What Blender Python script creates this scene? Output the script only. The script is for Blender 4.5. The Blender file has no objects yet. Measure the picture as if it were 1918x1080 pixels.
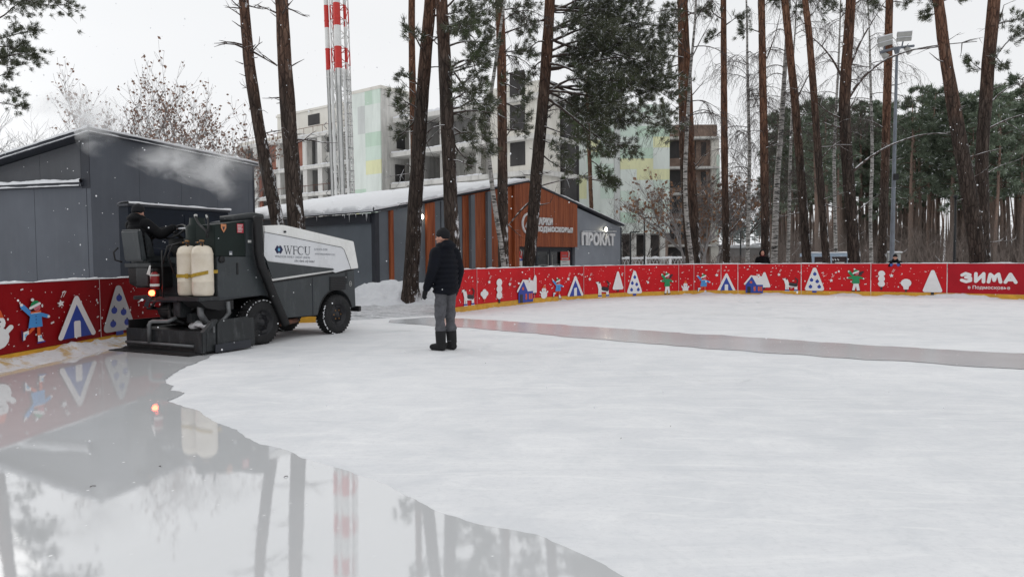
import bpy, bmesh, math, random
import numpy as np
from mathutils import Vector, Matrix, Quaternion, noise

random.seed(7); rng = np.random.default_rng(7)
SC = bpy.context.scene
COL = SC.collection
PI = math.pi
R = math.radians

# ------------------------------------------------------------------ camera
CAM_H = 1.35
FPX, CPX, CPY = 1330.0, 959.0, 540.0
_p, _r = R(2.48), R(0.45)
FW = Vector((0, math.cos(_p), -math.sin(_p)))
_u0 = Vector((0, math.sin(_p), math.cos(_p)))
RT = math.cos(_r) * Vector((1, 0, 0)) - math.sin(_r) * _u0
UP = math.sin(_r) * Vector((1, 0, 0)) + math.cos(_r) * _u0
cam = bpy.data.objects.new('camera', bpy.data.cameras.new('camera'))
COL.objects.link(cam)
cam.matrix_world = Matrix(((RT.x, UP.x, -FW.x, 0), (RT.y, UP.y, -FW.y, 0), (RT.z, UP.z, -FW.z, CAM_H), (0, 0, 0, 1)))
cam.data.sensor_width = 36.0
cam.data.lens = 36.0 * FPX / 1918.0
cam.data.clip_end = 3000.0
cam.data.clip_start = 0.05
SC.camera = cam
EYE = Vector((0, 0, CAM_H))

def ray(x, y):
    return FW + (x - CPX) / FPX * RT - (y - CPY) / FPX * UP
def at(x, y, dep):                      # surveyed bearing -> world point at distance dep
    d = ray(x, y); return EYE + d * (dep / d.y)
def gnd(x, y, z=0.0):
    d = ray(x, y); return EYE + d * ((z - CAM_H) / d.z)
def onp(x, y, p0, n):
    d = ray(x, y); return EYE + d * ((p0 - EYE).dot(n) / d.dot(n))

# ------------------------------------------------------------------ world and light
w = bpy.data.worlds.new('World'); SC.world = w; w.use_nodes = True
nt = w.node_tree; bg = nt.nodes['Background']
sky = nt.nodes.new('ShaderNodeTexSky'); sky.sky_type = 'NISHITA'; sky.sun_disc = False
sky.sun_elevation = R(28); sky.sun_rotation = R(-60); sky.dust_density = 3.0; sky.air_density = 1.0
hs = nt.nodes.new('ShaderNodeHueSaturation'); hs.inputs['Saturation'].default_value = 0.12
nt.links.new(sky.outputs[0], hs.inputs['Color'])
mixw = nt.nodes.new('ShaderNodeMix'); mixw.data_type = 'RGBA'; mixw.inputs[0].default_value = 0.86
geo = nt.nodes.new('ShaderNodeTexCoord'); nz = nt.nodes.new('ShaderNodeTexNoise'); nz.inputs['Scale'].default_value = 1.6
nz.inputs['Detail'].default_value = 4
mp = nt.nodes.new('ShaderNodeMapping'); mp.inputs['Scale'].default_value = (1, 1, 2.5)
nt.links.new(geo.outputs['Generated'], mp.inputs[0]); nt.links.new(mp.outputs[0], nz.inputs['Vector'])
cr = nt.nodes.new('ShaderNodeValToRGB')
SKY_K = 0.10
v0, v1 = 0.86 / SKY_K, 0.91 / SKY_K
cr.color_ramp.elements[0].position = 0.3; cr.color_ramp.elements[1].position = 0.7
cr.color_ramp.elements[0].color = (0.84, 0.86, 0.885, 1); cr.color_ramp.elements[1].color = (0.90, 0.91, 0.925, 1)
nt.links.new(nz.outputs[0], cr.inputs[0])
mul = nt.nodes.new('ShaderNodeMix'); mul.data_type = 'RGBA'; mul.blend_type = 'MULTIPLY'; mul.inputs[0].default_value = 1.0
mul.inputs[7].default_value = (10.75, 10.75, 10.75, 1)
nt.links.new(cr.outputs[0], mul.inputs[6])
nt.links.new(hs.outputs[0], mixw.inputs[6]); nt.links.new(mul.outputs[2], mixw.inputs[7])
nt.links.new(mixw.outputs[2], bg.inputs['Color'])
bg.inputs['Strength'].default_value = SKY_K
sl = bpy.data.lights.new('sun', 'SUN'); sl.energy = 0.5; sl.angle = R(50); sl.color = (1, 0.97, 0.93)
so = bpy.data.objects.new('sun', sl); COL.objects.link(so)
sd = Vector((math.sin(R(-60)) * math.cos(R(28)), math.cos(R(-60)) * math.cos(R(28)), math.sin(R(28))))
so.rotation_euler = (-sd).to_track_quat('-Z', 'Y').to_euler(); so.location = sd * 60
SC.view_settings.view_transform = 'Standard'; SC.view_settings.look = 'None'
SC.view_settings.exposure = 0; SC.view_settings.gamma = 1
SC.render.engine = 'CYCLES'
SC.cycles.max_bounces = 6; SC.cycles.diffuse_bounces = 3; SC.cycles.glossy_bounces = 3
SC.cycles.transparent_max_bounces = 12; SC.cycles.volume_bounces = 4
SC.cycles.use_denoising = True

# ------------------------------------------------------------------ materials
class NM:
    def __init__(s, name):
        s.m = bpy.data.materials.new(name); s.m.use_nodes = True
        s.t = s.m.node_tree; s.b = s.t.nodes['Principled BSDF']
        s.tc = None
    def n(s, typ, **k):
        x = s.t.nodes.new(typ)
        for a, b in k.items(): setattr(x, a, b)
        return x
    def l(s, a, b): s.t.links.new(a, b)
    def coord(s, kind='Object', scale=(1, 1, 1), rot=(0, 0, 0)):
        if s.tc is None: s.tc = s.n('ShaderNodeTexCoord')
        mp = s.n('ShaderNodeMapping'); mp.inputs['Scale'].default_value = scale; mp.inputs['Rotation'].default_value = rot
        if kind == 'World':
            g = s.n('ShaderNodeNewGeometry'); s.l(g.outputs['Position'], mp.inputs[0])
        else: s.l(s.tc.outputs[kind], mp.inputs[0])
        return mp.outputs[0]
    def noise(s, vec, scale=5, detail=4, rough=0.55, dist=0.0):
        x = s.n('ShaderNodeTexNoise'); s.l(vec, x.inputs['Vector'])
        x.inputs['Scale'].default_value = scale; x.inputs['Detail'].default_value = detail
        x.inputs['Roughness'].default_value = rough; x.inputs['Distortion'].default_value = dist
        return x.outputs[0]
    def vor(s, vec, scale=5, feature='F1', out=0):
        x = s.n('ShaderNodeTexVoronoi', feature=feature); s.l(vec, x.inputs['Vector']); x.inputs['Scale'].default_value = scale
        return x.outputs[out]
    def ramp(s, fac, stops):
        x = s.n('ShaderNodeValToRGB'); e = x.color_ramp.elements
        while len(e) < len(stops): e.new(0.5)
        for i, (p, c) in enumerate(stops):
            e[i].position = p; e[i].color = (c, c, c, 1) if isinstance(c, (int, float)) else (*c, 1)
        s.l(fac, x.inputs[0]); return x.outputs[0]
    def mix(s, fac, a, b, mode='MIX'):
        x = s.n('ShaderNodeMix', data_type='RGBA', blend_type=mode)
        for v, i in ((fac, 0), (a, 6), (b, 7)):
            if isinstance(v, (int, float)): x.inputs[i].default_value = v if i == 0 else (v, v, v, 1)
            elif isinstance(v, tuple): x.inputs[i].default_value = (*v, 1)
            else: s.l(v, x.inputs[i])
        return x.outputs[2]
    def math(s, op, a, b=0.0, c=None):
        x = s.n('ShaderNodeMath', operation=op)
        for v, i in ((a, 0), (b, 1), (c, 2)):
            if v is None: continue
            if isinstance(v, (int, float)): x.inputs[i].default_value = v
            else: s.l(v, x.inputs[i])
        return x.outputs[0]
    def bump(s, h, strength=0.3, dist=0.02):
        x = s.n('ShaderNodeBump'); x.inputs['Strength'].default_value = strength; x.inputs['Distance'].default_value = dist
        s.l(h, x.inputs['Height']); s.l(x.outputs[0], s.b.inputs['Normal'])
    def set(s, color=None, rough=None, metal=None, spec=None, ior=None):
        for v, k in ((color, 'Base Color'), (rough, 'Roughness'), (metal, 'Metallic'), (spec, 'Specular IOR Level'), (ior, 'IOR')):
            if v is None: continue
            if isinstance(v, tuple): s.b.inputs[k].default_value = (*v, 1)
            elif isinstance(v, (int, float)): s.b.inputs[k].default_value = v
            else: s.l(v, s.b.inputs[k])
        return s.m

def simple(name, c, rough=0.6, var=0.25, scale=6.0, bump=0.15, bscale=40, metal=0.0, spec=0.4, dirt=None):
    k = NM(name); v = k.coord('World')
    n1 = k.noise(v, scale, 6, 0.65)
    lo = tuple(x * (1 - var) for x in c); hi = tuple(min(1, x * (1 + var)) for x in c)
    col = k.ramp(n1, [(0.3, lo), (0.7, hi)])
    if dirt:
        n3 = k.noise(k.coord('World', (1, 1, 0.3)), scale * 2.3, 8, 0.75)
        col = k.mix(k.ramp(n3, [(0.52, 0.0), (0.72, 0.75)]), col, dirt)
    k.set(col, k.ramp(n1, [(0.2, max(0.02, rough - 0.1)), (0.8, min(1, rough + 0.1))]), metal, spec)
    if bump: k.bump(k.noise(v, bscale, 4, 0.6), bump, 0.01)
    return k.m

def emis(name, c, st):
    k = NM(name); k.set(c, 0.4); k.b.inputs['Emission Color'].default_value = (*c, 1); k.b.inputs['Emission Strength'].default_value = st
    return k.m

M = {}
def build_materials():
    # snow -------------------------------------------------
    k = NM('snow'); v = k.coord('World')
    a = k.noise(v, 0.9, 6, 0.6); b = k.noise(v, 9, 8, 0.7)
    c = k.ramp(a, [(0.3, (0.70, 0.72, 0.75)), (0.7, (0.82, 0.83, 0.85))])
    c = k.mix(k.ramp(b, [(0.35, 0.35), (0.6, 0.0)]), c, (0.62, 0.64, 0.68))
    k.set(c, 0.75, spec=0.2); k.bump(k.math('ADD', k.math('MULTIPLY', a, 2.0), b), 0.6, 0.05); M['snow'] = k.m
    M['snow_clean'] = simple('snow_clean', (0.80, 0.81, 0.83), 0.8, 0.05, 8, 0.5, 25, spec=0.2)
    M['crumb'] = simple('shaved_ice', (0.90, 0.905, 0.91), 0.8, 0.03, 8, 0, spec=0.1)
    k = NM('trodden_snow'); v = k.coord('World', (1, 1, 1), (0, 0, R(-30)))
    v2 = k.coord('World', (0.5, 3.0, 1), (0, 0, R(-20)))
    a = k.noise(v2, 2.2, 9, 0.75, 0.4); b = k.noise(v, 14, 8, 0.75)
    c = k.ramp(a, [(0.36, (0.34, 0.35, 0.36)), (0.46, (0.62, 0.63, 0.65)), (0.6, (0.78, 0.79, 0.81))])
    c = k.mix(k.ramp(b, [(0.30, 0.6), (0.5, 0.0)]), c, (0.28, 0.28, 0.29))
    k.set(c, 0.75, spec=0.2); k.bump(k.math('ADD', a, b), 0.7, 0.06); M['trodden'] = k.m
    k = NM('dirty_bank_snow'); v = k.coord('World')
    a = k.noise(v, 2.5, 8, 0.7); b = k.noise(v, 12, 8, 0.75)
    c = k.ramp(b, [(0.26, (0.70, 0.69, 0.68)), (0.5, (0.86, 0.86, 0.87))])
    c = k.mix(k.ramp(a, [(0.52, 0.0), (0.62, 0.85)]), c, (0.62, 0.40, 0.12))
    k.set(c, 0.75, spec=0.2); k.bump(b, 0.8, 0.05); M['bank'] = k.m
    # dry rink ice ----------------------------------------
    k = NM('rink_ice'); v = k.coord('World')
    big = k.noise(v, 0.28, 6, 0.6, 0.6)
    sw = k.noise(k.coord('World', (0.5, 1.7, 1), (0, 0, R(28))), 0.9, 10, 0.72, 1.9)
    sw2 = k.noise(k.coord('World', (0.4, 2.2, 1), (0, 0, R(-38))), 1.1, 10, 0.75, 1.8)
    fine = k.noise(v, 22, 8, 0.75); mid = k.noise(v, 1.6, 8, 0.7, 0.8)
    c = k.ramp(big, [(0.3, (0.735, 0.748, 0.768)), (0.7, (0.815, 0.822, 0.835))])
    c = k.mix(k.ramp(sw, [(0.48, 0.0), (0.70, 0.75)]), c, (0.885, 0.89, 0.895))
    c = k.mix(k.ramp(sw2, [(0.50, 0.0), (0.72, 0.7)]), c, (0.875, 0.88, 0.885))
    c = k.mix(k.ramp(sw, [(0.30, 0.55), (0.44, 0.0)]), c, (0.63, 0.65, 0.675))
    c = k.mix(k.ramp(fine, [(0.36, 0.28), (0.5, 0.0)]), c, (0.60, 0.61, 0.63))
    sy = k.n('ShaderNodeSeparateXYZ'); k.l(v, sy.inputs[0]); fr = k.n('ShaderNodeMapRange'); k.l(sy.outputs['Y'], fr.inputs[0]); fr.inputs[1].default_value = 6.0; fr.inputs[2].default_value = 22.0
    far_lift = k.math('MULTIPLY', fr.outputs[0], k.ramp(fine, [(0.3, 0.55), (0.6, 0.95)])); c = k.mix(far_lift, c, (0.93, 0.925, 0.93))   # far ice painted lighter against the shade of boards and trees
    c = k.mix(k.ramp(mid, [(0.36, 0.45), (0.52, 0.0)]), c, (0.66, 0.68, 0.705)); c = k.mix(k.ramp(mid, [(0.56, 0.0), (0.66, 0.5)]), c, (0.90, 0.905, 0.91))
    # curved skate cuts
    wv = k.n('ShaderNodeTexWave', wave_type='RINGS'); k.l(k.coord('World', (0.13, 0.2, 1), (0, 0, R(15))), wv.inputs['Vector'])
    wv.inputs['Scale'].default_value = 5.0; wv.inputs['Distortion'].default_value = 9.0; wv.inputs['Detail'].default_value = 4; wv.inputs['Detail Scale'].default_value = 0.6
    cut = k.math('MULTIPLY', k.ramp(wv.outputs[0], [(0.965, 0.0), (1.0, 0.5)]), k.ramp(sw2, [(0.45, 0.0), (0.6, 1.0)]))
    c = k.mix(cut, c, (0.89, 0.895, 0.90))
    k.set(c, k.ramp(big, [(0.3, 0.42), (0.7, 0.6)]), spec=0.08, ior=1.31)
    k.bump(k.math('ADD', k.math('MULTIPLY', fine, 0.5), k.math('ADD', sw, sw2)), 0.35, 0.012); M['ice'] = k.m
    # wet ice ---------------------------------------------
    for nm, lo, hi in (('wet_ice', (0.62, 0.63, 0.64), (0.68, 0.69, 0.70)), ('wet_ice_dark', (0.66, 0.68, 0.70), (0.80, 0.815, 0.83))):
        k = NM(nm); v = k.coord('World')
        a = k.noise(v, 0.5, 6, 0.6, 0.5); b = k.noise(k.coord('World', (1, 1, 1), (0, 0, R(20))), 26, 5, 0.7)
        c = k.ramp(a, [(0.3, lo), (0.7, hi)])
        sp = k.vor(v, 9.0); sp2 = k.noise(v, 3.0, 3)
        spk = k.math('MULTIPLY', k.ramp(sp, [(0.05, 1.0), (0.13, 0.0)]), k.ramp(sp2, [(0.47, 0.0), (0.57, 0.9)]))
        c = k.mix(spk, c, (0.75, 0.76, 0.77))
        k.set(c, k.math('ADD', k.math('MULTIPLY', spk, 0.4), 0.008 if nm == 'wet_ice' else 0.10), spec=0.5, ior=2.45 if nm == 'wet_ice' else 1.34)
        rip = k.noise(k.coord('World', (1.0, 1.0, 1)), 1.6, 3, 0.5, 0.3)
        k.bump(k.math('ADD', k.math('MULTIPLY', b, 0.10 if nm == 'wet_ice' else 0.5), k.math('MULTIPLY', rip, 0.5)), 0.035 if nm == 'wet_ice' else 0.22, 0.02); M[nm] = k.m
    # metal panel walls -----------------------------------
    def panel(name, c):
        k = NM(name); v = k.coord('World')
        a = k.noise(v, 0.8, 5, 0.6); b = k.noise(k.coord('World', (3, 3, 0.25)), 2.5, 8, 0.7)
        col = k.ramp(a, [(0.3, tuple(x * 0.86 for x in c)), (0.7, tuple(x * 1.12 for x in c))])
        col = k.mix(k.ramp(b, [(0.5, 0.0), (0.75, 0.07)]), col, (0.30, 0.31, 0.33))
        k.set(col, 0.5, spec=0.35); k.bump(k.noise(v, 180, 2), 0.25, 0.002); return k.m
    M['slate'] = panel('slate_panel', (0.100, 0.110, 0.130))
    M['slate_dark'] = panel('slate_panel_recessed', (0.098, 0.102, 0.112))
    M['slate_mid'] = panel('slate_panel_mid', (0.138, 0.158, 0.180))
    M['slate_light'] = panel('slate_panel_light', (0.245, 0.265, 0.298))
    M['trim'] = simple('dark_trim', (0.028, 0.031, 0.040), 0.5, 0.2, 3, 0.05)
    M['cabinet'] = simple('cabinet_metal', (0.012, 0.016, 0.024), 0.6, 0.3, 2, 0.05, spec=0.15)
    # wood cladding ---------------------------------------
    k = NM('wood_cladding'); v = k.coord('World')
    g = k.noise(k.coord('World', (1, 1, 0.035)), 22, 8, 0.7); g2 = k.noise(k.coord('World', (1, 1, 0.06)), 5, 5, 0.6)
    c = k.ramp(g, [(0.28, (0.12, 0.028, 0.011)), (0.5, (0.34, 0.090, 0.032)), (0.72, (0.50, 0.155, 0.060))])
    c = k.mix(k.ramp(g2, [(0.35, 0.55), (0.55, 0.0)]), c, (0.15, 0.03, 0.012))
    k.set(c, 0.55, spec=0.3); k.bump(g, 0.35, 0.01); M['wood'] = k.m
    # concrete --------------------------------------------
    def conc(name, lo, hi, dark=(0.16, 0.16, 0.155)):
        k = NM(name); v = k.coord('World')
        a = k.noise(v, 0.35, 8, 0.65); b = k.noise(k.coord('World', (1, 1, 0.12)), 1.1, 9, 0.75)
        col = k.ramp(a, [(0.3, lo), (0.7, hi)])
        col = k.mix(k.ramp(b, [(0.48, 0.0), (0.72, 0.6)]), col, dark)
        k.set(col, 0.85, spec=0.2); k.bump(k.noise(v, 4, 6, 0.7), 0.3, 0.05); return k.m
    M['conc'] = conc('raw_concrete', (0.60, 0.585, 0.55), (0.75, 0.735, 0.70))
    M['conc_cream'] = conc('cream_concrete', (0.70, 0.67, 0.60), (0.80, 0.77, 0.71), (0.42, 0.39, 0.34))
    M['conc_dark'] = conc('shaded_concrete', (0.33, 0.325, 0.32), (0.47, 0.46, 0.45), (0.09, 0.09, 0.09))  # darker copy of the raw concrete, shade painted in
    M['void'] = simple('interior_shade', (0.055, 0.052, 0.052), 0.9, 0.3, 0.5, 0)  # shade of open floors and openings painted as a near-black tone
    k = NM('old_brick'); v = k.coord('World')
    br = k.n('ShaderNodeTexNoise'); k.l(v, br.inputs['Vector']); br.inputs['Scale'].default_value = 1.5; br.inputs['Detail'].default_value = 8
    zz = k.n('ShaderNodeTexWave', bands_direction='Z'); k.l(v, zz.inputs['Vector']); zz.inputs['Scale'].default_value = 4.5
    col = k.ramp(br.outputs[0], [(0.3, (0.22, 0.075, 0.05)), (0.7, (0.34, 0.13, 0.085))])
    col = k.mix(k.ramp(zz.outputs[0], [(0.0, 0.35), (0.15, 0.0)]), col, (0.4, 0.36, 0.32)); k.set(col, 0.9); M['brick'] = k.m
    k = NM('brown_rubble'); v = k.coord('World')
    col = k.ramp(k.noise(v, 1.1, 9, 0.75), [(0.3, (0.15, 0.105, 0.085)), (0.7, (0.30, 0.215, 0.17))]); k.set(col, 0.9); k.bump(k.noise(v, 3, 6), 0.4, 0.1); M['brown'] = k.m
    def netting(name, c):
        k = NM(name); v = k.coord('World'); b = k.noise(k.coord('World', (1, 1, 0.2)), 0.8, 9, 0.7)
        col = k.ramp(b, [(0.3, tuple(x * 0.86 for x in c)), (0.7, tuple(min(1, x * 1.1) for x in c))]); k.set(col, 0.7, spec=0.3); return k.m
    M['p_pale'] = netting('pale_panel', (0.74, 0.79, 0.74)); M['p_green'] = netting('green_panel', (0.55, 0.69, 0.57))
    M['p_mint'] = netting('mint_panel', (0.65, 0.76, 0.67)); M['p_yell'] = netting('yellow_panel', (0.77, 0.77, 0.48)); M['p_grey'] = netting('grey_panel', (0.62, 0.64, 0.62))
    # bark ------------------------------------------------
    def bark(name, z0, z1, snow=True, hazy=0.0):
        k = NM(name); v = k.coord('Object', (1, 1, 0.22))
        f = k.noise(v, 9, 9, 0.75, 0.4); vo = k.vor(v, 11, 'DISTANCE_TO_EDGE')
        lowc = k.ramp(f, [(0.3, (0.016, 0.013, 0.012)), (0.52, (0.068, 0.052, 0.044)), (0.72, (0.155, 0.122, 0.102))])
        hic = k.ramp(f, [(0.3, (0.050, 0.027, 0.020)), (0.5, (0.185, 0.092, 0.058)), (0.72, (0.36, 0.20, 0.13))])
        s = k.n('ShaderNodeSeparateXYZ'); k.l(k.tc.outputs['Object'], s.inputs[0])
        patch = k.noise(k.coord('Object', (1, 1, 0.35)), 2.2, 5, 0.6)
        zz = k.math('ADD', s.outputs['Z'], k.math('MULTIPLY', k.math('SUBTRACT', patch, 0.5), 7.0))
        mr = k.n('ShaderNodeMapRange'); k.l(zz, mr.inputs[0]); oi = k.n('ShaderNodeObjectInfo'); zz2 = k.math('SUBTRACT', zz, k.math('MULTIPLY', oi.outputs['Random'], 3.2)); k.l(zz2, mr.inputs[0]); mr.inputs[1].default_value = z0 - 0.8; mr.inputs[2].default_value = z1
        c = k.mix(mr.outputs[0], lowc, hic)
        c = k.mix(1.0, c, k.ramp(oi.outputs['Random'], [(0.0, 1.12), (0.5, 0.86), (1.0, 0.98)]), 'MULTIPLY')
        c = k.mix(k.ramp(patch, [(0.55, 0.0), (0.68, 0.65)]), c, lowc)
        c = k.mix(k.ramp(vo, [(0.0, 0.75), (0.09, 0.0)]), c, (0.018, 0.013, 0.011))
        if hazy: c = k.mix(hazy, c, (0.40, 0.34, 0.30))  # pale haze tone mixed into the far bark colour
        if snow:
            g = k.n('ShaderNodeNewGeometry'); d = k.n('ShaderNodeVectorMath', operation='DOT_PRODUCT')
            k.l(g.outputs['Normal'], d.inputs[0]); d.inputs[1].default_value = (0.88, -0.25, 0.40)
            sn = k.noise(k.coord('Object', (1, 1, 0.45)), 5.5, 8, 0.8)
            low = k.n('ShaderNodeMapRange'); k.l(s.outputs['Z'], low.inputs[0]); low.inputs[1].default_value = 7; low.inputs[2].default_value = 1; low.inputs[3].default_value = -0.04; low.inputs[4].default_value = 0.05
            mk = k.math('ADD', k.math('ADD', k.math('MULTIPLY', d.outputs['Value'], 0.19), sn), low.outputs[0])
            c = k.mix(k.ramp(mk, [(0.735, 0.0), (0.765, 1.0)]), c, (0.72, 0.73, 0.75))
        k.set(c, 0.9, spec=0.15); k.bump(k.math('ADD', f, k.math('MULTIPLY', k.ramp(vo, [(0, 0.0), (0.15, 1.0)]), 0.6)), 0.9, 0.04)
        return k.m
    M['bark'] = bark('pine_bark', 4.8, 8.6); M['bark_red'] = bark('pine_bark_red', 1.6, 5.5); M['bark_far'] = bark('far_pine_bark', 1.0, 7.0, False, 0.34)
    M['limb'] = simple('pine_limb', (0.075, 0.048, 0.036), 0.9, 0.4, 6, 0.3)
    k = NM('snowy_limb'); g = k.n('ShaderNodeNewGeometry'); s = k.n('ShaderNodeSeparateXYZ'); k.l(g.outputs['Normal'], s.inputs[0])
    sn = k.noise(k.coord('World'), 6, 5); mk = k.math('ADD', k.math('MULTIPLY', s.outputs['Z'], 0.35), sn)
    k.set(k.mix(k.ramp(mk, [(0.64, 0.0), (0.70, 1.0)]), (0.062, 0.042, 0.034), (0.74, 0.75, 0.77)), 0.9); M['limb_snow'] = k.m
    k = NM('birch_bark'); v = k.coord('Object', (1, 1, 5)); f = k.noise(v, 4, 6, 0.7); f2 = k.noise(k.coord('Object', (1, 1, 2)), 2.5, 5, 0.7)
    c = k.ramp(f, [(0.42, (0.03, 0.028, 0.026)), (0.52, (0.36, 0.345, 0.325)), (0.8, (0.56, 0.54, 0.52))])
    c = k.mix(k.ramp(f2, [(0.55, 0.0), (0.68, 0.8)]), c, (0.06, 0.055, 0.05)); k.set(c, 0.8); M['birch'] = k.m
    M['twig'] = simple('bare_twig', (0.075, 0.060, 0.055), 0.9, 0.3, 3, 0)
    M['twig_pale'] = simple('pale_twig', (0.24, 0.225, 0.22), 0.9, 0.3, 3, 0)  # paler twig copy, haze and steam painted into the colour
    def needles(name, lo, hi):
        k = NM(name); n1 = k.noise(k.coord('World'), 2.2, 4, 0.7)
        k.set(k.ramp(n1, [(0.3, lo), (0.7, hi)]), 0.7, spec=0.2); return k.m
    def needles_var(name, lo, hi):
        k = NM(name); n1 = k.noise(k.coord('World'), 1.2, 4, 0.7); oi = k.n('ShaderNodeObjectInfo'); c = k.ramp(n1, [(0.3, lo), (0.7, hi)])
        v = k.ramp(oi.outputs['Random'], [(0.0, 0.62), (1.0, 1.25)]); k.set(k.mix(1.0, c, v, 'MULTIPLY'), 0.75, spec=0.15); return k.m
    M['needle'] = needles('pine_needles', (0.050, 0.056, 0.036), (0.130, 0.138, 0.092))
    M['needle_lit'] = needles('pine_needles_olive_lit', (0.055, 0.075, 0.035), (0.11, 0.13, 0.070))  # olive copy for random tufts, painted as if better lit
    M['needle_far'] = needles_var('far_pine_needles', (0.110, 0.145, 0.100), (0.215, 0.255, 0.185))  # far needles painted paler for distance haze
    M['needle_haze'] = needles('hazy_pine_needles', (0.16, 0.19, 0.18), (0.24, 0.27, 0.26))  # distance haze painted in as a pale needle tone
    M['leaf_brown'] = needles('dry_brown_leaf', (0.20, 0.118, 0.088), (0.34, 0.215, 0.16))  # brown leaf tone, paled for haze and steam
    M['leaf_russet'] = needles('dry_russet_leaf', (0.17, 0.088, 0.052), (0.32, 0.19, 0.115))
    # rink boards and art ---------------------------------
    def board(name, c):
        k = NM(name); v = k.coord('World'); a = k.noise(v, 1.1, 7, 0.65); b = k.noise(k.coord('World', (4, 4, 0.5)), 4, 8, 0.75)
        col = k.ramp(a, [(0.3, tuple(x * 0.85 for x in c)), (0.7, tuple(x * 1.12 for x in c))])
        col = k.mix(k.ramp(b, [(0.60, 0.0), (0.85, 0.07)]), col, (0.6, 0.5, 0.5))
        k.set(col, k.ramp(a, [(0.3, 0.34), (0.7, 0.5)]), spec=0.14); return k.m
    M['red_a'] = board('red_board', (0.56, 0.014, 0.020)); M['red_b'] = board('dark_red_board', (0.235, 0.006, 0.009)); M['red_c'] = board('maroon_board', (0.40, 0.012, 0.022))  # left boards use a darker copy of the red, shade painted in
    art = dict(a_white=(0.76, 0.76, 0.76), a_dim=(0.50, 0.50, 0.51), a_blue=(0.022, 0.055, 0.33), a_sky=(0.07, 0.27, 0.60), a_green=(0.012, 0.24, 0.09), a_black=(0.02, 0.02, 0.025),
               a_pink=(0.62, 0.16, 0.20), a_orange=(0.62, 0.10, 0.03), a_red=(0.5, 0.03, 0.03), a_navy=(0.012, 0.02, 0.10), a_dot=(0.72, 0.68, 0.68), a_skyd=(0.25, 0.50, 0.72))
    for nme, c in art.items(): M[nme] = simple(nme.replace('a_', 'print_'), c, 0.35, 0.06, 4, 0)
    M['kick'] = simple('yellow_kick', (0.62, 0.33, 0.03), 0.45, 0.2, 5, 0.1)
    # machine ---------------------------------------------
    M['mslate'] = simple('machine_slate_paint', (0.040, 0.047, 0.051), 0.45, 0.16, 3, 0.06, 60, dirt=(0.080, 0.088, 0.092))
    M['mdark'] = simple('machine_dark_paint', (0.020, 0.023, 0.025), 0.45, 0.3, 4, 0.1, 50, dirt=(0.085, 0.09, 0.095))
    M['mblack'] = simple('machine_black', (0.010, 0.010, 0.011), 0.55, 0.3, 6, 0.2, 30)
    M['mgreen'] = simple('machine_green_black', (0.012, 0.019, 0.017), 0.6, 0.2, 4, 0.05, spec=0.2)
    M['mwhite'] = simple('machine_white_gelcoat', (0.78, 0.78, 0.76), 0.3, 0.05, 2, 0.03, 30, dirt=(0.66, 0.66, 0.63))
    M['mwhite2'] = simple('machine_white_recess_shade', (0.68, 0.69, 0.71), 0.3, 0.05, 2, 0.03, 30, dirt=(0.58, 0.59, 0.60))  # greyer copy of the tank white, recess shade painted in
    k = NM('cream_tank'); v = k.coord('World'); a = k.noise(v, 5, 6); b = k.noise(k.coord('World', (1, 1, 0.4)), 16, 9, 0.8)
    col = k.ramp(a, [(0.3, (0.62, 0.54, 0.42)), (0.7, (0.76, 0.69, 0.58))]); col = k.mix(k.ramp(b, [(0.70, 0.0), (0.76, 0.9)]), col, (0.10, 0.06, 0.03))
    k.set(col, 0.45); M['cream'] = k.m
    M['rubber'] = simple('tyre_rubber', (0.016, 0.016, 0.017), 0.85, 0.35, 9, 0.3, 60, dirt=(0.05, 0.05, 0.052))
    M['rim'] = simple('black_rim', (0.013, 0.013, 0.016), 0.4, 0.2, 9, 0)
    M['steel'] = simple('dull_steel', (0.16, 0.165, 0.17), 0.5, 0.3, 9, 0.15, metal=0.4)
    M['rust'] = simple('rusty_steel', (0.16, 0.07, 0.045), 0.8, 0.4, 12, 0.3)
    M['strap'] = simple('yellow_strap', (0.42, 0.27, 0.03), 0.8, 0.35, 14, 0.2, dirt=(0.16, 0.09, 0.03))
    M['ext_red'] = simple('extinguisher_red', (0.22, 0.010, 0.012), 0.35, 0.1, 5, 0)
    M['paper'] = simple('paper_label', (0.62, 0.62, 0.60), 0.6, 0.1, 9, 0)
    M['decal_red'] = simple('decal_red', (0.42, 0.03, 0.05), 0.5, 0.1, 9, 0); M['decal_orange'] = simple('decal_orange', (0.50, 0.20, 0.09), 0.5, 0.2, 9, 0)
    M['ink'] = simple('sign_ink', (0.03, 0.035, 0.05), 0.5, 0.1, 9, 0); M['ink_blue'] = simple('logo_navy', (0.008, 0.012, 0.06), 0.4, 0.1, 9, 0); M['ink_sky'] = simple('logo_sky', (0.14, 0.42, 0.62), 0.4, 0.1, 9, 0)
    M['ink_soft'] = simple('sign_ink_soft', (0.20, 0.21, 0.24), 0.5, 0.1, 9, 0)
    M['tail'] = emis('red_tail_lamp', (1.0, 0.06, 0.02), 22.0); M['lamp'] = emis('lit_wall_lamp', (1.0, 0.93, 0.74), 30.0)
    M['copper'] = simple('brass_fitting', (0.32, 0.17, 0.07), 0.4, 0.2, 9, 0, metal=0.6)
    # clothes ---------------------------------------------
    M['jacket'] = simple('navy_black_nylon', (0.0052, 0.0062, 0.0105), 0.72, 0.3, 8, 0.4, 22, spec=0.14)
    M['jacket_black'] = simple('black_nylon', (0.006, 0.006, 0.007), 0.75, 0.3, 8, 0.4, 22, spec=0.14)
    M['trousers'] = simple('grey_denim', (0.085, 0.085, 0.095), 0.85, 0.35, 14, 0.9, 14); M['jeans_dark'] = simple('dark_denim', (0.020, 0.026, 0.042), 0.85, 0.25, 10, 0.4, 30)
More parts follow.
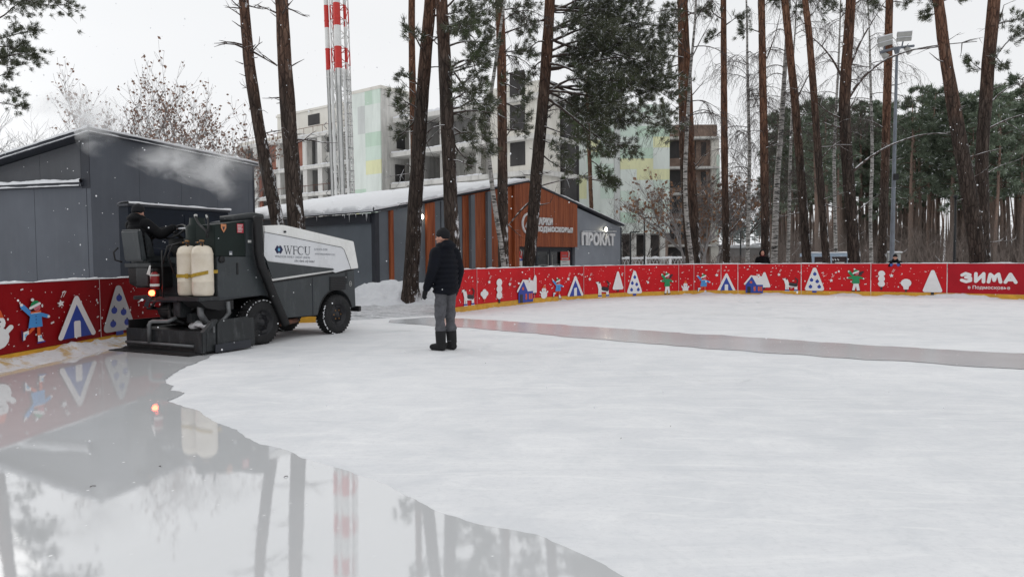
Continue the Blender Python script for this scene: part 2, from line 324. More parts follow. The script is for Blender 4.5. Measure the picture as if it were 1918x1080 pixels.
    M['knit'] = simple('black_knit', (0.008, 0.008, 0.010), 0.95, 0.3, 30, 0.5, 120); M['boot'] = simple('black_felt_boot', (0.012, 0.012, 0.013), 0.85, 0.3, 12, 0.4, 60)
    M['skin'] = simple('skin', (0.50, 0.26, 0.19), 0.5, 0.1, 12, 0.05); M['mitt'] = simple('blue_mitten', (0.045, 0.09, 0.32), 0.8, 0.2, 12, 0.3)
    M['eye'] = simple('eye_dark', (0.02, 0.015, 0.012), 0.2, 0.1, 9, 0); M['hair'] = simple('dark_hair', (0.02, 0.014, 0.01), 0.7, 0.3, 40, 0.3, 200)
    M['maroon'] = simple('maroon_scarf', (0.10, 0.018, 0.022), 0.9, 0.2, 12, 0.3)
    # misc ------------------------------------------------
    M['galv'] = simple('galvanised_steel', (0.18, 0.20, 0.23), 0.5, 0.25, 3, 0.05, metal=0.3); M['lampgrey'] = simple('floodlight_grey', (0.42, 0.42, 0.40), 0.5, 0.15, 5, 0)
    M['white_paint'] = simple('white_paint', (0.72, 0.72, 0.70), 0.45, 0.08, 2, 0); M['red_paint'] = simple('red_paint', (0.55, 0.035, 0.028), 0.45, 0.12, 2, 0)
    M['postblack'] = simple('black_post', (0.012, 0.013, 0.014), 0.5, 0.2, 4, 0); M['kiosk'] = simple('kiosk_brown', (0.045, 0.028, 0.028), 0.6, 0.2, 4, 0); M['kiosk_blue'] = simple('kiosk_frame', (0.36, 0.45, 0.55), 0.5, 0.1, 4, 0)
    k = NM('dark_glass'); k.set((0.012, 0.014, 0.016), 0.06, spec=0.5); M['glass'] = k.m
    M['shed'] = simple('far_shed_wall', (0.34, 0.32, 0.31), 0.8, 0.2, 1, 0); M['undergrowth'] = simple('undergrowth_twigs', (0.175, 0.140, 0.122), 0.9, 0.35, 1.5, 0)
    M['poster_blue'] = simple('poster_blue', (0.05, 0.12, 0.42), 0.5, 0.1, 4, 0)
    k = NM('steam')
    k.t.nodes.remove(k.b); pv = k.n('ShaderNodeVolumePrincipled'); out = k.t.nodes['Material Output']; k.l(pv.outputs[0], out.inputs['Volume'])
    pv.inputs['Color'].default_value = (0.97, 0.97, 0.97, 1); pv.inputs['Anisotropy'].default_value = 0.1
    n1 = k.noise(k.coord('World', (0.8, 1, 1.3), (0, R(18), 0)), 1.7, 6, 0.65, 0.5)
    tcg = k.coord('Generated'); dn = k.n('ShaderNodeVectorMath', operation='DISTANCE'); k.l(tcg, dn.inputs[0]); dn.inputs[1].default_value = (0.5, 0.5, 0.5)
    fall = k.ramp(dn.outputs['Value'], [(0.12, 1.0), (0.47, 0.0)])
    k.l(k.math('MULTIPLY', k.math('MULTIPLY', k.ramp(n1, [(0.44, 0.0), (0.68, 1.0)]), fall), 3.6), pv.inputs['Density']); M['steam'] = k.m
    M['steam'].cycles.homogeneous_volume = False if hasattr(M['steam'].cycles, 'homogeneous_volume') else None
build_materials()

# ------------------------------------------------------------------ objects and meshes
def tag(o, label=None, cat=None, group=None, kind=None):
    if label: o['label'] = label
    if cat: o['category'] = cat
    if group: o['group'] = group
    if kind: o['kind'] = kind
    return o
def thing(name, label, cat, loc=(0, 0, 0), rotz=0.0, group=None):
    o = bpy.data.objects.new(name, None); COL.objects.link(o); o.empty_display_size = 0.2
    o.location = loc; o.rotation_euler = (0, 0, rotz)
    return tag(o, label, cat, group)
def link(name, me, parent=None):
    o = bpy.data.objects.new(name, me); COL.objects.link(o)
    if parent is not None: o.parent = parent
    return o

class MB:
    def __init__(s, mats, X=None):
        s.v = []; s.f = []; s.mi = []; s.sm = []; s.mats = mats if isinstance(mats, (list, tuple)) else [mats]; s.X = X
    def add(s, vs, fs, mi=0, smooth=False):
        b = len(s.v)
        s.v += [tuple(s.X @ Vector(v)) if s.X is not None else tuple(v) for v in vs]
        s.f += [tuple(b + i for i in f) for f in fs]; s.mi += [mi] * len(fs); s.sm += [smooth] * len(fs)
        return s
    def hexa(s, c, mi=0):       # 8 corners: bottom 4 ccw, top 4 ccw
        return s.add(c, [(3, 2, 1, 0), (4, 5, 6, 7), (0, 1, 5, 4), (1, 2, 6, 5), (2, 3, 7, 6), (3, 0, 4, 7)], mi)
    def box(s, x0, x1, y0, y1, z0, z1, mi=0, bev=0.0):
        if bev:
            b = bmesh.new(); bmesh.ops.create_cube(b, size=1.0)
            for v in b.verts: v.co = ((x0 + x1) / 2 + v.co.x * (x1 - x0), (y0 + y1) / 2 + v.co.y * (y1 - y0), (z0 + z1) / 2 + v.co.z * (z1 - z0))
            bmesh.ops.bevel(b, geom=b.edges[:], offset=bev, segments=2, affect='EDGES')
            b.verts.index_update()
            s.add([v.co.copy() for v in b.verts], [tuple(v.index for v in f.verts) for f in b.faces], mi); b.free(); return s
        return s.hexa([(x0, y0, z0), (x1, y0, z0), (x1, y1, z0), (x0, y1, z0), (x0, y0, z1), (x1, y0, z1), (x1, y1, z1), (x0, y1, z1)], mi)
    def prism(s, poly, a0, a1, axis='y', mi=0, bev=0.0):
        # poly in the two other axes
        def P(u, v, a): return {'y': (u, a, v), 'x': (a, u, v), 'z': (u, v, a)}[axis]
        n = len(poly)
        vs = [P(u, v, a0) for u, v in poly] + [P(u, v, a1) for u, v in poly]
        fs = [tuple(range(n)), tuple(range(2 * n - 1, n - 1, -1))] + [(i, i + n, (i + 1) % n + n, (i + 1) % n) for i in range(n)]
        b = bmesh.new(); bv = [b.verts.new(v) for v in vs]
        for f in fs: b.faces.new([bv[i] for i in f])
        bmesh.ops.recalc_face_normals(b, faces=b.faces[:])
        if bev: bmesh.ops.bevel(b, geom=b.edges[:], offset=bev, segments=2, affect='EDGES', clamp_overlap=True)
        bmesh.ops.triangulate(b, faces=[f for f in b.faces if len(f.verts) > 4])
        b.verts.index_update()
        s.add([v.co.copy() for v in b.verts], [tuple(v.index for v in f.verts) for f in b.faces], mi); b.free(); return s
    def tube(s, pts, rad, seg=8, mi=0, cap=True, jit=0.0, flat=None):
        pts = [Vector(p) for p in pts]; n = len(pts)
        if isinstance(rad, (int, float)): rad = [rad] * n
        d0 = (pts[1] - pts[0]).normalized()
        ref = Vector((0, 0, 1)) if abs(d0.z) < 0.9 else Vector((1, 0, 0))
        u = d0.cross(ref).normalized(); vs = []
        for i, p in enumerate(pts):
            t = (pts[min(i + 1, n - 1)] - pts[max(i - 1, 0)]).normalized()
            u = (u - t * u.dot(t)).normalized(); w_ = t.cross(u)
            for k in range(seg):
                a = 2 * PI * k / seg; rr = rad[i] * (1 + (random.uniform(-jit, jit) if jit else 0))
                vs.append(p + u * (math.cos(a) * rr) + w_ * (math.sin(a) * rr))
        fs = [(i * seg + k, i * seg + (k + 1) % seg, (i + 1) * seg + (k + 1) % seg, (i + 1) * seg + k) for i in range(n - 1) for k in range(seg)]
        if cap: fs += [tuple(range(seg - 1, -1, -1)), tuple((n - 1) * seg + k for k in range(seg))]
        return s.add(vs, fs, mi, True)
    def lathe(s, prof, c=(0, 0, 0), axis='z', seg=24, mi=0, smooth=True):
        vs = []; n = len(prof)
        for r_, h_ in prof:
            for k in range(seg):
                a = 2 * PI * k / seg; x, y = r_ * math.cos(a), r_ * math.sin(a)
                q = {'z': (x, y, h_), 'y': (x, h_, y), 'x': (h_, x, y)}[axis]
                vs.append((c[0] + q[0], c[1] + q[1], c[2] + q[2]))
        fs = [(i * seg + k, i * seg + (k + 1) % seg, (i + 1) * seg + (k + 1) % seg, (i + 1) * seg + k) for i in range(n - 1) for k in range(seg)]
        return s.add(vs, fs, mi, smooth)
    def ell(s, c, r_, mi=0, seg=12, rings=8):
        vs = []; 
        for i in range(rings + 1):
            t = PI * i / rings
            for k in range(seg):
                a = 2 * PI * k / seg
                vs.append((c[0] + r_[0] * math.sin(t) * math.cos(a), c[1] + r_[1] * math.sin(t) * math.sin(a), c[2] - r_[2] * math.cos(t)))
        fs = [(i * seg + k, i * seg + (k + 1) % seg, (i + 1) * seg + (k + 1) % seg, (i + 1) * seg + k) for i in range(rings) for k in range(seg)]
        return s.add(vs, fs, mi, True)
    def quad(s, *p, mi=0): return s.add(p, [tuple(range(len(p)))], mi)
    def mesh(s, name, merge=False):
        me = bpy.data.meshes.new(name); me.from_pydata(s.v, [], s.f)
        me.polygons.foreach_set('material_index', s.mi); me.polygons.foreach_set('use_smooth', s.sm)
        for m in s.mats: me.materials.append(M[m])
        if merge:
            b = bmesh.new(); b.from_mesh(me); bmesh.ops.remove_doubles(b, verts=b.verts, dist=1e-5); b.to_mesh(me); b.free()
        me.update(); return me
    def obj(s, name, parent=None, merge=False):
        return link(name, s.mesh(name, merge), parent)

def tri_mesh(name, V, mats, mi=None, extra=None):
    """V: (n,3,3) array of triangles; extra: an MB merged in (its own material indices)"""
    n = len(V); me = bpy.data.meshes.new(name)
    ev, ef = (extra.v, extra.f) if extra else ([], [])
    allv = np.concatenate([V.reshape(-1, 3), np.array(ev, dtype=float).reshape(-1, 3)]) if ev else V.reshape(-1, 3)
    me.vertices.add(len(allv)); me.vertices.foreach_set('co', allv.astype(np.float32).ravel())
    sizes = np.concatenate([np.full(n, 3, np.int32), np.array([len(f) for f in ef], np.int32)])
    li = np.concatenate([np.arange(3 * n, dtype=np.int32), np.array([i + 3 * n for f in ef for i in f], np.int32)])
    me.loops.add(len(li)); me.loops.foreach_set('vertex_index', li)
    me.polygons.add(len(sizes)); me.polygons.foreach_set('loop_start', np.concatenate([[0], np.cumsum(sizes)[:-1]]).astype(np.int32))
    m0 = mi if mi is not None else np.zeros(n, np.int32)
    me.polygons.foreach_set('material_index', np.concatenate([m0, np.array(extra.mi if extra else [], np.int32)]).astype(np.int32))
    if extra: me.polygons.foreach_set('use_smooth', np.concatenate([np.zeros(n, bool), np.array(extra.sm, bool)]))
    for m in mats: me.materials.append(M[m])
    me.update(calc_edges=True); me.validate(); return me

def text_mesh(body, size, extrude=0.0, offset=0.0, shear=0.0, spacing=1.0, mat='ink', align='LEFT'):
    c = bpy.data.curves.new('text', 'FONT'); c.body = body; c.size = size; c.extrude = extrude; c.offset = offset
    c.shear = shear; c.space_character = spacing; c.align_x = align; c.resolution_u = 3
    o = bpy.data.objects.new('text', c); COL.objects.link(o); bpy.context.view_layer.update()
    me = bpy.data.meshes.new_from_object(o.evaluated_get(bpy.context.evaluated_depsgraph_get()))
    bpy.data.objects.remove(o); bpy.data.curves.remove(c)
    me.materials.clear(); me.materials.append(M[mat]); return me
def frame(o, u, v, n):        # matrix with columns u,v,n and origin o
    u, v, n = Vector(u), Vector(v), Vector(n)
    return Matrix(((u.x, v.x, n.x, o[0]), (u.y, v.y, n.y, o[1]), (u.z, v.z, n.z, o[2]), (0, 0, 0, 1)))
def fit_text(name, body, X, w_, h_, parent, mat, extrude=0.0, offset=0.0, shear=0.0, spacing=1.0):
    me = text_mesh(body, 1.0, 0.0, offset, shear, spacing, mat)
    co = np.empty(len(me.vertices) * 3, np.float32); me.vertices.foreach_get('co', co); co = co.reshape(-1, 3)
    lo, hi = co.min(0), co.max(0)
    me2 = text_mesh(body, 1.0, extrude / (h_ / (hi[1] - lo[1])) if extrude else 0.0, offset, shear, spacing, mat)
    S = Matrix.Translation((0, 0, 0)) @ Matrix.Diagonal((w_ / (hi[0] - lo[0]), h_ / (hi[1] - lo[1]), h_ / (hi[1] - lo[1]), 1)) @ Matrix.Translation((-lo[0], -lo[1], 0))
    me2.transform(X @ S); bpy.data.meshes.remove(me)
    return link(name, me2, parent)

def remesh(mb, name, voxel, parent, smooth=4, mat=None, factor=0.5):
    me = mb.mesh('tmp'); o = bpy.data.objects.new('tmp', me); COL.objects.link(o)
    m1 = o.modifiers.new('r', 'REMESH'); m1.mode = 'VOXEL'; m1.voxel_size = voxel; m1.use_smooth_shade = True
    if smooth:
        m2 = o.modifiers.new('s', 'SMOOTH'); m2.iterations = smooth; m2.factor = factor
    bpy.context.view_layer.update()
    out = bpy.data.meshes.new_from_object(o.evaluated_get(bpy.context.evaluated_depsgraph_get()))
    bpy.data.objects.remove(o); bpy.data.meshes.remove(me)
    out.materials.clear(); out.materials.append(M[mat or mb.mats[0]]); out.name = name
    out.polygons.foreach_set('use_smooth', [True] * len(out.polygons))
    return link(name, out, parent)
def fbm(x, y, z=0.0, oct=4):
    s, a, f = 0.0, 1.0, 1.0
    for _ in range(oct):
        s += a * noise.noise(Vector((x * f, y * f, z * f + 3.7 * _))); a *= 0.5; f *= 2.1
    return s
# ------------------------------------------------------------------ setting: ground, ice, snow
def fract_edge(pts, step, amp, seed, closed=True):
    out = []; n = len(pts)
    for i in range(n if closed else n - 1):
        a, b = Vector(pts[i][:2]), Vector(pts[(i + 1) % n][:2]); L = (b - a).length; k = max(1, int(L / step))
        nn = Vector((-(b - a).y, (b - a).x)).normalized()
        for j in range(k):
            p = a.lerp(b, j / k); d = fbm(p.x * 1.7 + seed, p.y * 1.7, seed, 5) * amp
            out.append(p + nn * d)
    return out
def sheet(name, poly, z, mat, kind='structure'):
    b = bmesh.new(); vs = [b.verts.new((p[0], p[1], z)) for p in poly]; f = b.faces.new(vs)
    if f.normal.z < 0: bmesh.ops.reverse_faces(b, faces=[f])
    b.normal_update()
    if b.faces[:][0].normal.z < 0: bmesh.ops.reverse_faces(b, faces=b.faces[:])
    bmesh.ops.triangulate(b, faces=b.faces[:])
    me = bpy.data.meshes.new(name); b.to_mesh(me); b.free(); me.materials.append(M[mat])
    return tag(link(name, me), kind=kind)

LEFT = [(-6.90, 0.7), (-6.81, 3.3), (-6.72, 5.9), (-6.62, 8.55), (-6.53, 11.2), (-6.42, 13.2), (-5.65, 14.75), (-4.1, 15.2)]
RIGHT = [(-1.6, 16.9), (-0.92, 18.47), (0.65, 21.12), (2.3, 22.81), (3.81, 24.0), (5.85, 24.91), (6.46, 25.18), (7.39, 25.06), (7.95, 24.95), (9.91, 24.3), (11.81, 23.34), (13.59, 22.15), (15.42, 20.5), (16.95, 18.55), (18.1, 16.3)]
sheet('ground', [(-900, -300), (900, -300), (900, 1800), (-900, 1800)], -0.03, 'snow_clean')
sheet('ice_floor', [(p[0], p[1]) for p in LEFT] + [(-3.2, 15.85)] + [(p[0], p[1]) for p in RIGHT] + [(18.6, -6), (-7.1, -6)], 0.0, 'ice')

wp = [gnd(x, y) for x, y in [(403, 661), (378, 675), (350, 686), (303, 711), (326, 723), (318, 730), (346, 736), (319, 751), (370, 774), (415, 799), (500, 833), (560, 851), (625, 875), (700, 905), (780, 931), (850, 961), (930, 986), (1040, 1024), (1165, 1080)]]
wp = [Vector((p.x, p.y)) for p in wp] + [Vector((0.75, 2.35)), Vector((1.4, 1.2)), Vector((1.6, -1))]
edge = fract_edge(wp, 0.022, 0.065, 2.0, closed=False)
left_edge = fract_edge([Vector((-6.62, -1)), Vector((-6.55, 4.5)), Vector((-6.48, 7.2)), Vector((-6.42, 8.8)), Vector((-6.34, 9.8)), Vector((-6.22, 10.75)), Vector((-6.1, 11.3))], 0.08, 0.10, 5.0, closed=False)
sheet('water', left_edge + [Vector((-4.6, 11.0)), Vector((-4.2, 10.4))] + edge, 0.006, 'wet_ice')
sp = [gnd(x, y) for x, y in [(2300, 722), (1918, 692), (1600, 672), (1360, 655), (1100, 634), (900, 616), (800, 609), (725, 604), (735, 599), (800, 594.5), (880, 597), (1000, 605), (1150, 615), (1360, 629), (1600, 645), (1918, 663), (2300, 684)]]
sheet('water', fract_edge([Vector((p.x, p.y)) for p in sp], 0.05, 0.10, 9.0), 0.006, 'wet_ice_dark')

def grid_surface(name, x0, x1, y0, y1, nx, ny, fn, mat, kind='structure', X=None):
    vs = []; fs = []
    for j in range(ny + 1):
        for i in range(nx + 1):
            x = x0 + (x1 - x0) * i / nx; y = y0 + (y1 - y0) * j / ny
            p = Vector((x, y, fn(x, y))); vs.append(X(p) if X else p)
    for j in range(ny):
        for i in range(nx):
            a = j * (nx + 1) + i; fs.append((a, a + 1, a + nx + 2, a + nx + 1))
    me = bpy.data.meshes.new(name); me.from_pydata(vs, [], fs); me.polygons.foreach_set('use_smooth', [True] * len(fs)); me.materials.append(M[mat])
    return tag(link(name, me), kind=kind)
# heaped snow in front of the rental building
def heap(x, y):
    g = 0.60 * math.exp(-((x + 3.95) / 1.15) ** 2 - ((y - 21.6) / 0.95) ** 2) + 0.50 * math.exp(-((x + 2.3) / 1.1) ** 2 - ((y - 22.2) / 0.95) ** 2)
    g += 0.45 * math.exp(-((x + 0.6) / 1.3) ** 2 - ((y - 22.9) / 0.9) ** 2) + 0.30 * math.exp(-((x + 5.6) / 0.9) ** 2 - ((y - 20.6) / 0.9) ** 2)
    e = max(0.0, min(1.0, g * 5))
    ed = min(x + 7.2, 2.2 - x, y - 18.6, 24.4 - y)
    return -0.045 + min(1, max(0, ed)) * 0.035 + g + e * (0.13 * fbm(x * 1.8, y * 1.8, 1, 5) + 0.05 * abs(fbm(x * 5, y * 5, 4, 3)))
tag(grid_surface('heaped_snow', -7.2, 2.2, 18.6, 24.4, 150, 100, heap, 'snow', 'stuff'), 'lumpy heap of cleared snow in front of the rental building', 'snow heap')
# trodden, dirty snow in the open gate
def trod(x, y):
    ed = min((y - (15.35 + (x + 3.8) * 0.45)) * 2.0, 21.2 - y, x + 6.6, 3.2 - x)
    return -0.035 + min(1, max(0, ed)) * (0.05 + 0.035 * fbm(x * 1.3 + y, y * 3.0, 2, 5) + 0.02 * abs(fbm(x * 4, y * 6, 8, 3)))
def gate_x(p):
    return p
gpoly = [(-4.1, 15.2), (-3.2, 15.85), (-1.6, 16.9), (-0.9, 18.6), (0.6, 21.3), (-1, 22), (-6.5, 20.5), (-6.5, 16.0), (-5.5, 15.4)]
def build_trod():
    vs = []; fs = []; nx, ny = 130, 70
    for j in range(ny + 1):
        for i in range(nx + 1):
            t = j / ny; s = i / nx
            a = Vector((-4.6, 15.25)).lerp(Vector((-1.62, 16.95)), s)
            b = Vector((-6.6, 20.3)).lerp(Vector((0.2, 21.4)), s)
            p = a.lerp(b, t)
            h = (0.03 + 0.035 * fbm(p.x * 1.3, p.y * 3.0, 2, 5) + 0.022 * abs(fbm(p.x * 4, p.y * 7, 8, 3)))
            e = min(1, t * 12, (1 - t) * 5, s * 8 + .1, (1 - s) * 12 + 0.2)
            vs.append((p.x, p.y, -0.02 + e * max(0.0, h + 0.02)))
    for j in range(ny):
        for i in range(nx):
            a = j * (nx + 1) + i; fs.append((a, a + 1, a + nx + 2, a + nx + 1))
    me = bpy.data.meshes.new('path'); me.from_pydata(vs, [], fs); me.polygons.foreach_set('use_smooth', [True] * len(fs)); me.materials.append(M['trodden'])
    tag(link('snowy_path', me), kind='structure')
build_trod()
# snow ploughed against the foot of the left boards
def bank_strip():
    pts = [Vector(p) for p in LEFT[:6]]; vs = []; fs = []; rows = []; nv = 26
    for i in range(len(pts) - 1):
        a, b = pts[i], pts[i + 1]; k = int((b - a).length / 0.045)
        for j in range(k): rows.append((a.lerp(b, j / k), (b - a).normalized()))
    for p, u in rows:
        n = Vector((u.y, -u.x)); fade = min(1.0, max(0.0, (13.3 - p.y) / 0.7))
        for q in range(nv + 1):
            t = q / nv * 0.62 - 0.02; P = p + n * t
            lump = max(0, fbm(P.x * 2.4, P.y * 2.4, 3, 5)) * 0.22 + abs(fbm(P.x * 7, P.y * 7, 6, 3)) * 0.045
            h = (0.085 + lump * .5) * math.exp(-(t / 0.20) ** 2) + 0.02 * math.exp(-((t - 0.35) / 0.2) ** 2) * (0.3 + lump * 4)
            e = max(0, min(1, (.58 - t) * 5))
            vs.append((P.x, P.y, -0.01 + e * (h + 0.012) * (0.25 + 0.75 * fade)))
    for i in range(len(rows) - 1):
        for q in range(nv):
            a = i * (nv + 1) + q; fs.append((a, a + nv + 1, a + nv + 2, a + 1))
    me = bpy.data.meshes.new('snow_ridge'); me.from_pydata(vs, [], fs); me.polygons.foreach_set('use_smooth', [True] * len(fs)); me.materials.append(M['bank'])
    tag(link('heaped_snow', me), 'chunky yellow stained snow along the foot of the dark red boards', 'snow', kind='stuff')
bank_strip()
def far_ridge():
    pts = [Vector(p) for p in RIGHT]; vs = []; fs = []; rows = []; nv = 7
    for i in range(len(pts) - 1):
        a, b = pts[i], pts[i + 1]; k = int((b - a).length / 0.06)
        for j in range(k): rows.append((a.lerp(b, j / k), (b - a).normalized()))
    for i, (p, u) in enumerate(rows):
        n = Vector((u.y, -u.x)); g = fbm(i * 0.035, 2.2, 1, 5)
        hh = max(0.0, 0.012 + 0.17 * g) + 0.025 * abs(fbm(i * 0.2, 5, 2, 3)) ; hh = min(hh, 0.15)
        if p.y > 24: hh += 0.008
        for q in range(nv + 1):
            t = q / nv * 0.34 + 0.012; P = p + n * t
            vs.append((P.x, P.y, -0.006 + (hh + 0.02 * fbm(P.x * 6, P.y * 6, 1, 3) * (hh > 0.02)) * math.cos(min(1, q / nv) * PI / 2) ** 1.3))
    for i in range(len(rows) - 1):
        for q in range(nv):
            a = i * (nv + 1) + q; fs.append((a, a + nv + 1, a + nv + 2, a + 1))
    me = bpy.data.meshes.new('snow_ridge'); me.from_pydata(vs, [], fs); me.polygons.foreach_set('use_smooth', [True] * len(fs)); me.materials.append(M['snow'])
    tag(link('heaped_snow', me), 'thin ragged line of snow along the yellow kick strip of the far boards', 'snow', kind='stuff')
far_ridge()
# scraped ice crumbs left along old machine passes and skate turns
def scrapes():
    mb = MB(['crumb'])
    runs = [((880, 640), (960, 655), (1060, 660), .06, 60), ((1230, 585), (1420, 590), (1640, 604), .12, 260), ((1380, 566), (1600, 568), (1800, 572), .14, 260), ((700, 622), (760, 616), (800, 622), .05, 90), ((1000, 585), (1150, 590), (1280, 602), .1, 160), ((1180, 700), (1300, 712), (1440, 716), .10, 50)]
    for a, b, c, wd, n in runs:
        n = n if b[1] < 720 else int(n * .45)
        A, B, C_ = gnd(*a), gnd(*b), gnd(*c)
        for i in range(n):
            t = random.random(); p = A * (1 - t) ** 2 + B * 2 * t * (1 - t) + C_ * t * t
            p = p + Vector((random.gauss(0, wd * 1.6), random.gauss(0, wd * 1.6), 0)); s = random.uniform(.002, .0075) * (1 + p.y / 9) * (1.0 if random.random() < .9 else 1.9)
            k = 5; a0 = random.random() * 6.28; pts = []
            for q in range(k):
                aa = a0 + q * 2 * PI / k; rr = s * random.uniform(.5, 1.3); pts.append((p.x + math.cos(aa) * rr * 1.8, p.y + math.sin(aa) * rr, 0.003))
            top = (p.x, p.y, 0.003 + s * 0.03); vs = pts + [top]
            mb.add(vs, [(q, (q + 1) % k, k) for q in range(k)], 0)
    tag(mb.obj('ice_crumbs'), 'white shaved ice crumbs scattered in streaks over the rink ice', 'ice crumbs', kind='stuff')
scrapes()
def debris():
    mb = MB(['twig'])
    for i in range(6):
        x, y = random.choice([(random.uniform(400, 1000), random.uniform(850, 1010)), (random.uniform(900, 1900), random.uniform(680, 950)), (random.uniform(100, 500), random.uniform(740, 1000))])
        p = gnd(x, y); L = random.uniform(.012, .035); a = random.uniform(0, PI)
        mb.tube([p + Vector((0, 0, .009)), p + Vector((math.cos(a) * L * .5, math.sin(a) * L * .5, .014)), p + Vector((math.cos(a + .5) * L, math.sin(a + .5) * L, .009))], 0.0022, 4)
    tag(mb.obj('fallen_twigs'), 'tiny dark twigs and needles fallen on the ice', 'twigs', kind='stuff')
debris()

# ------------------------------------------------------------------ rink boards
BH = 1.06
class Art:
    def __init__(s, names=None): s.names = names or ['a_white', 'a_dim', 'a_blue', 'a_sky', 'a_green', 'a_black', 'a_pink', 'a_orange', 'a_red', 'a_navy', 'a_dot', 'a_skyd']; s.mb = MB(s.names); s.k = 0
    def poly(s, col, pts, o=(0, 0), sc=1.0):
        s.k += 1; z = 0.006 + 0.0003 * s.k
        s.mb.add([(o[0] + x * sc, o[1] + y * sc, z) for x, y in pts], [tuple(range(len(pts)))], s.names.index('a_' + col))
    def circ(s, col, c, r, o=(0, 0), sc=1.0, n=14, ry=None):
        s.poly(col, [(c[0] + r * math.cos(2 * PI * i / n), c[1] + (ry or r) * math.sin(2 * PI * i / n)) for i in range(n)], o, sc)
    def caps(s, col, a, b, r, o=(0, 0), sc=1.0, r2=None, n=6):
        t = math.atan2(b[1] - a[1], b[0] - a[0]); r2 = r2 or r
        pts = [(b[0] + r2 * math.cos(t - PI / 2 + PI * i / n), b[1] + r2 * math.sin(t - PI / 2 + PI * i / n)) for i in range(n + 1)]
        pts += [(a[0] + r * math.cos(t + PI / 2 + PI * i / n), a[1] + r * math.sin(t + PI / 2 + PI * i / n)) for i in range(n + 1)]
        s.poly(col, pts, o, sc)
    def rtri(s, col, h, wd, r, o, sc):
        cs = [((0, h - r), r, (25, 155)), ((-wd, r), r, (155, 270)), ((wd, r), r, (-90, 25))]; pts = []
        for c, rr, (a0, a1) in cs:
            for i in range(6): a = R(a0 + (a1 - a0) * i / 5); pts.append((c[0] + rr * math.cos(a), c[1] + rr * math.sin(a)))
        s.poly(col, pts, o, sc)
    # --- motifs, each about one unit tall
    def tent(s, o, sc):
        s.poly('blue', [(-.37, .0), (.37, .0), (0, .86)], o, sc); s.caps('white', (0, .92), (-.41, .05), .062, o, sc); s.caps('white', (0, .92), (.41, .05), .062, o, sc)
        s.poly('white', [(-.085, 0), (.085, 0), (.085, .36), (.06, .39), (-.06, .39), (-.085, .36)], o, sc)
    def balls(s, o, sc, dim=False):
        s.poly('blue', [(-.09, -.09), (.09, -.09), (.09, .05), (-.09, .05)], o, sc); s.rtri('dim' if dim else 'white', 1.0, .30, .085, o, sc)
        for x, y in ((0.01, .72), (-.12, .46), (.11, .40), (-.16, .17), (.19, .17)):
            s.circ('blue', (x, y), .074, o, sc); s.caps('navy', (x, y + .07), (x, y + .085), .018, o, sc)
    def tree(s, o, sc):
        s.poly('black', [(-.06, -.12), (.06, -.12), (.06, .05), (-.06, .05)], o, sc); s.rtri('white', 1.0, .30, .08, o, sc)
    def lobes(s, o, sc, t='black'):
        s.poly('orange' if t == 'orange' else 'black', [(-.045, -.05), (.045, -.05), (.045, .2), (-.045, .2)], o, sc)
        for y in (.28, .55, .82): s.circ('white', (0, y), .165, o, sc)
    def bush(s, o, sc):
        s.poly('orange', [(-.06, -.05), (.06, -.05), (.06, .3), (-.06, .3)], o, sc)
        s.poly('white', [(-.12, .2), (.12, .2), (.34, .55), (-.34, .55)], o, sc); s.circ('white', (-.22, .62), .2, o, sc); s.circ('white', (.22, .62), .2, o, sc); s.circ('white', (0, .78), .22, o, sc)
    def bulb(s, o, sc):
        s.poly('black', [(-.06, -.1), (.06, -.1), (.06, .2), (-.06, .2)], o, sc); s.poly('white', [(-.17, .1), (.17, .1), (.22, .4), (-.22, .4)], o, sc); s.circ('white', (0, .62), .38, o, sc, ry=.34)
    def house(s, o, sc):
        s.poly('blue', [(-.42, 0), (.52, 0), (.52, .55), (-.10, .92), (-.42, .5)], o, sc)
        s.poly('white', [(-.12, 1.02), (.50, .96), (.66, .48), (.18, .48)], o, sc); s.caps('white', (-.12, .98), (-.47, .52), .045, o, sc)
        s.poly('black', [(-.33, 0), (-.15, 0), (-.15, .37), (-.33, .37)], o, sc); s.circ('orange', (-.13, .62), .07, o, sc)
        for x in (.02, .25, .38): s.poly('orange', [(x, .12), (x + .1, .12), (x + .1, .38), (x, .38)], o, sc)
        s.poly('white', [(.24, .98), (.34, .97), (.34, 1.08), (.24, 1.08)], o, sc); s.circ('orange', (.27, .92), .03, o, sc)
    def snowman(s, o, sc):
        s.circ('white', (0, .3), .3, o, sc); s.circ('white', (0, .70), .215, o, sc); s.caps('white', (.2, .42), (.34, .56), .07, o, sc); s.caps('white', (-.2, .42), (-.34, .56), .07, o, sc)
        s.poly('orange', [(-.15, .86), (.17, .84), (.10, 1.05), (-.06, 1.08)], o, sc)
        s.circ('black', (-.06, .74), .022, o, sc, 8); s.circ('black', (.08, .74), .022, o, sc, 8); s.caps('black', (-.05, .62), (.07, .62), .012, o, sc)
    def star(s, o, sc):
        s.poly('white', [((.5 if i % 2 == 0 else .24) * math.cos(PI / 2 + .15 + i * PI / 5), (.5 if i % 2 == 0 else .24) * math.sin(PI / 2 + .15 + i * PI / 5)) for i in range(10)], o, sc)
        s.caps('white', (.05, .75), (.42, 1.5), .035, o, sc); s.caps('white', (.32, .8), (.72, 1.45), .035, o, sc)
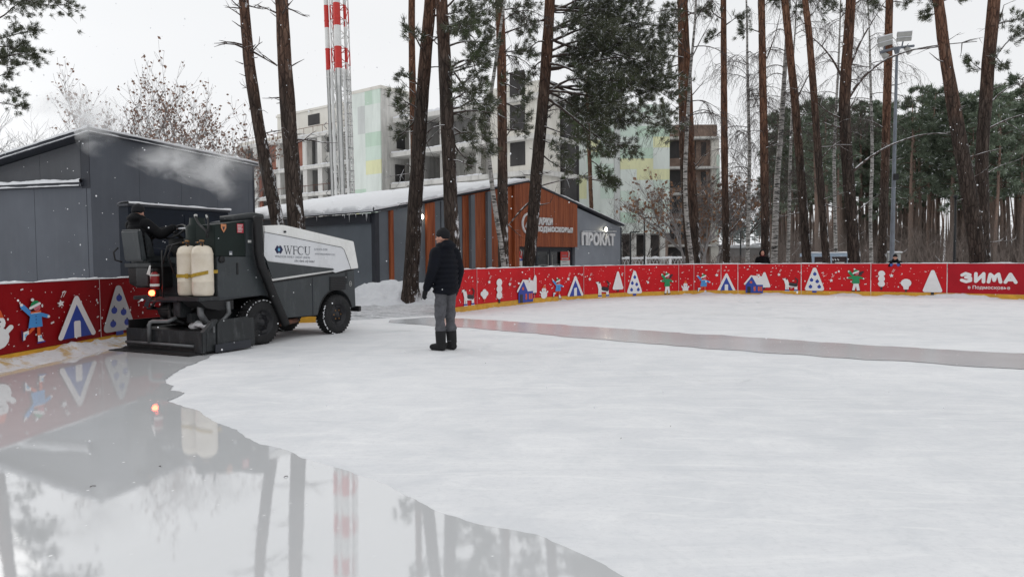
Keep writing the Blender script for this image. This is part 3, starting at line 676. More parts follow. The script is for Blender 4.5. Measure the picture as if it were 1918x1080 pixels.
    def skater(s, o, sc, green=False):
        coat = 'green' if green else 'sky'; z = lambda x, y: ((x - 375) / 500.0, (770 - y) / 500.0); q = 1 / 500.0
        C = lambda col, a, b, r: s.caps(col, z(*a), z(*b), r * q, o, sc)
        O = lambda col, a, r: s.circ(col, z(*a), r * q, o, sc)
        Pn = lambda col, *p: s.poly(col, [z(*a) for a in p], o, sc)
        if green: 
            Pn('white', (330, 590), (425, 590), (450, 730), (395, 735), (378, 640), (350, 735), (305, 728)); C('black', (300, 742), (352, 746), 9); C('black', (400, 748), (455, 742), 9)
            C('black', (415, 385), (500, 350), 20); C('black', (405, 400), (470, 400), 18)
        else:
            C('orange', (350, 595), (300, 640), 16); C('orange', (405, 590), (405, 680), 17)
            Pn('white', (245, 625), (300, 612), (302, 650), (268, 668), (262, 705), (242, 712)); C('navy', (230, 608), (238, 715), 5); Pn('skyd', (255, 650), (285, 640), (285, 655), (258, 690))
            Pn('white', (393, 680), (432, 678), (438, 720), (462, 748), (392, 748)); C('blue', (392, 760), (465, 754), 7); Pn('skyd', (412, 690), (432, 690), (440, 715), (415, 712))
        C(coat, (243, 352), (345, 465), 23); C(coat, (430, 455), (505, 484), 20)
        if green: C(coat, (345, 480), (240, 470), 22); O('white', (215, 470), 16); C(coat, (345, 470), (243, 335), 24)
        O('white', (236, 336), 16); O('white', (516, 488), 15)
        Pn(coat, (322, 440), (345, 430), (415, 428), (436, 442), (446, 588), (296, 588))
        if not green: C('orange', (330, 425), (428, 420), 9); C('white', (330, 437), (428, 433), 3)
        O('black', (344, 388), 16); O('pink', (392, 376), 37)
        C('black', (385, 402), (412, 390), 3); C('black', (368, 374), (386, 366), 3)
        Pn('green', (318, 372), (335, 322), (365, 300), (398, 303), (424, 330)); C('white', (322, 378), (420, 336), 14); O('white', (346, 291), 17)
        if not green:
            for y in (470, 505, 540): O('navy', (377, y), 6)
    def dog(s, o, sc):
        for x in (-.30, -.16, .34, .44): s.caps('white', (x, .42), (x + .01, .12), .055, o, sc); s.caps('blue', (x - .03, .07), (x + .06, .07), .045, o, sc); s.caps('white', (x - .07, .0), (x + .10, .0), .018, o, sc)
        s.caps('white', (-.30, .80), (-.18, .42), .13, o, sc, .15); s.caps('white', (-.2, .45), (.38, .42), .13, o, sc); s.caps('black', (.02, .52), (.38, .46), .13, o, sc); s.caps('black', (.43, .5), (.52, .82), .04, o, sc); s.caps('black', (.52, .82), (.36, .97), .045, o, sc)
        s.circ('white', (-.36, .86), .11, o, sc); s.caps('white', (-.42, .86), (-.50, .93), .05, o, sc); s.poly('black', [(-.36, .92), (-.22, .98), (-.24, .82)], o, sc); s.circ('black', (-.50, .95), .03, o, sc, 8)
    def dots(s, L, seed, n):
        rd = random.Random(seed)
        for i in range(n):
            big = rd.random() < .35; r = rd.uniform(.014, .022) if big else rd.uniform(.004, .010)
            u, v = rd.uniform(.04, L - .04), rd.uniform(.2, BH - .05)
            s.circ('dot', (u, v), r, n=7, ry=r * rd.uniform(1, 1.35)) if rd.random() < .7 else s.caps('dot', (u, v), (u + r * 2.5, v + r * .6), r * .6, n=3)

def panel_obj(a, b, mat, label, motifs=(), seed=0, dots=26, seam=True, text=None, us=1.0, group='printed red boards around the rink'):
    a, b = Vector((a[0], a[1], 0)), Vector((b[0], b[1], 0)); u = (b - a).normalized(); L = (b - a).length; n = Vector((u.y, -u.x, 0))
    t = thing('rink_board', label, 'rink board', a, math.atan2(u.y, u.x), group)
    # local: x along, y = -n (behind), z up
    g = 0.004
    mb = MB([mat]); mb.box(g, L - g, 0.0, 0.045, 0.145, BH, bev=.004); mb.obj('panel', t)
    mb = MB(['kick']); mb.box(g, L - g, -0.012, 0.045, -0.02, 0.142, bev=.004); mb.obj('kick_strip', t)
    mb = MB(['galv'])
    for x in ([0.3, L - 0.3] if L > 1 else [L / 2]): mb.box(x - .03, x + .03, 0.048, 0.10, -0.02, BH - .03); mb.tube([(x, .09, BH * .75), (x, .34, 0.0)], .02, 6)
    mb.obj('support_frame', t)
    # snow along the top rail
    mb = MB(['snow_clean']); k = int(L / .05); vs = []; prof = [(-.006, 0), (-.012, .5), (.004, 1), (.024, 1.15), (.044, .9), (.055, .4), (.05, 0)]
    for i in range(k + 1):
        x = L * i / k; h = max(.004, .021 + .022 * fbm(a.x * 2 + x * 1.6, a.y + x, seed, 4) + .006 * fbm(x * 9, 1, seed, 2))
        for py, pz in prof: vs.append((x, py, BH + .001 + pz * h))
    m = len(prof); mb.add(vs, [(i * m + q, (i + 1) * m + q, (i + 1) * m + q + 1, i * m + q + 1) for i in range(k) for q in range(m - 1)], 0, True); mb.obj('snow_cap', t)
    A = Art()
    if dots: A.dots(L, seed + 11, int(dots * L * .85))
    X = Matrix(((1, 0, 0, 0), (0, 0, -1, 0), (0, 1, 0, 0), (0, 0, 0, 1)))     # art (u,v,off) -> local
    if seam: A.poly('dot', [(L - .017, .15), (L - .006, .15), (L - .006, BH), (L - .017, BH)])
    for kind, px, py0, py1 in motifs:
        P0 = onp(px, py0, a, n); P1 = onp(px, py1, a, n)
        uu = (P0 - a).dot(u) / us; v0 = P0.z; sc = P1.z - P0.z; k0 = len(A.mb.v)
        if kind == 'greenie': A.skater((uu, v0), sc, True)
        elif kind == 'balls_dim': A.balls((uu, v0), sc, True)
        else: getattr(A, kind)((uu, v0), sc)
        A.mb.v[k0:] = [(x * us, y, z) for x, y, z in A.mb.v[k0:]]
    if A.mb.v:
        A.mb.v = [tuple(X @ Vector(v)) for v in A.mb.v]; A.mb.obj('printed_artwork', t)
    if text:
        for nm, fn in text: fn(nm, t, a, u, n, L)
    return t

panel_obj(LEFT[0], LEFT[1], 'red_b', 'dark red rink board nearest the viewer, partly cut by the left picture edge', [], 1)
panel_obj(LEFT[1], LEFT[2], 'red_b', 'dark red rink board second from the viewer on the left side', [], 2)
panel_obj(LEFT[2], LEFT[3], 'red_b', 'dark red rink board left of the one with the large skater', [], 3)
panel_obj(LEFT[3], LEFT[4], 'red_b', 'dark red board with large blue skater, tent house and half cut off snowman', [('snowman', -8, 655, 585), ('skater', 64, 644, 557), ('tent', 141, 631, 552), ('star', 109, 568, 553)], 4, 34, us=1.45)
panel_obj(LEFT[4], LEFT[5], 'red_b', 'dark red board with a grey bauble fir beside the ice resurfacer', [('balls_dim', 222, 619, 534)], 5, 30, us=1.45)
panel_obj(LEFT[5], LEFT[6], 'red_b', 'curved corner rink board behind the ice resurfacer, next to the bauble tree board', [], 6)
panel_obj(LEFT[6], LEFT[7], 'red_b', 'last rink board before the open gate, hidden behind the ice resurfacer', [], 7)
zr = [('dog', 876, 572, 540), ]
panel_obj(RIGHT[0], RIGHT[1], 'red_a', 'red board behind the standing man, printed with a skating dog', zr, 8, us=1.5)
panel_obj(RIGHT[1], RIGHT[2], 'red_a', 'red board with white heart shaped bush, three lobed tree and blue house', [('bush', 906, 564, 541), ('lobes', 934, 565, 521), ('tree', 1001, 548, 515), ('house', 982, 566, 524), ('star', 914.5, 528, 520), ('star', 953, 532, 524)], 9, us=1.4)
panel_obj(RIGHT[2], RIGHT[3], 'red_a', 'red board with snowman, blue coated skater and blue tent house side by side', [('snowman', 1018, 559, 536), ('skater', 1044.5, 559.5, 519), ('tent', 1076.5, 554, 516), ('star', 1063, 522, 514.5)], 10, us=1.28)
panel_obj(RIGHT[3], RIGHT[4], 'red_a', 'red board with skating dog beside a plain white fir tree, under the rental sign', [('star', 1104, 522.5, 515), ('dog', 1128, 555.5, 526), ('tree', 1156.5, 542, 508)], 11, us=1.1)
panel_obj(RIGHT[4], RIGHT[5], 'red_a', 'red board with bauble fir and green coated skater, in front of the lattice fence', [('balls', 1188, 549.5, 507), ('star', 1213, 528.5, 522), ('greenie', 1249, 552, 508)], 12)
panel_obj(RIGHT[5], RIGHT[6], 'red_a', 'narrow red board with one small white snowman', [('snowman', 1283.5, 549, 527)], 13)
panel_obj(RIGHT[6], RIGHT[7], 'red_a', 'red board with blue coated skater only, right of the narrow snowman board', [('skater', 1318, 550.5, 511), ('star', 1342.5, 515, 508)], 14)
panel_obj(RIGHT[7], RIGHT[8], 'red_a', 'narrow red board filled by one blue tent house', [('tent', 1360.5, 546, 511)], 15)
panel_obj(RIGHT[8], RIGHT[9], 'red_a', 'red board with blue house, fir and skating dog below the hooded onlooker', [('tree', 1431.5, 538, 509.5), ('house', 1411, 548.5, 516), ('star', 1459, 514, 507.5), ('dog', 1480, 545, 520)], 16)
panel_obj(RIGHT[9], RIGHT[10], 'red_a', 'red board with bauble fir and green coated skater in front of the brown kiosk', [('balls', 1525.5, 544, 501), ('star', 1557, 525, 518), ('greenie', 1603, 547, 502)], 17)
panel_obj(RIGHT[10], RIGHT[11], 'red_a', 'red board with three lobed tree, round bush and white fir below the child', [('lobes', 1651, 541, 506), ('star', 1670, 516, 508), ('bulb', 1697, 544, 521), ('tree', 1746.5, 547, 505.5)], 18)
def zima(nm, t, a, u, n, L):
    # fat rounded capitals ZIMA built from flattened strokes, and the line below in plain letters
    O = onp(1800, 530, a, n); uw = (onp(1908, 529, a, n) - O).dot(u); u0 = (O - a).dot(u); v0 = O.z; h = (onp(1800, 509, a, n) - O).z
    LT = Art(); W_ = uw / 4.15
    S = {'Z': [[(.05, .80), (.35, 1.0), (.72, .84), (.62, .58), (.38, .54)], [(.45, .54), (.78, .44), (.78, .14), (.42, 0), (.02, .18)]],
         'I': [[(.08, 1), (.08, .05)], [(.08, .05), (.72, .95)], [(.74, 1), (.74, .0)]],
         'M': [[(.0, .0), (.14, .92)], [(.14, .92), (.40, .62), (.47, .2)], [(.47, .2), (.56, .66), (.82, .95)], [(.82, .95), (1.0, .0)]],
         'A': [[(.0, .0), (.40, .95)], [(.40, .95), (.84, .0)], [(.18, .30), (.64, .30)]]}
    x = u0
    for ch, wd in (('Z', 1), ('I', 1), ('M', 1.2), ('A', 1)):
        for st in S[ch]:
            pts = [(x + p * W_ * .86 + W_ * .03, v0 + h * .14 + q * h * .72) for p, q in st]
            # subdivide and build a flattened tube
            for p_, q_ in zip(pts[:-1], pts[1:]): LT.caps('white', p_, q_, h * .135, (0, 0), 1, None, 8)
        x += wd * W_
    LT.mb.v = [(x_, -z_, y_) for x_, y_, z_ in LT.mb.v]; LT.mb.obj('sign_letters', t)
    X = frame((0, 0, 0), (1, 0, 0), (0, 0, 1), (0, -1, 0))
    P = onp(1813, 541.8, a, n); e = (onp(1892, 541.8, a, n) - P).dot(u)
    fit_text('sign_letters', 'в Подмосковье', X @ Matrix.Translation(((P - a).dot(u), P.z, .006)), e, h * .36, t, 'a_white', offset=.012)
panel_obj(RIGHT[11], RIGHT[12], 'red_c', 'maroon red board with large white winter lettering at the right picture edge', [], 19, 0, True, [('z', zima)])
panel_obj(RIGHT[12], RIGHT[13], 'red_c', 'maroon rink board just beyond the right picture edge', [], 20, 0)
panel_obj(RIGHT[13], RIGHT[14], 'red_c', 'maroon rink board farthest round to the right', [], 21, 0)
# ------------------------------------------------------------------ ice resurfacer
MA = gnd(489, 645); MA.z = 0; HD = R(63)
MH = Vector((math.cos(HD), math.sin(HD), 0)); MNL = Vector((-MH.y, MH.x, 0))
def SL(px, py, off=0.0):        # bearing on the right flank -> machine local (x, z)
    P = onp(px, py, MA + MNL * off, MNL) - MA
    return (P.dot(MH), P.z)
def SLP(pts, off=0.0): return [SL(x, y, off) for x, y in pts]
def RP(px, py, fx):             # bearing on a cross plane at x = fx -> machine local (y, z)
    P = onp(px, py, MA + MH * fx, MH) - MA
    return (P.dot(MNL), P.z)
def arc(c, r, a0, a1, n=12): return [(c[0] + r * math.cos(R(a0 + (a1 - a0) * i / n)), c[1] + r * math.sin(R(a0 + (a1 - a0) * i / n))) for i in range(n + 1)]

def resurfacer():
    t = thing('ice_resurfacer', 'dark slate ice resurfacing machine with white snow tank and cream gas bottles', 'ice resurfacer', MA, HD)
    rw, fwc = (0.03, .352), (1.80, .347)
    low = [(-.80, .74)] + arc(rw, .43, 98, 4) + [(1.33, .37)] + arc(fwc, .445, 177, 12)[1:] + [(2.36, .45), (2.335, 1.145), (1.95, 1.10), (.24, .965), (.20, 1.40), (-.80, 1.40)]
    mb = MB(['mslate', 'mblack']); mb.prism(low, .02, 1.36, 'y', 0, .008)
    mb.prism([(-.25, 1.40), (.12, 1.40), (.12, 1.99), (-.06, 1.985), (-.25, 1.955)], .02, .80, 'y', 0, .01)
    # arch lips, dark gap under the tank
    mb.tube([(x, .022, z) for x, z in arc(fwc, .45, 165, 15)], .014, 6, 1); mb.obj('body', t)
    mb = MB(['mgreen']); mb.prism([(-.83, 1.405), (-.254, 1.405), (-.254, 1.952), (-.83, 1.87)], .016, .42, 'y', 0, .008); mb.obj('engine_cover', t)
    # black strip painted as the shadow gap below the tank
    mb = MB(['mblack']); mb.prism([(.26, .968), (1.95, 1.103), (2.34, 1.148), (2.34, 1.172), (1.95, 1.142), (.26, 1.0)], .03, 1.34, 'y'); mb.obj('tank_shadow_gap', t)
    # white snow tank -------------------------------------------------
    hop = [(.12, 1.885)] + SLP([(530, 421), (545, 424), (663, 452), (672, 502)]) + [(1.95, 1.142), (.25, 1.0), (.19, 1.34), (.12, 1.42)]
    mb = MB(['mwhite']); mb.prism(hop, 0.0, 1.40, 'y', 0, .012); st = mb.obj('snow_tank', t)
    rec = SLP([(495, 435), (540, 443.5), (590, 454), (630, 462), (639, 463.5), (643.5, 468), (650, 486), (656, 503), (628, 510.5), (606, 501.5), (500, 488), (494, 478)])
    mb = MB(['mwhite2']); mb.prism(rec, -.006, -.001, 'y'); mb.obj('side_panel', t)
    mb = MB(['trim']); ln = SLP([(494, 434.6), (540, 443), (590, 453.4), (630, 461.4), (639, 463), (644, 467.5), (651, 486), (657, 504)]); mb.tube([(x, -.008, z) for x, z in ln], .0045, 5); mb.obj('panel_joint', t)  # dark line painted along the recess edge as its shade
    tri = SLP([(498, 489), (560, 496.5), (622, 502.5), (625, 504.5), (622, 506), (560, 514.5), (509, 522)])
    mb = MB(['mslate']); mb.prism(tri, -.016, -.003, 'y'); mb.obj('side_flash', t)
    # snow lip and lid of the tank
    mb = MB(['mdark', 'rust']); mb.tube([(.14, .05, 1.93), (.14, .7, 1.95), (.14, 1.3, 1.93)], .035, 8); mb.box(.05, .2, .2, .32, 1.98, 2.06, 1, .01); mb.obj('tank_hinge', t)
    mb = MB(['mdark']); x0, z0 = SL(532.5, 434); mb.lathe([(0, -.03), (.018, -.03), (.018, 0), (0, 0)], (x0, 0, z0), 'y', 10); mb.obj('bolt', t)
    # printing on the flank ---------------------------------------------
    names = ['ink', 'ink_blue', 'ink_sky', 'ink_soft', 'paper', 'decal_red', 'decal_orange', 'trim']
    class P2(Art):
        def poly(s, col, pts, o=(0, 0), sc=1.0):
            s.k += 1; s.mb.add([(o[0] + x * sc, -(0.0075 + 0.0003 * s.k) + s.base, o[1] + y * sc) for x, y in pts], [tuple(range(len(pts)))], s.names.index(col))
    A = P2(names); A.base = 0
    lx, lz = SL(521.8, 467.3); q = SL(529.5, 467)[0] - lx
    for sgn in (-1, 1):
        A.poly('ink_blue', [(sgn * .0, -.05 * q), (sgn * .45 * q, -.78 * q), (sgn * 1.0 * q, 0), (sgn * .45 * q, .78 * q), (sgn * .0, .05 * q)], (lx, lz))
    A.poly('ink_blue', [(-.62 * q, .0), (-.25 * q, -.80 * q), (-.0, -.45 * q), (.25 * q, -.80 * q), (.62 * q, 0), (.25 * q, .80 * q), (0, .45 * q), (-.25 * q, .8 * q)], (lx, lz))
    A.poly('ink_sky', [(-.33 * q, 0), (0, -.38 * q), (.33 * q, 0), (0, .38 * q)], (lx, lz))
    A.mb.obj('printed_logo', t)
    A = P2(names); A.base = 0
    xa, zb = SL(532, 475.5); xb, zt = SL(579.5, 462)[0], SL(532, 460.5)[1]; Hh = zt - zb; uw = (xb - xa) / 3.62
    def S(col, a, b, r): A.caps(col, a, b, r, (0, 0), 1, None, 2)
    def pt(ox, x, y): return (xa + (ox + x) * uw, zb - 0.004 * ox + y * Hh)
    th, tk = .0038, .0095
    S('ink', pt(0, .05, 1), pt(0, .32, 0), tk); S('ink', pt(0, .32, 0), pt(0, .55, .82), th); S('ink', pt(0, .45, 1), pt(0, .74, 0), tk); S('ink', pt(0, .74, 0), pt(0, 1.0, 1), th)
    for a, b in (((0, -.06, 1), (0, .2, 1)), ((0, .36, 1), (0, .6, 1)), ((0, .88, 1), (0, 1.1, 1))): S('ink', pt(*a), pt(*b), th)
    S('ink', pt(1.2, .12, 0), pt(1.2, .12, 1), tk); S('ink', pt(1.2, .0, 1), pt(1.2, .58, 1), th); S('ink', pt(1.2, .12, .52), pt(1.2, .46, .52), th); S('ink', pt(1.2, 0, 0), pt(1.2, .26, 0), th); S('ink', pt(1.2, .58, 1), pt(1.2, .58, .86), th); S('ink', pt(1.2, .46, .6), pt(1.2, .46, .44), th)
    cpts = [(.46 + .44 * math.cos(R(a)), .5 + .52 * math.sin(R(a))) for a in range(48, 320, 17)]
    for i, (a, b) in enumerate(zip(cpts[:-1], cpts[1:])): S('ink', pt(1.86, *a), pt(1.86, *b), th + (tk - th) * math.exp(-((i - 7) / 3.5) ** 2))
    S('ink', pt(1.86, .76, .92), pt(1.86, .77, .7), th)
    S('ink', pt(2.85, .1, 1), pt(2.85, .1, .3), tk); up = [(.1, .3), (.14, .1), (.28, 0), (.45, -.02), (.58, .06), (.66, .25), (.67, 1)]
    for a, b in zip(up[:-1], up[1:]): S('ink', pt(2.85, *a), pt(2.85, *b), th * 1.1)
    S('ink', pt(2.85, -.04, 1), pt(2.85, .24, 1), th); S('ink', pt(2.85, .55, 1), pt(2.85, .79, 1), th); A.mb.obj('printed_letters', t)
    def flank_text(body, p0, p1, ph, mat, shear=0, off=0.0):
        a = SL(*p0); b = SL(*p1); h = SL(p0[0], p0[1] - ph)[1] - a[1]; d = Vector((b[0] - a[0], 0, b[1] - a[1])); L = d.length
        X = frame((a[0], -.0095, a[1]), d.normalized(), Vector((0, 0, 1)), Vector((0, -1, 0)))
        fit_text('printed_letters', body, X, L, h, t, mat, 0, off, shear)
    flank_text('WINDSOR FAMILY CREDIT UNION', (514.5, 482), (580, 484.5), 4.2, 'ink_soft')
    flank_text('Like a bank, only better!', (551, 491.5), (589, 493), 6, 'ink', .4)
    flank_text('519-974-3100', (588, 469), (612.5, 469.5), 4.2, 'ink_soft'); flank_text('WWW.WINDSORFAMILY.COM', (589, 477), (626, 478.5), 3.4, 'ink_soft')
    # flank details -------------------------------------------------------
    mb = MB(['trim']); x, z0 = SL(585, 520, .02); _, z1 = SL(585, 592, .02); mb.box(x - .006, x + .006, .014, .02, z1, z0); mb.box(-.79, -.01, .014, .019, .775, .783); mb.obj('door_seam', t)
    mb = MB(['mblack', 'mdark']); (x0, z0), (x1, z1) = SL(617, 544, .02), SL(647, 517, .02); mb.box(x0, x1, .012, .02, z0, z1, 1)
    for i in range(8): zz = z0 + (i + .5) * (z1 - z0) / 8; mb.box(x0 + .02, x1 - .02, .002, .011, zz - .012, zz + .006, 0)
    for i in range(6): zz = z0 + .12 + i * .035; mb.box(x1 + .005, x1 + .05, .004, .019, zz, zz + .016, 0)
    mb.obj('vent_grille', t)
    mb = MB(['lampgrey']); x, z = SL(656, 531, .02); mb.tube([(x + .03 * math.cos(a * .52), .013, z + .045 * math.sin(a * .52)) for a in range(13)], .005, 5, 0, False); mb.box(x - .02, x + .02, .01, .018, z - .006, z + .006); mb.obj('badge', t)
    mb = MB(['mblack']); x, z = SL(444.5, 503, .02); mb.box(x - .018, x + .018, .012, .02, z - .09, z + .09, 0, .003); x, z = SL(414, 486, .02); mb.lathe([(0, -.03), (.05, -.03), (.05, 0), (0, 0)], (x, .02, z), 'y', 14); mb.obj('latch', t)
    A = P2(names); A.base = .014
    a = SL(418, 427, .016)
    A.poly('decal_orange', [(-.05, .06), (.05, .06), (.05, -.0), (0, -.07), (-.05, 0)], a); A.poly('trim', [(-.025, .02), (.025, .02), (0, -.045)], a)
    b = SL(449, 427.5, .016); A.poly('decal_red', [(-.062, -.07), (.062, -.07), (.062, .07), (-.062, .07)], b)
    for i in range(6): A.poly('paper', [(-.05, .045 - i * .02), (.05 - (i % 3) * .012, .045 - i * .02), (.05 - (i % 3) * .012, .053 - i * .02), (-.05, .053 - i * .02)], b)
    c = SL(431, 474, .016); A.poly('ink_soft', [(-.03, -.03), (.03, -.03), (.03, .03), (-.03, .03)], c); A.poly('paper', [(-.02, -.02), (.02, -.02), (.02, .0), (-.02, .0)], c)
    d = SL(466, 452, .02); A.poly('paper', [(-.035, -.02), (.035, -.02), (.035, .02), (-.035, .02)], d); e = SL(495, 528, .02); A.poly('paper', [(-.03, -.035), (.04, -.035), (.02, .035), (-.03, .035)], e); A.mb.obj('sticker', t)
    # corrugated hose --------------------------------------------------------
    key = [Vector((x, -.085, z)) for x, z in SLP([(483, 405), (482.5, 440), (484, 472), (489, 497), (499, 520), (511, 552), (524, 582), (535, 607)], -.085)]
    pts = []; rad = []
    for a, b in zip(key[:-1], key[1:]):
        k = max(2, int((b - a).length / .018))
        for i in range(k): pts.append(a.lerp(b, i / k))
    pts.append(key[-1]); rad = [.068 + (.007 if i % 2 else -.006) for i in range(len(pts))]
    mb = MB(['mblack']); mb.tube(pts, rad, 12); mb.obj('hose', t)
    mb = MB(['mdark']); mb.tube([(.02, -.05, 2.0), (-.02, .1, 2.03), (-.12, .3, 2.0), (-.3, .5, 1.98)], [.07, .075, .075, .06], 10); mb.obj('exhaust_duct', t)
    mb = MB(['rust', 'steel']); mb.tube([(.45, .03, .30), (.75, .12, .30), (1.1, .3, .29)], .045, 10); mb.lathe([(0, 0), (.06, 0), (.06, .06), (0, .06)], (.52, .03, .27), 'z', 12, 1); mb.obj('drain_pipe', t)
    mb = MB(['mblack']); mb.box(2.365, 2.45, -.04, .16, .36, .46, 0, .01); mb.box(2.365, 2.45, 1.18, 1.38, .36, .46, 0, .01); mb.obj('bumper', t)
    # wheels -----------------------------------------------------------------
    def wheel(cx, cy, cz, rr, side, steer=0.0):
        Wd = .21; s = side
        prof = [(.19, 0), (.205, -.012), (.26, -.022), (.31, -.018), (rr - .018, .004), (rr, .035), (rr, Wd - .035), (rr - .018, Wd), (.3, Wd + .01), (.2, Wd)]
        mb = MB(['rubber']); mb.lathe([(r_, h if s > 0 else -h) for r_, h in prof], (0, 0, 0), 'y', 40)
        for k in range(36):
            a = 2 * PI * k / 36; 
            for yy, tw in ((.05, .08), (Wd - .05, -.08)):
                c0 = Vector((math.cos(a) * (rr + .004), (yy if s > 0 else -yy), math.sin(a) * (rr + .004))); tt = Vector((-math.sin(a), tw * 2 * s, math.cos(a))) * .016; uu = Vector((0, .032, 0)); rv = Vector((math.cos(a), 0, math.sin(a))) * .009
                mb.hexa([c0 - tt - uu - rv, c0 + tt - uu - rv, c0 + tt + uu - rv, c0 - tt + uu - rv, c0 - tt - uu + rv, c0 + tt - uu + rv, c0 + tt + uu + rv, c0 - tt + uu + rv])
        for k in range(0, 24):
            a = 2 * PI * k / 24; mb.tube([(math.cos(a) * .345 * .8, (-.021) * s, math.sin(a) * .345 * .8), (math.cos(a) * (rr - .012), (.0) * s, math.sin(a) * (rr - .012))], .004, 4)
        o = mb.obj('wheel', t); o.location = (cx, cy, cz); o.rotation_euler = (0, 0, steer)
        sg = -1 if s > 0 else 1
        m2 = MB(['rim', 'mblack', 'copper']); m2.lathe([(r_, h * s) for r_, h in [(.2, -.008), (.188, .0), (.178, .05), (.12, .055), (.11, .03), (.06, .028), (.055, .0), (0, -.004)]], (0, 0, 0), 'y', 28)
        for k in range(8):
            a = 2 * PI * k / 8; m2.lathe([(0, .018 * s), (.017, .018 * s), (.017, .052 * s)], (math.cos(a) * .148, .03 * s, math.sin(a) * .148), 'y', 8, 1)
        for k in range(6):
            a = 2 * PI * k / 6; m2.lathe([(0, .012 * s), (.011, .012 * s), (.011, .035 * s)], (math.cos(a) * .085, .0, math.sin(a) * .085), 'y', 6, 2 if cx > 1 else 0)
        m2.obj('rim', o)
        m3 = MB(['snow_clean'])
        for k in range(70):
            a = random.uniform(R(20), R(200)) if cx < 1 else random.uniform(R(150), R(260)); yy = random.choice([.0, .01, .2]) * s + random.uniform(-.01, .01); q = random.uniform(.003, .009)
            m3.ell((math.cos(a) * (rr + .002), yy, math.sin(a) * (rr + .002)), (q * 1.6, q * 1.5, q * 1.6), 0, 5, 4)
        m3.obj('packed_snow', o)
    wheel(rw[0], -.03, .352, .352, 1); wheel(rw[0], 1.38, .352, .352, -1); wheel(fwc[0], -.03, .347, .347, 1, R(-4)); wheel(fwc[0], 1.38, .347, .347, -1, R(-4))
    mb = MB(['mblack', 'mdark']); mb.tube([(.03, .1, .35), (.03, 1.3, .35)], .07, 10); mb.tube([(1.8, .1, .35), (1.8, 1.3, .35)], .06, 10); mb.box(-1.0, 2.2, .35, .45, .42, .56, 1); mb.box(-1.0, 2.2, .95, 1.05, .42, .56, 1); mb.box(-.85, -.45, .25, 1.2, .36, .70, 0, .01); mb.box(.3, 1.5, .3, 1.1, .33, .6, 0)
    mb.box(1.35, 2.25, .24, 1.14, .40, .9, 0)
    mb.obj('chassis', t)
    # rear deck and clutter -------------------------------------------------------
    mb = MB(['mdark', 'mblack']); mb.box(-1.19, -.81, -.04, 1.40, .755, .815, 0, .006); mb.prism([(-1.16, .75), (-.81, .75), (-.81, .60), (-1.05, .66)], -.03, .35, 'y', 1); mb.box(-.80, -.5, .03, 1.3, .60, .74, 1); mb.obj('deck', t)
    mb = MB(['mblack', 'steel', 'mdark'])
    mb.tube([(-1.0, .15, .75), (-1.02, .12, .55), (-.95, .1, .42)], .05, 8, 1); mb.tube([(-.62, .02, .72), (-.6, .02, .55), (-.68, .04, .45), (-.75, .1, .40)], .035, 8, 1); mb.tube([(-1.05, .75, .74), (-1.1, .7, .5), (-1.0, .5, .40)], .035, 8, 0)
    mb.ell((-1.0, .85, .58), (.12, .2, .12), 0); mb.tube([(-.9, .3, .70), (-.9, .6, .52), (-.95, .95, .70)], .03, 8, 0); mb.box(-1.1, -.9, .45, .62, .5, .74, 2, .01); mb.tube([(-1.1, 1.2, .62), (-1.1, .7, .62)], .02, 6, 0); mb.obj('lift_linkage', t)
    # conditioner ---------------------------------------------------------------
    mb = MB(['mblack', 'mdark', 'steel'])
    mb.box(-1.27, -1.235, -.24, 1.47, .05, .33, 1, .004); mb.box(-1.235, -.34, 1.44, 1.47, .05, .45, 0); mb.box(-.36, -.34, -.24, 1.44, .06, .42, 0)
    mb.prism([(-1.235, .05), (-1.235, .36), (-1.10, .47), (-.36, .47), (-.34, .05)], -.24, -.215, 'y', 1, .004)
    mb.tube([(-.95, -.2, .22), (-.95, 1.43, .22)], .11, 12, 0); mb.box(-1.23, -.36, -.21, 1.43, .03, .06, 0); mb.box(-.9, -.4, -.2, 1.43, .30, .33, 0)
    mb.obj('conditioner', t)
    mb = MB(['mdark', 'trim', 'steel']); pl = SLP([(407, 652), (407, 606), (412, 599), (464, 592), (470, 598), (470, 640), (468, 648)], -.262)
    mb.prism(pl, -.262, -.243, 'y', 0, .005); mb.prism(SLP([(404, 660), (404, 645), (470, 635), (470, 650)], -.28), -.282, -.264, 'y', 1); x, z = SL(400.5, 617, -.27); mb.box(x - .01, x + .012, -.275, -.262, z - .045, z + .045, 2); mb.obj('side_plate', t)
    mb = MB(['mdark']); mb.box(-1.33, -1.272, -.27, -.10, .03, .33, 0, .008); mb.prism([(-1.30, .33), (-1.10, .50), (-1.05, .50), (-1.05, .46), (-1.22, .33)], -.26, -.19, 'y'); mb.obj('end_bracket', t)
    mb = MB(['mblack']); mb.box(-1.50, -1.274, -.20, 1.56, .008, .02); mb.prism([(-1.34, .02), (-1.274, .02), (-1.274, .055)], -.2, 1.5, 'y'); mb.obj('rubber_skirt', t)
    mb = MB(['steel']); mb.tube([(-1.31, -.08, .125), (-1.31, 1.42, .125)], .022, 10); mb.tube([(-1.31, .88, .13), (-1.31, .88, .40), (-1.295, .87, .43), (-1.27, .85, .445), (-1.2, .6, .45), (-1.1, .55, .5)], .032, 10); mb.obj('water_pipe', t)
    mb = MB(['snow_clean']); 
    for i in range(10): mb.ell((random.uniform(-1.0, -.55), random.uniform(.05, .42), .36 + random.uniform(-.01, .04)), (random.uniform(.06, .15), random.uniform(.08, .16), random.uniform(.03, .08)), 0, 9, 6)
    remesh(mb, 'snow_lump', .02, t, 3)
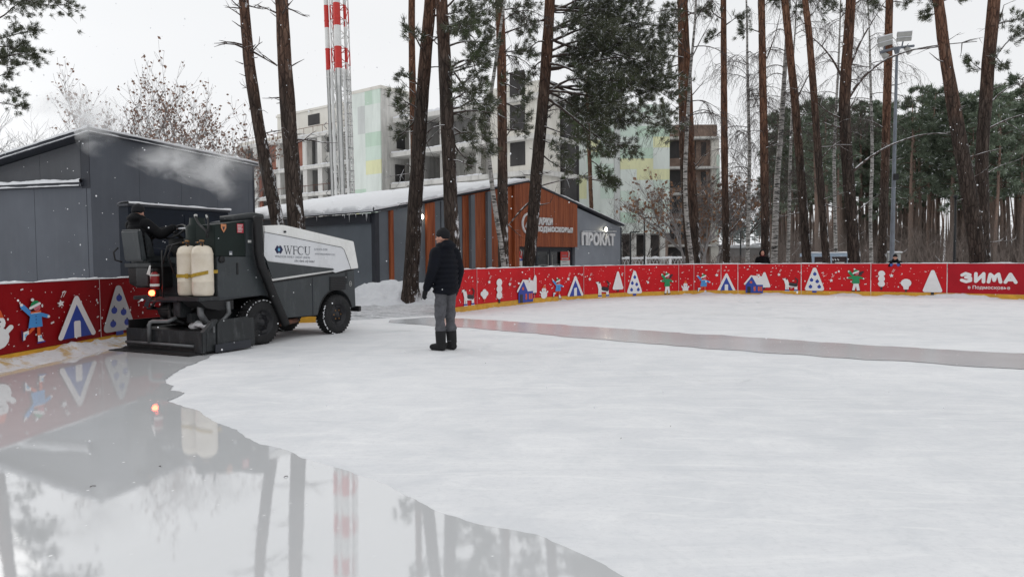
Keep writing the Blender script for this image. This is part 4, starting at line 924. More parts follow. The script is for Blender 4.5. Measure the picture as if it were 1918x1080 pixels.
    # tanks ------------------------------------------------------------------------
    for i, cy in enumerate((.095, .405)):
        r_ = .151; z0, z1 = .83, 1.555
        prof = [(0, z0), (r_ * .9, z0), (r_ * .93, z0 + .02), (r_, z0 + .05), (r_, z0 + .2), (r_ + .003, z0 + .205), (r_, z0 + .21), (r_, z1 - .12), (r_ + .003, z1 - .115), (r_ - .004, z1 - .09), (r_ * .86, z1 - .03), (r_ * .6, z1), (r_ * .28, z1 + .012), (0, z1 + .012)]
        mb = MB(['cream']); mb.lathe(prof, (-.99, cy, 0), 'z', 32); o = mb.obj('propane_tank', t)
        m2 = MB(['copper', 'rust']); m2.lathe([(0, 0), (.025, 0), (.02, .05), (.035, .055), (.035, .075), (0, .08)], (-.99, cy, z1 + .012), 'z', 10); m2.tube([(-.99, cy, z1 + .05), (-1.06, cy + .02, z1 + .055)], .012, 6); m2.obj('valve', o)
        m3 = MB(['mblack']); m3.tube([(-1.04, cy - .07, z1 - .005), (-1.04, cy - .07, z1 + .05), (-1.04, cy + .07, z1 + .05), (-1.04, cy + .07, z1 - .005)], .012, 6); m3.obj('collar', o)
    mb = MB(['mblack']); mb.tube([(-1.06, .44, 1.62), (-1.12, .56, 1.58), (-1.14, .64, 1.42), (-1.05, .66, 1.2), (-.9, .68, 1.0)], .012, 6); mb.obj('gas_hose', t)
    sp_ = []
    for i in range(11): a = R(270 - i * 14); sp_.append((-.99 + .157 * math.cos(a), .095 + .157 * math.sin(a)))
    sp2 = [(-.99 + .157 * math.cos(R(180 - i * 14)), .405 + .157 * math.sin(R(180 - i * 14))) for i in range(0, 8)]
    path = [(-.80, .0)] + sp_[1:] + sp2; vs = []
    for i, (x, y) in enumerate(path): zz = 1.155 - .06 * min(1, i / 8); vs += [(x, y, zz), (x, y, zz + .05)]
    mb = MB(['strap']); mb.add(vs, [(2 * i, 2 * i + 2, 2 * i + 3, 2 * i + 1) for i in range(len(path) - 1)]); mb.add([(v[0] - .003, v[1], v[2]) for v in vs], [(2 * i + 1, 2 * i + 3, 2 * i + 2, 2 * i) for i in range(len(path) - 1)]); mb.box(-1.165, -1.148, .20, .26, 1.085, 1.155, 0, .004); mb.obj('strap', t)
    # operator area --------------------------------------------------------------------
    mb = MB(['mdark', 'mblack']); mb.box(-1.22, -.60, .93, 1.54, 1.25, 1.31, 0, .006); mb.prism([(-1.20, 1.245), (-.6, 1.245), (-.6, .95), (-1.05, .93), (-1.18, 1.0)], 1.0, 1.5, 'y', 1, .01); mb.box(-1.21, -1.19, 1.02, 1.28, .97, 1.24, 0); mb.box(-.78, -.5, .7, 1.45, .80, 1.25, 1); mb.obj('seat_pedestal', t)
    mb = MB(['mdark']); mb.box(-1.14, -.66, 1.10, 1.56, 1.315, 1.42, 0, .03); mb.obj('seat', t)
    mb = MB(['mslate', 'mdark']); mb.prism([(-1.22, 1.34), (-1.13, 1.34), (-1.20, 1.80), (-1.235, 1.83), (-1.27, 1.80)], 1.12, 1.54, 'y', 0, .02); mb.prism([(-1.14, 1.40), (-1.02, 1.40), (-1.09, 1.68), (-1.18, 1.78)], 1.08, 1.125, 'y', 1, .012); mb.prism([(-1.14, 1.40), (-1.02, 1.40), (-1.09, 1.68), (-1.18, 1.78)], 1.54, 1.585, 'y', 1, .012); mb.obj('seat_back', t)
    mb = MB(['mblack']); mb.tube([(-1.24, 1.56, 1.33), (-1.31, 1.62, 1.36), (-1.32, 1.64, 1.48), (-1.27, 1.60, 1.55)], .014, 6); mb.obj('grab_rail', t)
    mb = MB(['mblack']); mb.box(-.52, -.2, .90, 1.45, .82, 1.70, 0, .01); mb.tube([(-.34, 1.17, 1.6), (-.62, 1.17, 1.80)], .03, 8); mb.box(-.56, -.3, .80, 1.3, 1.60, 1.70, 0, .01)
    for i in range(4): mb.tube([(-.52, .78 + i * .06, 1.68), (-.60, .77 + i * .06, 1.80)], .008, 5); mb.ell((-.61, .77 + i * .06, 1.81), (.018, .018, .018), 0, 8, 6)
    mb.obj('control_console', t)
    C_ = Vector((-.63, 1.14, 1.80)); ax = Vector((-.62, 0, .78)).normalized(); e1 = Vector((0, 1, 0)); e2 = ax.cross(e1)
    mb = MB(['mblack']); mb.tube([C_ + (e1 * math.cos(a) + e2 * math.sin(a)) * .175 for a in [i * PI / 14 for i in range(29)]], .016, 8, 0, False)
    for a in (0, 2.1, 4.2): mb.tube([C_ - ax * .03, C_ + (e1 * math.cos(a) + e2 * math.sin(a)) * .17], .011, 6)
    mb.ell(C_ - ax * .03, (.04, .04, .03)); mb.obj('steering_wheel', t)
    mb = MB(['mblack', 'snow_clean']); mb.box(-.60, -.30, .62, 1.12, 1.815, 1.835, 0); mb.box(-.60, -.30, .62, 1.12, 1.836, 1.862, 1, .008); mb.tube([(-.45, .9, 1.7), (-.45, .9, 1.82)], .02, 6, 0); mb.obj('dash_shelf', t)
    mb = MB(['mgreen', 'mblack']); mb.lathe([(0, 1.42), (.24, 1.42), (.24, 1.66), (.215, 1.67), (.215, 1.84), (.14, 1.90), (.13, 1.98), (0, 1.98)], (-1.02 + .02, .40, .0), 'z', 28) if False else mb.lathe([(0, 1.42), (.20, 1.42), (.20, 1.68), (.17, 1.69), (.17, 1.86), (.12, 1.90), (.11, 2.0), (0, 2.0)], (-.60, .66, 0), 'z', 28)
    mb.obj('air_filter', t)
    mb = MB(['mblack', 'lampgrey']); mb.tube([(-.80, .44, 2.02), (-.82, .42, 1.98), (-.84, .34, 1.90), (-.88, .22, 1.84), (-.9, .10, 1.78), (-.9, .08, 1.68)], .018, 7); mb.tube([(-.80, .20, 2.02), (-.82, .16, 1.95), (-.86, .10, 1.86), (-.9, .08, 1.75)], .016, 7); mb.tube([(-.80, .445, 2.03), (-.81, .43, 2.0)], .026, 7, 1); mb.tube([(-.80, .205, 2.02), (-.815, .175, 1.97)], .019, 7, 1); mb.obj('lever', t)
    mb = MB(['mblack']); mb.tube([(-1.20, .70, .80), (-1.20, .70, 1.45), (-1.18, .72, 1.50)], .012, 6); mb.tube([(-1.16, .74, 1.30), (-1.1, .70, 1.56), (-.95, .68, 1.60), (-.8, .66, 1.60)], .016, 6); mb.obj('grab_bar', t)
    ey, ez0 = RP(292.5, 542, -1.27); ez1 = RP(292.5, 502, -1.27)[1]
    mb = MB(['ext_red']); r_ = .062; mb.lathe([(0, ez0), (r_, ez0), (r_, ez1 - .12), (r_ * .7, ez1 - .07), (.02, ez1 - .05), (0, ez1 - .05)], (-1.29, ey, 0), 'z', 18); o = mb.obj('fire_extinguisher', t)
    m2 = MB(['mblack', 'paper', 'lampgrey']); m2.box(-1.33, -1.25, ey - .025, ey + .025, ez1 - .05, ez1, 0, .008); m2.lathe([(r_ + .003, ez0 + .20), (r_ + .003, ez0 + .225)], (-1.29, ey, 0), 'z', 18, 2); m2.lathe([(r_ + .003, ez0 + .05), (r_ + .003, ez0 + .085)], (-1.29, ey, 0), 'z', 18, 1); m2.obj('extinguisher_label', o)
    mb = MB(['paper']); py_, pz_ = RP(280, 507, -1.25); mb.add([(-1.25, py_ + .07, pz_ - .05), (-1.25, py_ - .01, pz_ - .07), (-1.27, py_ - .06, pz_ + .08), (-1.25, py_ + .0, pz_ + .08)], [(0, 1, 2, 3), (3, 2, 1, 0)]); mb.obj('rag', t)
    ly, lz = RP(283, 548.5, -1.25)
    mb = MB(['tail']); mb.lathe([(0, -.025), (.03, -.02), (.042, 0), (.042, .03), (0, .03)], (-1.25, ly, lz), 'x', 16); mb.obj('tail_light', t)
    mb = MB(['mblack']); mb.box(-1.218, -1.15, ly - .055, ly + .055, lz - .055, lz + .055, 0, .01); mb.tube([(-1.18, ly, lz), (-1.1, ly + .05, 1.0)], .02, 6); mb.tube([(-1.18, ly - .02, lz - .1), (-1.18, ly + .1, lz - .22), (-1.0, ly + .2, lz - .25)], .02, 6); mb.obj('lamp_housing', t)
    mb = MB(['trim', 'snow_clean']); fy, fz = RP(277, 566, -1.22); mb.add([(-1.22, fy - .10, fz + .09), (-1.20, fy + .03, fz - .08), (-1.22, fy + .1, fz - .06), (-1.22, fy + .0, fz + .10)], [(0, 1, 2, 3), (3, 2, 1, 0)]); mb.tube([(-1.1, fy - .5, fz + .02), (-1.21, fy, fz + .02)], .015, 6); mb.obj('mud_flap', t)
    return t
resurfacer()
def ML(x, y, z): return MA + MH * x + MNL * y + Vector((0, 0, z))

# ------------------------------------------------------------------ people
def hand(mb, w, d, n, side, curl=0.5, L=.185, k=1.0):
    """palm and five fingers from wrist w along d; n = back of hand normal; side = direction of thumb"""
    w, d, n, s = Vector(w), Vector(d).normalized(), Vector(n).normalized(), Vector(side).normalized()
    pc = w + d * .05 * k
    for i in range(4):
        o = (i - 1.5) * .019 * k; mb.tube([w + s * (-o * .7), w + d * .09 * k + s * (-o)], [.017 * k, .014 * k], 8)
    for i, ln in enumerate((.070, .078, .072, .055)):
        o = (1.5 - i) * .0205 * k; p = w + d * .085 * k + s * o; pts = [p]; dd = d.copy()
        for j, fr in enumerate((.45, .32, .26)):
            a = curl * (0.55 + .25 * j); dd = (dd * math.cos(a) - n * math.sin(a)).normalized() if j else (d * math.cos(a * .6) - n * math.sin(a * .6)).normalized()
            pts.append(pts[-1] + dd * ln * fr * k)
        mb.tube(pts, [.0105 * k, .0100 * k, .0092 * k, .0080 * k], 8)
        mb.ell(pts[-1], (.008 * k,) * 3, 0, 8, 6)
    p = w + d * .03 * k + s * .028 * k; q = p + (d * .6 + s * .65 - n * .25).normalized() * .042 * k; r_ = q + (d * .85 + s * .15 - n * .45).normalized() * .035 * k
    mb.tube([w + d * .015 * k, p, q, r_], [.015 * k, .014 * k, .0115 * k, .009 * k], 8); mb.ell(r_, (.009 * k,) * 3, 0, 8, 6)

def limb_tube(mb, pts, rad, quilt=0.0, step=.02, per=.095, wob=0.0, seed=0):
    P = [Vector(p) for p in pts]; out = []; rr = []; acc = 0
    for i in range(len(P) - 1):
        k = max(2, int((P[i + 1] - P[i]).length / step))
        for j in range(k + (i == len(P) - 2)):
            t = j / k; p = P[i].lerp(P[i + 1], t); out.append(p); r_ = rad[i] + (rad[i + 1] - rad[i]) * t
            s = acc + t * (P[i + 1] - P[i]).length
            r_ += quilt * (abs(math.sin(s * PI / per)) - .5) + wob * fbm(s * 9, seed, 1, 3)
            rr.append(r_)
        acc += (P[i + 1] - P[i]).length
    for _ in range(2):                  # round the joints a little
        out = [out[0]] + [(out[i - 1] + out[i] * 2 + out[i + 1]) / 4 for i in range(1, len(out) - 1)] + [out[-1]]
    mb.tube(out, rr, 14); mb.ell(out[0], (rr[0] * .96,) * 3); mb.ell(out[-1], (rr[-1] * .96,) * 3)

def person(label, loc, rotz, J, jacket='jacket', trousers='trousers', boots='boot', gloves='knit', hat='knit', hood='back', scale=1.0, quilt=.012, bare_hands=False, scarf=None, curl=.5, group=None, hand_dirs=None, vox=.011):
    t = thing('person', label, 'person', loc, rotz, group); t.scale = (scale,) * 3
    V = {k: Vector(v) for k, v in J.items()}; pel, nk, hd = V['pelvis'], V['neck'], V['head']
    hf = V.get('look', Vector((0, 1, 0))).normalized(); hr = hf.cross(Vector((0, 0, 1))).normalized(); hu = hr.cross(hf)
    b = MB(['skin'])
    def sp(c, r_, basis=None):
        m = MB(['skin']); m.ell((0, 0, 0), r_, 0, 14, 10)
        X = frame(c, hr, hf, hu) if basis is None else frame(c, *basis)
        b.add([X @ Vector(v) for v in m.v], m.f, 0, True)
    sp(hd + hu * .02, (.076, .094, .105)); sp(hd - hu * .045 + hf * .022, (.058, .068, .072)); sp(hd + hf * .098 - hu * .012, (.012, .02, .024)); sp(hd + hf * .104 - hu * .022, (.016, .016, .011))
    sp(hd + hf * .088 - hu * .058, (.026, .012, .007)); sp(hd + hf * .084 - hu * .070, (.022, .012, .007)); sp(hd + hf * .07 - hu * .098, (.024, .022, .018))
    sp(hd + hf * .082 + hu * .030, (.05, .016, .010))
    for s in (-1, 1): sp(hd + hr * s * .078 - hu * .01, (.010, .022, .034)); sp(hd + hr * s * .042 + hf * .072 - hu * .025, (.022, .018, .02))
    b.tube([hd - hu * .05 - hf * .01, nk], [.054, .058], 12)
    for i in range(9):
        f = i / 8; c = pel.lerp(nk, f); rx = (.150, .150, .142, .135, .145, .160, .168, .150, .085)[i]; b.ell(c, (rx, rx * .66, .07))
    for s in 'LR':
        limb_tube(b, [V['sh' + s], V['el' + s], V['wr' + s]], [.052, .040, .028]); limb_tube(b, [V['hip' + s], V['kn' + s], V['an' + s]], [.082, .055, .040])
        b.tube([V['an' + s], V['an' + s] - Vector((0, 0, .03)), V['toe' + s]], [.042, .046, .03], 10)
        d_ = (V['wr' + s] - V['el' + s]).normalized(); hdn = (hand_dirs or {}).get(s); d2, n2, s2 = hdn if hdn else (d_, Vector(((1 if s == 'R' else -1), 0, 0)), Vector((0, 1, 0)))
        hand(b, V['wr' + s], d2, n2, s2, curl)
    remesh(b, 'body', .010, t, 2, 'skin')
    e = MB(['eye'])
    for s in (-1, 1): e.ell(hd + hr * s * .031 + hf * .090 + hu * .008, (.009, .007, .006), 0, 8, 6)
    e.obj('eyes', t)
    # jacket
    j = MB([jacket]); rows = 9
    hem = pel - (nk - pel).normalized() * .10
    for i in range(rows):
        f = i / (rows - 1); c = hem.lerp(nk - Vector((0, 0, .05)), f); rx = .205 + .018 * math.sin(f * PI) + (.012 if f < .2 else 0); rx *= (1 if f < .8 else 1 - (f - .8) * 1.3); j.ell(c, (rx + quilt, (rx + quilt) * .72, .062), 0, 20, 8)
    for i in range(12):
        f = i / 11; c = hem.lerp(nk, f); j.ell(c, (.198 * (1 if f < .85 else .72), .140, .07), 0, 20, 8)
    for s in 'LR':
        dv = (V['wr' + s] - V['el' + s]).normalized(); limb_tube(j, [V['sh' + s], V['el' + s], V['wr' + s] - dv * .0], [.092, .080, .058], quilt * .5); j.ell(V['sh' + s], (.092, .095, .09)); j.ell(V['sh' + s] * .6 + nk * .4 - Vector((0, 0, .03)), (.10, .085, .075))
    if hood == 'back':
        j.ell(nk + Vector((0, 0, .02)), (.098, .098, .06)); bk = -Vector((V.get('look', Vector((0, 1, 0))).x * .3, 1, 0)).normalized(); j.ell(nk + bk * .09 + Vector((0, 0, .025)), (.125, .08, .065)); j.ell(nk + bk * .06 + Vector((0, 0, .07)), (.105, .075, .05))
        for s in (-1, 1): j.ell(nk + Vector((s * .085, .0, .03)), (.045, .085, .05))
    remesh(j, 'jacket', vox, t, 2, jacket)
    if hood == 'up':
        h = MB([jacket]); X = frame(hd, hr, hf, hu)
        for a in range(0, 360, 20):
            ca, sa = math.cos(R(a)), math.sin(R(a)); h.tube([X @ Vector((ca * .10, .05, sa * .125 + .01)), X @ Vector((ca * .112, -.02, sa * .135 + .01)), X @ Vector((ca * .07, -.10, sa * .09)), X @ Vector((0, -.13, 0))], [.022, .028, .035, .04], 8)
        h.ell(nk + Vector((0, 0, .03)), (.10, .10, .06)); remesh(h, 'hood', .012, t, 2, jacket)
    # trousers
    p = MB([trousers]); p.ell(pel - Vector((0, 0, .03)), (.165, .125, .12), 0, 18, 10)
    for s in 'LR': limb_tube(p, [V['hip' + s], V['kn' + s], V['an' + s]], [.100, .078, .066], 0, .015, .1, .022, 3 if s == 'L' else 8); p.ell(V['hip' + s], (.10, .105, .10))
    remesh(p, 'trousers', .010, t, 1, trousers)
    for s in 'LR':
        m = MB([boots]); an, to = V['an' + s], V['toe' + s]; kn = V['kn' + s]; top = an.lerp(kn, .48)
        limb_tube(m, [top, an + Vector((0, 0, .02))], [.080, .074], .002, .02, .05); fl = Vector((an.x, an.y, an.z - .035)); hd_ = (to - an); hd_.z = 0; hd_.normalize()
        m.tube([fl - hd_ * .075, fl - hd_ * .03, fl + hd_ * .06, to + hd_ * .00, to + hd_ * .035], [.044, .056, .056, .048, .028], 12)
        m.ell(an + Vector((0, 0, -.005)), (.07, .072, .065)); o = remesh(m, 'boot', .010, t, 2, boots)
    if not bare_hands:
        for s in 'LR':
            g = MB([gloves]); d_ = (V['wr' + s] - V['el' + s]).normalized(); hdn = (hand_dirs or {}).get(s); d2, n2, s2 = hdn if hdn else (d_, Vector(((1 if s == 'R' else -1), 0, 0)), Vector((0, 1, 0)))
            hand(g, V['wr' + s], d2, n2, s2, curl, k=1.16); g.tube([V['wr' + s] - d2 * .05, V['wr' + s] + d2 * .02], [.042, .036], 10); remesh(g, 'glove', .0055, t, 1, gloves)
    if hat:
        h = MB([hat]); X = frame(hd, hr, hf, hu); m = MB([hat]); m.ell((0, -.008, .055), (.092, .106, .088), 0, 18, 12); m.ell((0, -.006, .045), (.096, .110, .035), 0, 18, 8); m.ell((0, -.03, .02), (.088, .085, .05), 0, 16, 8); m.ell((0, -.01, .125), (.05, .06, .03), 0, 12, 6)
        h.add([X @ Vector(v) for v in m.v], m.f); remesh(h, 'beanie', .009, t, 3, hat)
    if scarf:
        h = MB([scarf]); h.tube([nk + Vector((math.cos(a) * .085, math.sin(a) * .09, .045 + .01 * math.sin(3 * a))) for a in [i * PI / 8 for i in range(17)]], .035, 8); remesh(h, 'scarf', .012, t, 2, scarf)
    return t

def standing(H=1.79, armL=((-.255, -.01, 1.17), (-.275, .10, .92)), armR=((.255, -.02, 1.17), (.27, .06, .92)), look=(0, 1, -.02), feet=((-.085, .02), (.095, -.02)), toe=.16):
    return dict(pelvis=(0, 0, .97), neck=(0, .015, 1.50), head=(look[0] * .03, .035, 1.645), look=look, shL=(-.178, 0, 1.425), shR=(.178, 0, 1.425), elL=armL[0], wrL=armL[1], elR=armR[0], wrR=armR[1],
                hipL=(-.085, 0, .93), hipR=(.085, 0, .93), knL=(-.09, .03, .50), knR=(.09, .01, .50), anL=(feet[0][0], feet[0][1], .09), anR=(feet[1][0], feet[1][1], .09),
                toeL=(feet[0][0] - .03, feet[0][1] + toe, .045), toeR=(feet[1][0] + .03, feet[1][1] + toe, .045))
mp_ = gnd(836, 655.5)
person('man in navy puffer jacket and grey trousers standing on the ice, back turned', (mp_.x, mp_.y, .0), R(47), standing(look=(-.42, .9, .0)), scale=1.0, quilt=.007)
# driver on the machine: seated, leaning to the wheel
dp = ML(-.985, 1.47, 0); DRZ = HD - PI / 2
dj = dict(pelvis=(0, .0, 1.50), neck=(-.09, .03, 1.975), head=(-.125, .06, 2.09), look=(-.45, 1, -.28), shL=(-.25, .03, 1.90), shR=(.095, .03, 1.915), elL=(-.18, .27, 1.74), wrL=(.12, .33, 1.83), elR=(.28, .14, 1.74), wrR=(.36, .30, 1.86),
          hipL=(-.09, .02, 1.47), hipR=(.09, .02, 1.47), knL=(-.12, .36, 1.46), knR=(.13, .36, 1.46), anL=(-.12, .42, 1.06), anR=(.13, .42, 1.06), toeL=(-.13, .57, 1.0), toeR=(.14, .57, 1.0))
dd_ = {'R': (Vector((-.35, .9, .1)), Vector((.2, -.1, 1)), Vector((-1, .2, 0))), 'L': (Vector((.1, .95, .1)), Vector((0, -.1, 1)), Vector((1, 0, 0)))}
person('driver in black hooded jacket and dark jeans seated on the ice resurfacer', (dp.x, dp.y, 0), DRZ, dj, jacket='jacket_black', trousers='jeans_dark', hood='back', quilt=.003, curl=.9, hand_dirs=dd_, vox=.012)
# onlookers behind the boards
op = at(1428, 470, 26.3)
person('onlooker in black hooded coat behind the boards beside a pine trunk', (op.x, op.y, 0), R(168), standing(), jacket='jacket_black', trousers='jeans_dark', hat=None, hood='up', scarf='maroon', scale=.87, quilt=.004)
cp = at(1677, 470, 23.13)
cj = standing(armL=((-.27, .13, 1.20), (-.135, .27, 1.40)), armR=((.27, .13, 1.20), (.135, .27, 1.40)), look=(0, 1, -.05))
chd = {'R': (Vector((0, .8, -.5)), Vector((0, .6, .8)), Vector((-1, 0, 0))), 'L': (Vector((0, .8, -.5)), Vector((0, .6, .8)), Vector((1, 0, 0)))}
person('child in dark hat and blue mittens peeking over the red boards', (cp.x, cp.y, 0), R(150), cj, jacket='jacket_black', trousers='jeans_dark', gloves='mitt', hat='knit', hood='back', scale=.765, quilt=.004, hand_dirs=chd, curl=.7)
# ------------------------------------------------------------------ left grey building
def snow_strip(mb, a, b, n, wd, h0, seed, mi=0, drop=0.0):
    """lumpy snow lying along an edge a-b, width wd towards -n"""
    a, b, n = Vector(a), Vector(b), Vector(n); L = (b - a).length; k = max(6, int(L / .06)); prof = [(.02, 0), (.035, .55), (.0, 1.0), (-.35, 1.1), (-.75, .9), (-1.0, 0)]; vs = []
    for i in range(k + 1):
        p = a.lerp(b, i / k); h = max(.012, h0 * (1 + .7 * fbm(p.x * 2.2, p.y * 2.2, seed, 4)))
        for q, z in prof: vs.append(p + n * ((q * wd if q < 0 else q) + (.02 * fbm(p.x * 5, p.y * 5, seed + 2, 2) if q > 0 else 0)) + Vector((0, 0, z * h)))
    m = len(prof); mb.add(vs, [(i * m + q, (i + 1) * m + q, (i + 1) * m + q + 1, i * m + q + 1) for i in range(k) for q in range(m - 1)], mi, True)

def left_building():
    D0 = 17.3; A = at(171, 400, D0); A.z = 0
    uR = Vector((.246, .969, 0)).normalized(); uL = Vector((-.969, .246, 0)).normalized(); LR, LL = 6.66, 11.0
    t = thing('grey_building', 'dark slate metal clad building with snow edged sloping roof behind the dark red boards', 'building', A)
    # local frame: x along the right wall, y along the left wall
    Xf = frame((0, 0, 0), uR, uL, (0, 0, 1)); zt = at(165, 246, D0).z; sl = .205; zl = lambda s: zt - sl * s; z1 = at(170, 349, D0).z; rec = .32
    mb = MB(['slate', 'slate_dark'], Xf)
    # long right wall (four panels), its thickness, and the back
    pw = LR / 4.2
    xs = [0] + [pw * k for k in (1, 2, 3, 4)] + [LR]
    for a, b in zip(xs[:-1], xs[1:]): mb.box(a + .006, b - .006, 0.0, .12, -.05, zt - .02 - .0, 0)
    mb.obj('wall', t)
    mb = MB(['slate_dark'], Xf); mb.box(0.02, LR, .008, .10, -.05, zt - .04); mb.box(.14, LR, LL - .1, LL, -.05, zl(LL)); mb.box(LR - .1, LR - .002, .10, LL, -.05, zl(LL) ); mb.obj('inner_wall', t)
    # lower front wall to the left
    mb = MB(['slate'], Xf); ys = [.123, 1.7, 3.25, 4.8, 6.4, 8.0, 9.5, LL]
    for a, b in zip(ys[:-1], ys[1:]): mb.box(0, .10, a + .006, b - .006, -.05, z1)
    mb.obj('wall', t)
    mb = MB(['slate_dark'], Xf); ys = [.125, .52, 1.85, 3.2, 4.6, 6.0, LL]
    for a, b in zip(ys[:-1], ys[1:]): mb.hexa([(rec, a + .004, z1), (rec + .1, a + .004, z1), (rec + .1, b - .004, z1), (rec, b - .004, z1), (rec, a + .004, zl(a) - .05), (rec + .1, a + .004, zl(a) - .05), (rec + .1, b - .004, zl(b) - .05), (rec, b - .004, zl(b) - .05)])
    mb.obj('upper_wall', t)
    mb = MB(['trim'], Xf); mb.box(-.012, .24, .004, .24, z1 - .04, zt - .1); mb.obj('corner_trim', t)
    mb = MB(['trim'], Xf); mb.box(rec - .03, rec - .002, .50, .57, z1, zl(.5) - .06); mb.obj('wall_trim', t)
    mb = MB(['trim'], Xf); mb.box(LR - .07, LR + .01, -.015, .11, -.05, zt - .03); mb.obj('corner_trim', t)
    # lean-to roof ledge with snow
    mb = MB(['trim'], Xf); mb.box(-.10, rec - .001, .21, LL, z1 + .002, z1 + .10); mb.obj('ledge', t)
    mb = MB(['snow_clean'], Xf); snow_strip(mb, (-.10, .20, z1 + .10), (-.10, LL, z1 + .10), (-1, 0, 0), .9, .085, 4); snow_strip(mb, (-.105, .20, z1 + .012), (-.105, LL, z1 + .012), (-1, 0, 0), .02, .03, 5); mb.obj('ledge_snow', t)
    # roof slab
    ov = .10
    def rf(x, y, dz): return (x, y, zl(max(y, -.2)) + dz)
    mb = MB(['trim'], Xf); mb.hexa([rf(-ov, -ov, -.03), rf(LR + .1, -ov, -.03), rf(LR + .1, LL + .1, -.03), rf(-ov, LL + .1, -.03), rf(-ov, -ov, .06), rf(LR + .1, -ov, .06), rf(LR + .1, LL + .1, .06), rf(-ov, LL + .1, .06)]); mb.obj('roof', t)
    mb = MB(['snow_clean'], Xf); mb.hexa([rf(-ov + .03, -ov + .03, .061), rf(LR, -ov + .03, .061), rf(LR, LL, .061), rf(-ov + .03, LL, .061), rf(-ov + .05, -ov + .06, .11), rf(LR, -ov + .06, .11), rf(LR, LL, .11), rf(-ov + .05, LL, .11)])
    snow_strip(mb, rf(-ov, -ov, .055), rf(LR + .1, -ov, .055), (0, -1, 0), .16, .055, 7); snow_strip(mb, rf(-ov, -ov, .055), rf(-ov, LL, .055), (-1, 0, 0), .16, .055, 8)
    snow_strip(mb, rf(-ov, -ov - .004, -.035), rf(LR + .1, -ov - .004, -.035), (0, -1, 0), .015, .024, 9); snow_strip(mb, rf(-ov - .004, -ov, -.035), rf(-ov - .004, LL, -.035), (-1, 0, 0), .015, .024, 10); mb.obj('roof_snow', t)
left_building()

def cabinet():
    a = at(241, 400, 13.75); b = at(428, 400, 15.95); a.z = b.z = 0; u = (b - a).normalized(); n = Vector((u.y, -u.x, 0)); L = (b - a).length; H = at(229, 381, 13.75).z
    t = thing('metal_cabinet', 'long dark metal equipment cabinet with thin snow on top, behind the driver', 'cabinet', a, math.atan2(u.y, u.x))
    mb = MB(['cabinet']); mb.box(0, L, .0, .30, 0, H - .05, 0, .01); mb.obj('body', t)
    mb = MB(['trim']); mb.box(-.03, L + .03, -.03, .32, H - .048, H, 0, .008); mb.obj('lid', t)
    for k in range(2):
        mb = MB(['cabinet']); mb.box(.04 + k * L / 2, L / 2 - .03 + k * L / 2, -.012, -.001, .12, H - .16, 0, .006); o = mb.obj('door', t)
        m2 = MB(['lampgrey']); m2.box((L / 2 - .12 if k == 0 else L / 2 + .09), (L / 2 - .09 if k == 0 else L / 2 + .12), -.035, -.013, H * .5, H * .5 + .15, 0, .004); m2.obj('handle', o)
    mb = MB(['snow_clean']); snow_strip(mb, (-.03, -.03, H), (L + .03, -.03, H), (0, -1, 0), .33, .035, 3); mb.obj('snow_cap', t)
cabinet()

# ------------------------------------------------------------------ rental building
def wood_strip(mb, x0, x1, y0, y1, zf, step=.14, mi=0, z0=-.05):
    """vertical planks between x0 and x1 whose top follows zf(x)"""
    n = max(1, round((x1 - x0) / step)); w_ = (x1 - x0) / n
    for i in range(n):
        a, b = x0 + i * w_ + .004, x0 + (i + 1) * w_ - .004; d = random.uniform(0, .006)
        mb.hexa([(a, y0 - d, z0), (b, y0 - d, z0), (b, y1, z0), (a, y1, z0), (a, y0 - d, zf(a)), (b, y0 - d, zf(b)), (b, y1, zf(b)), (a, y1, zf(a))], mi)

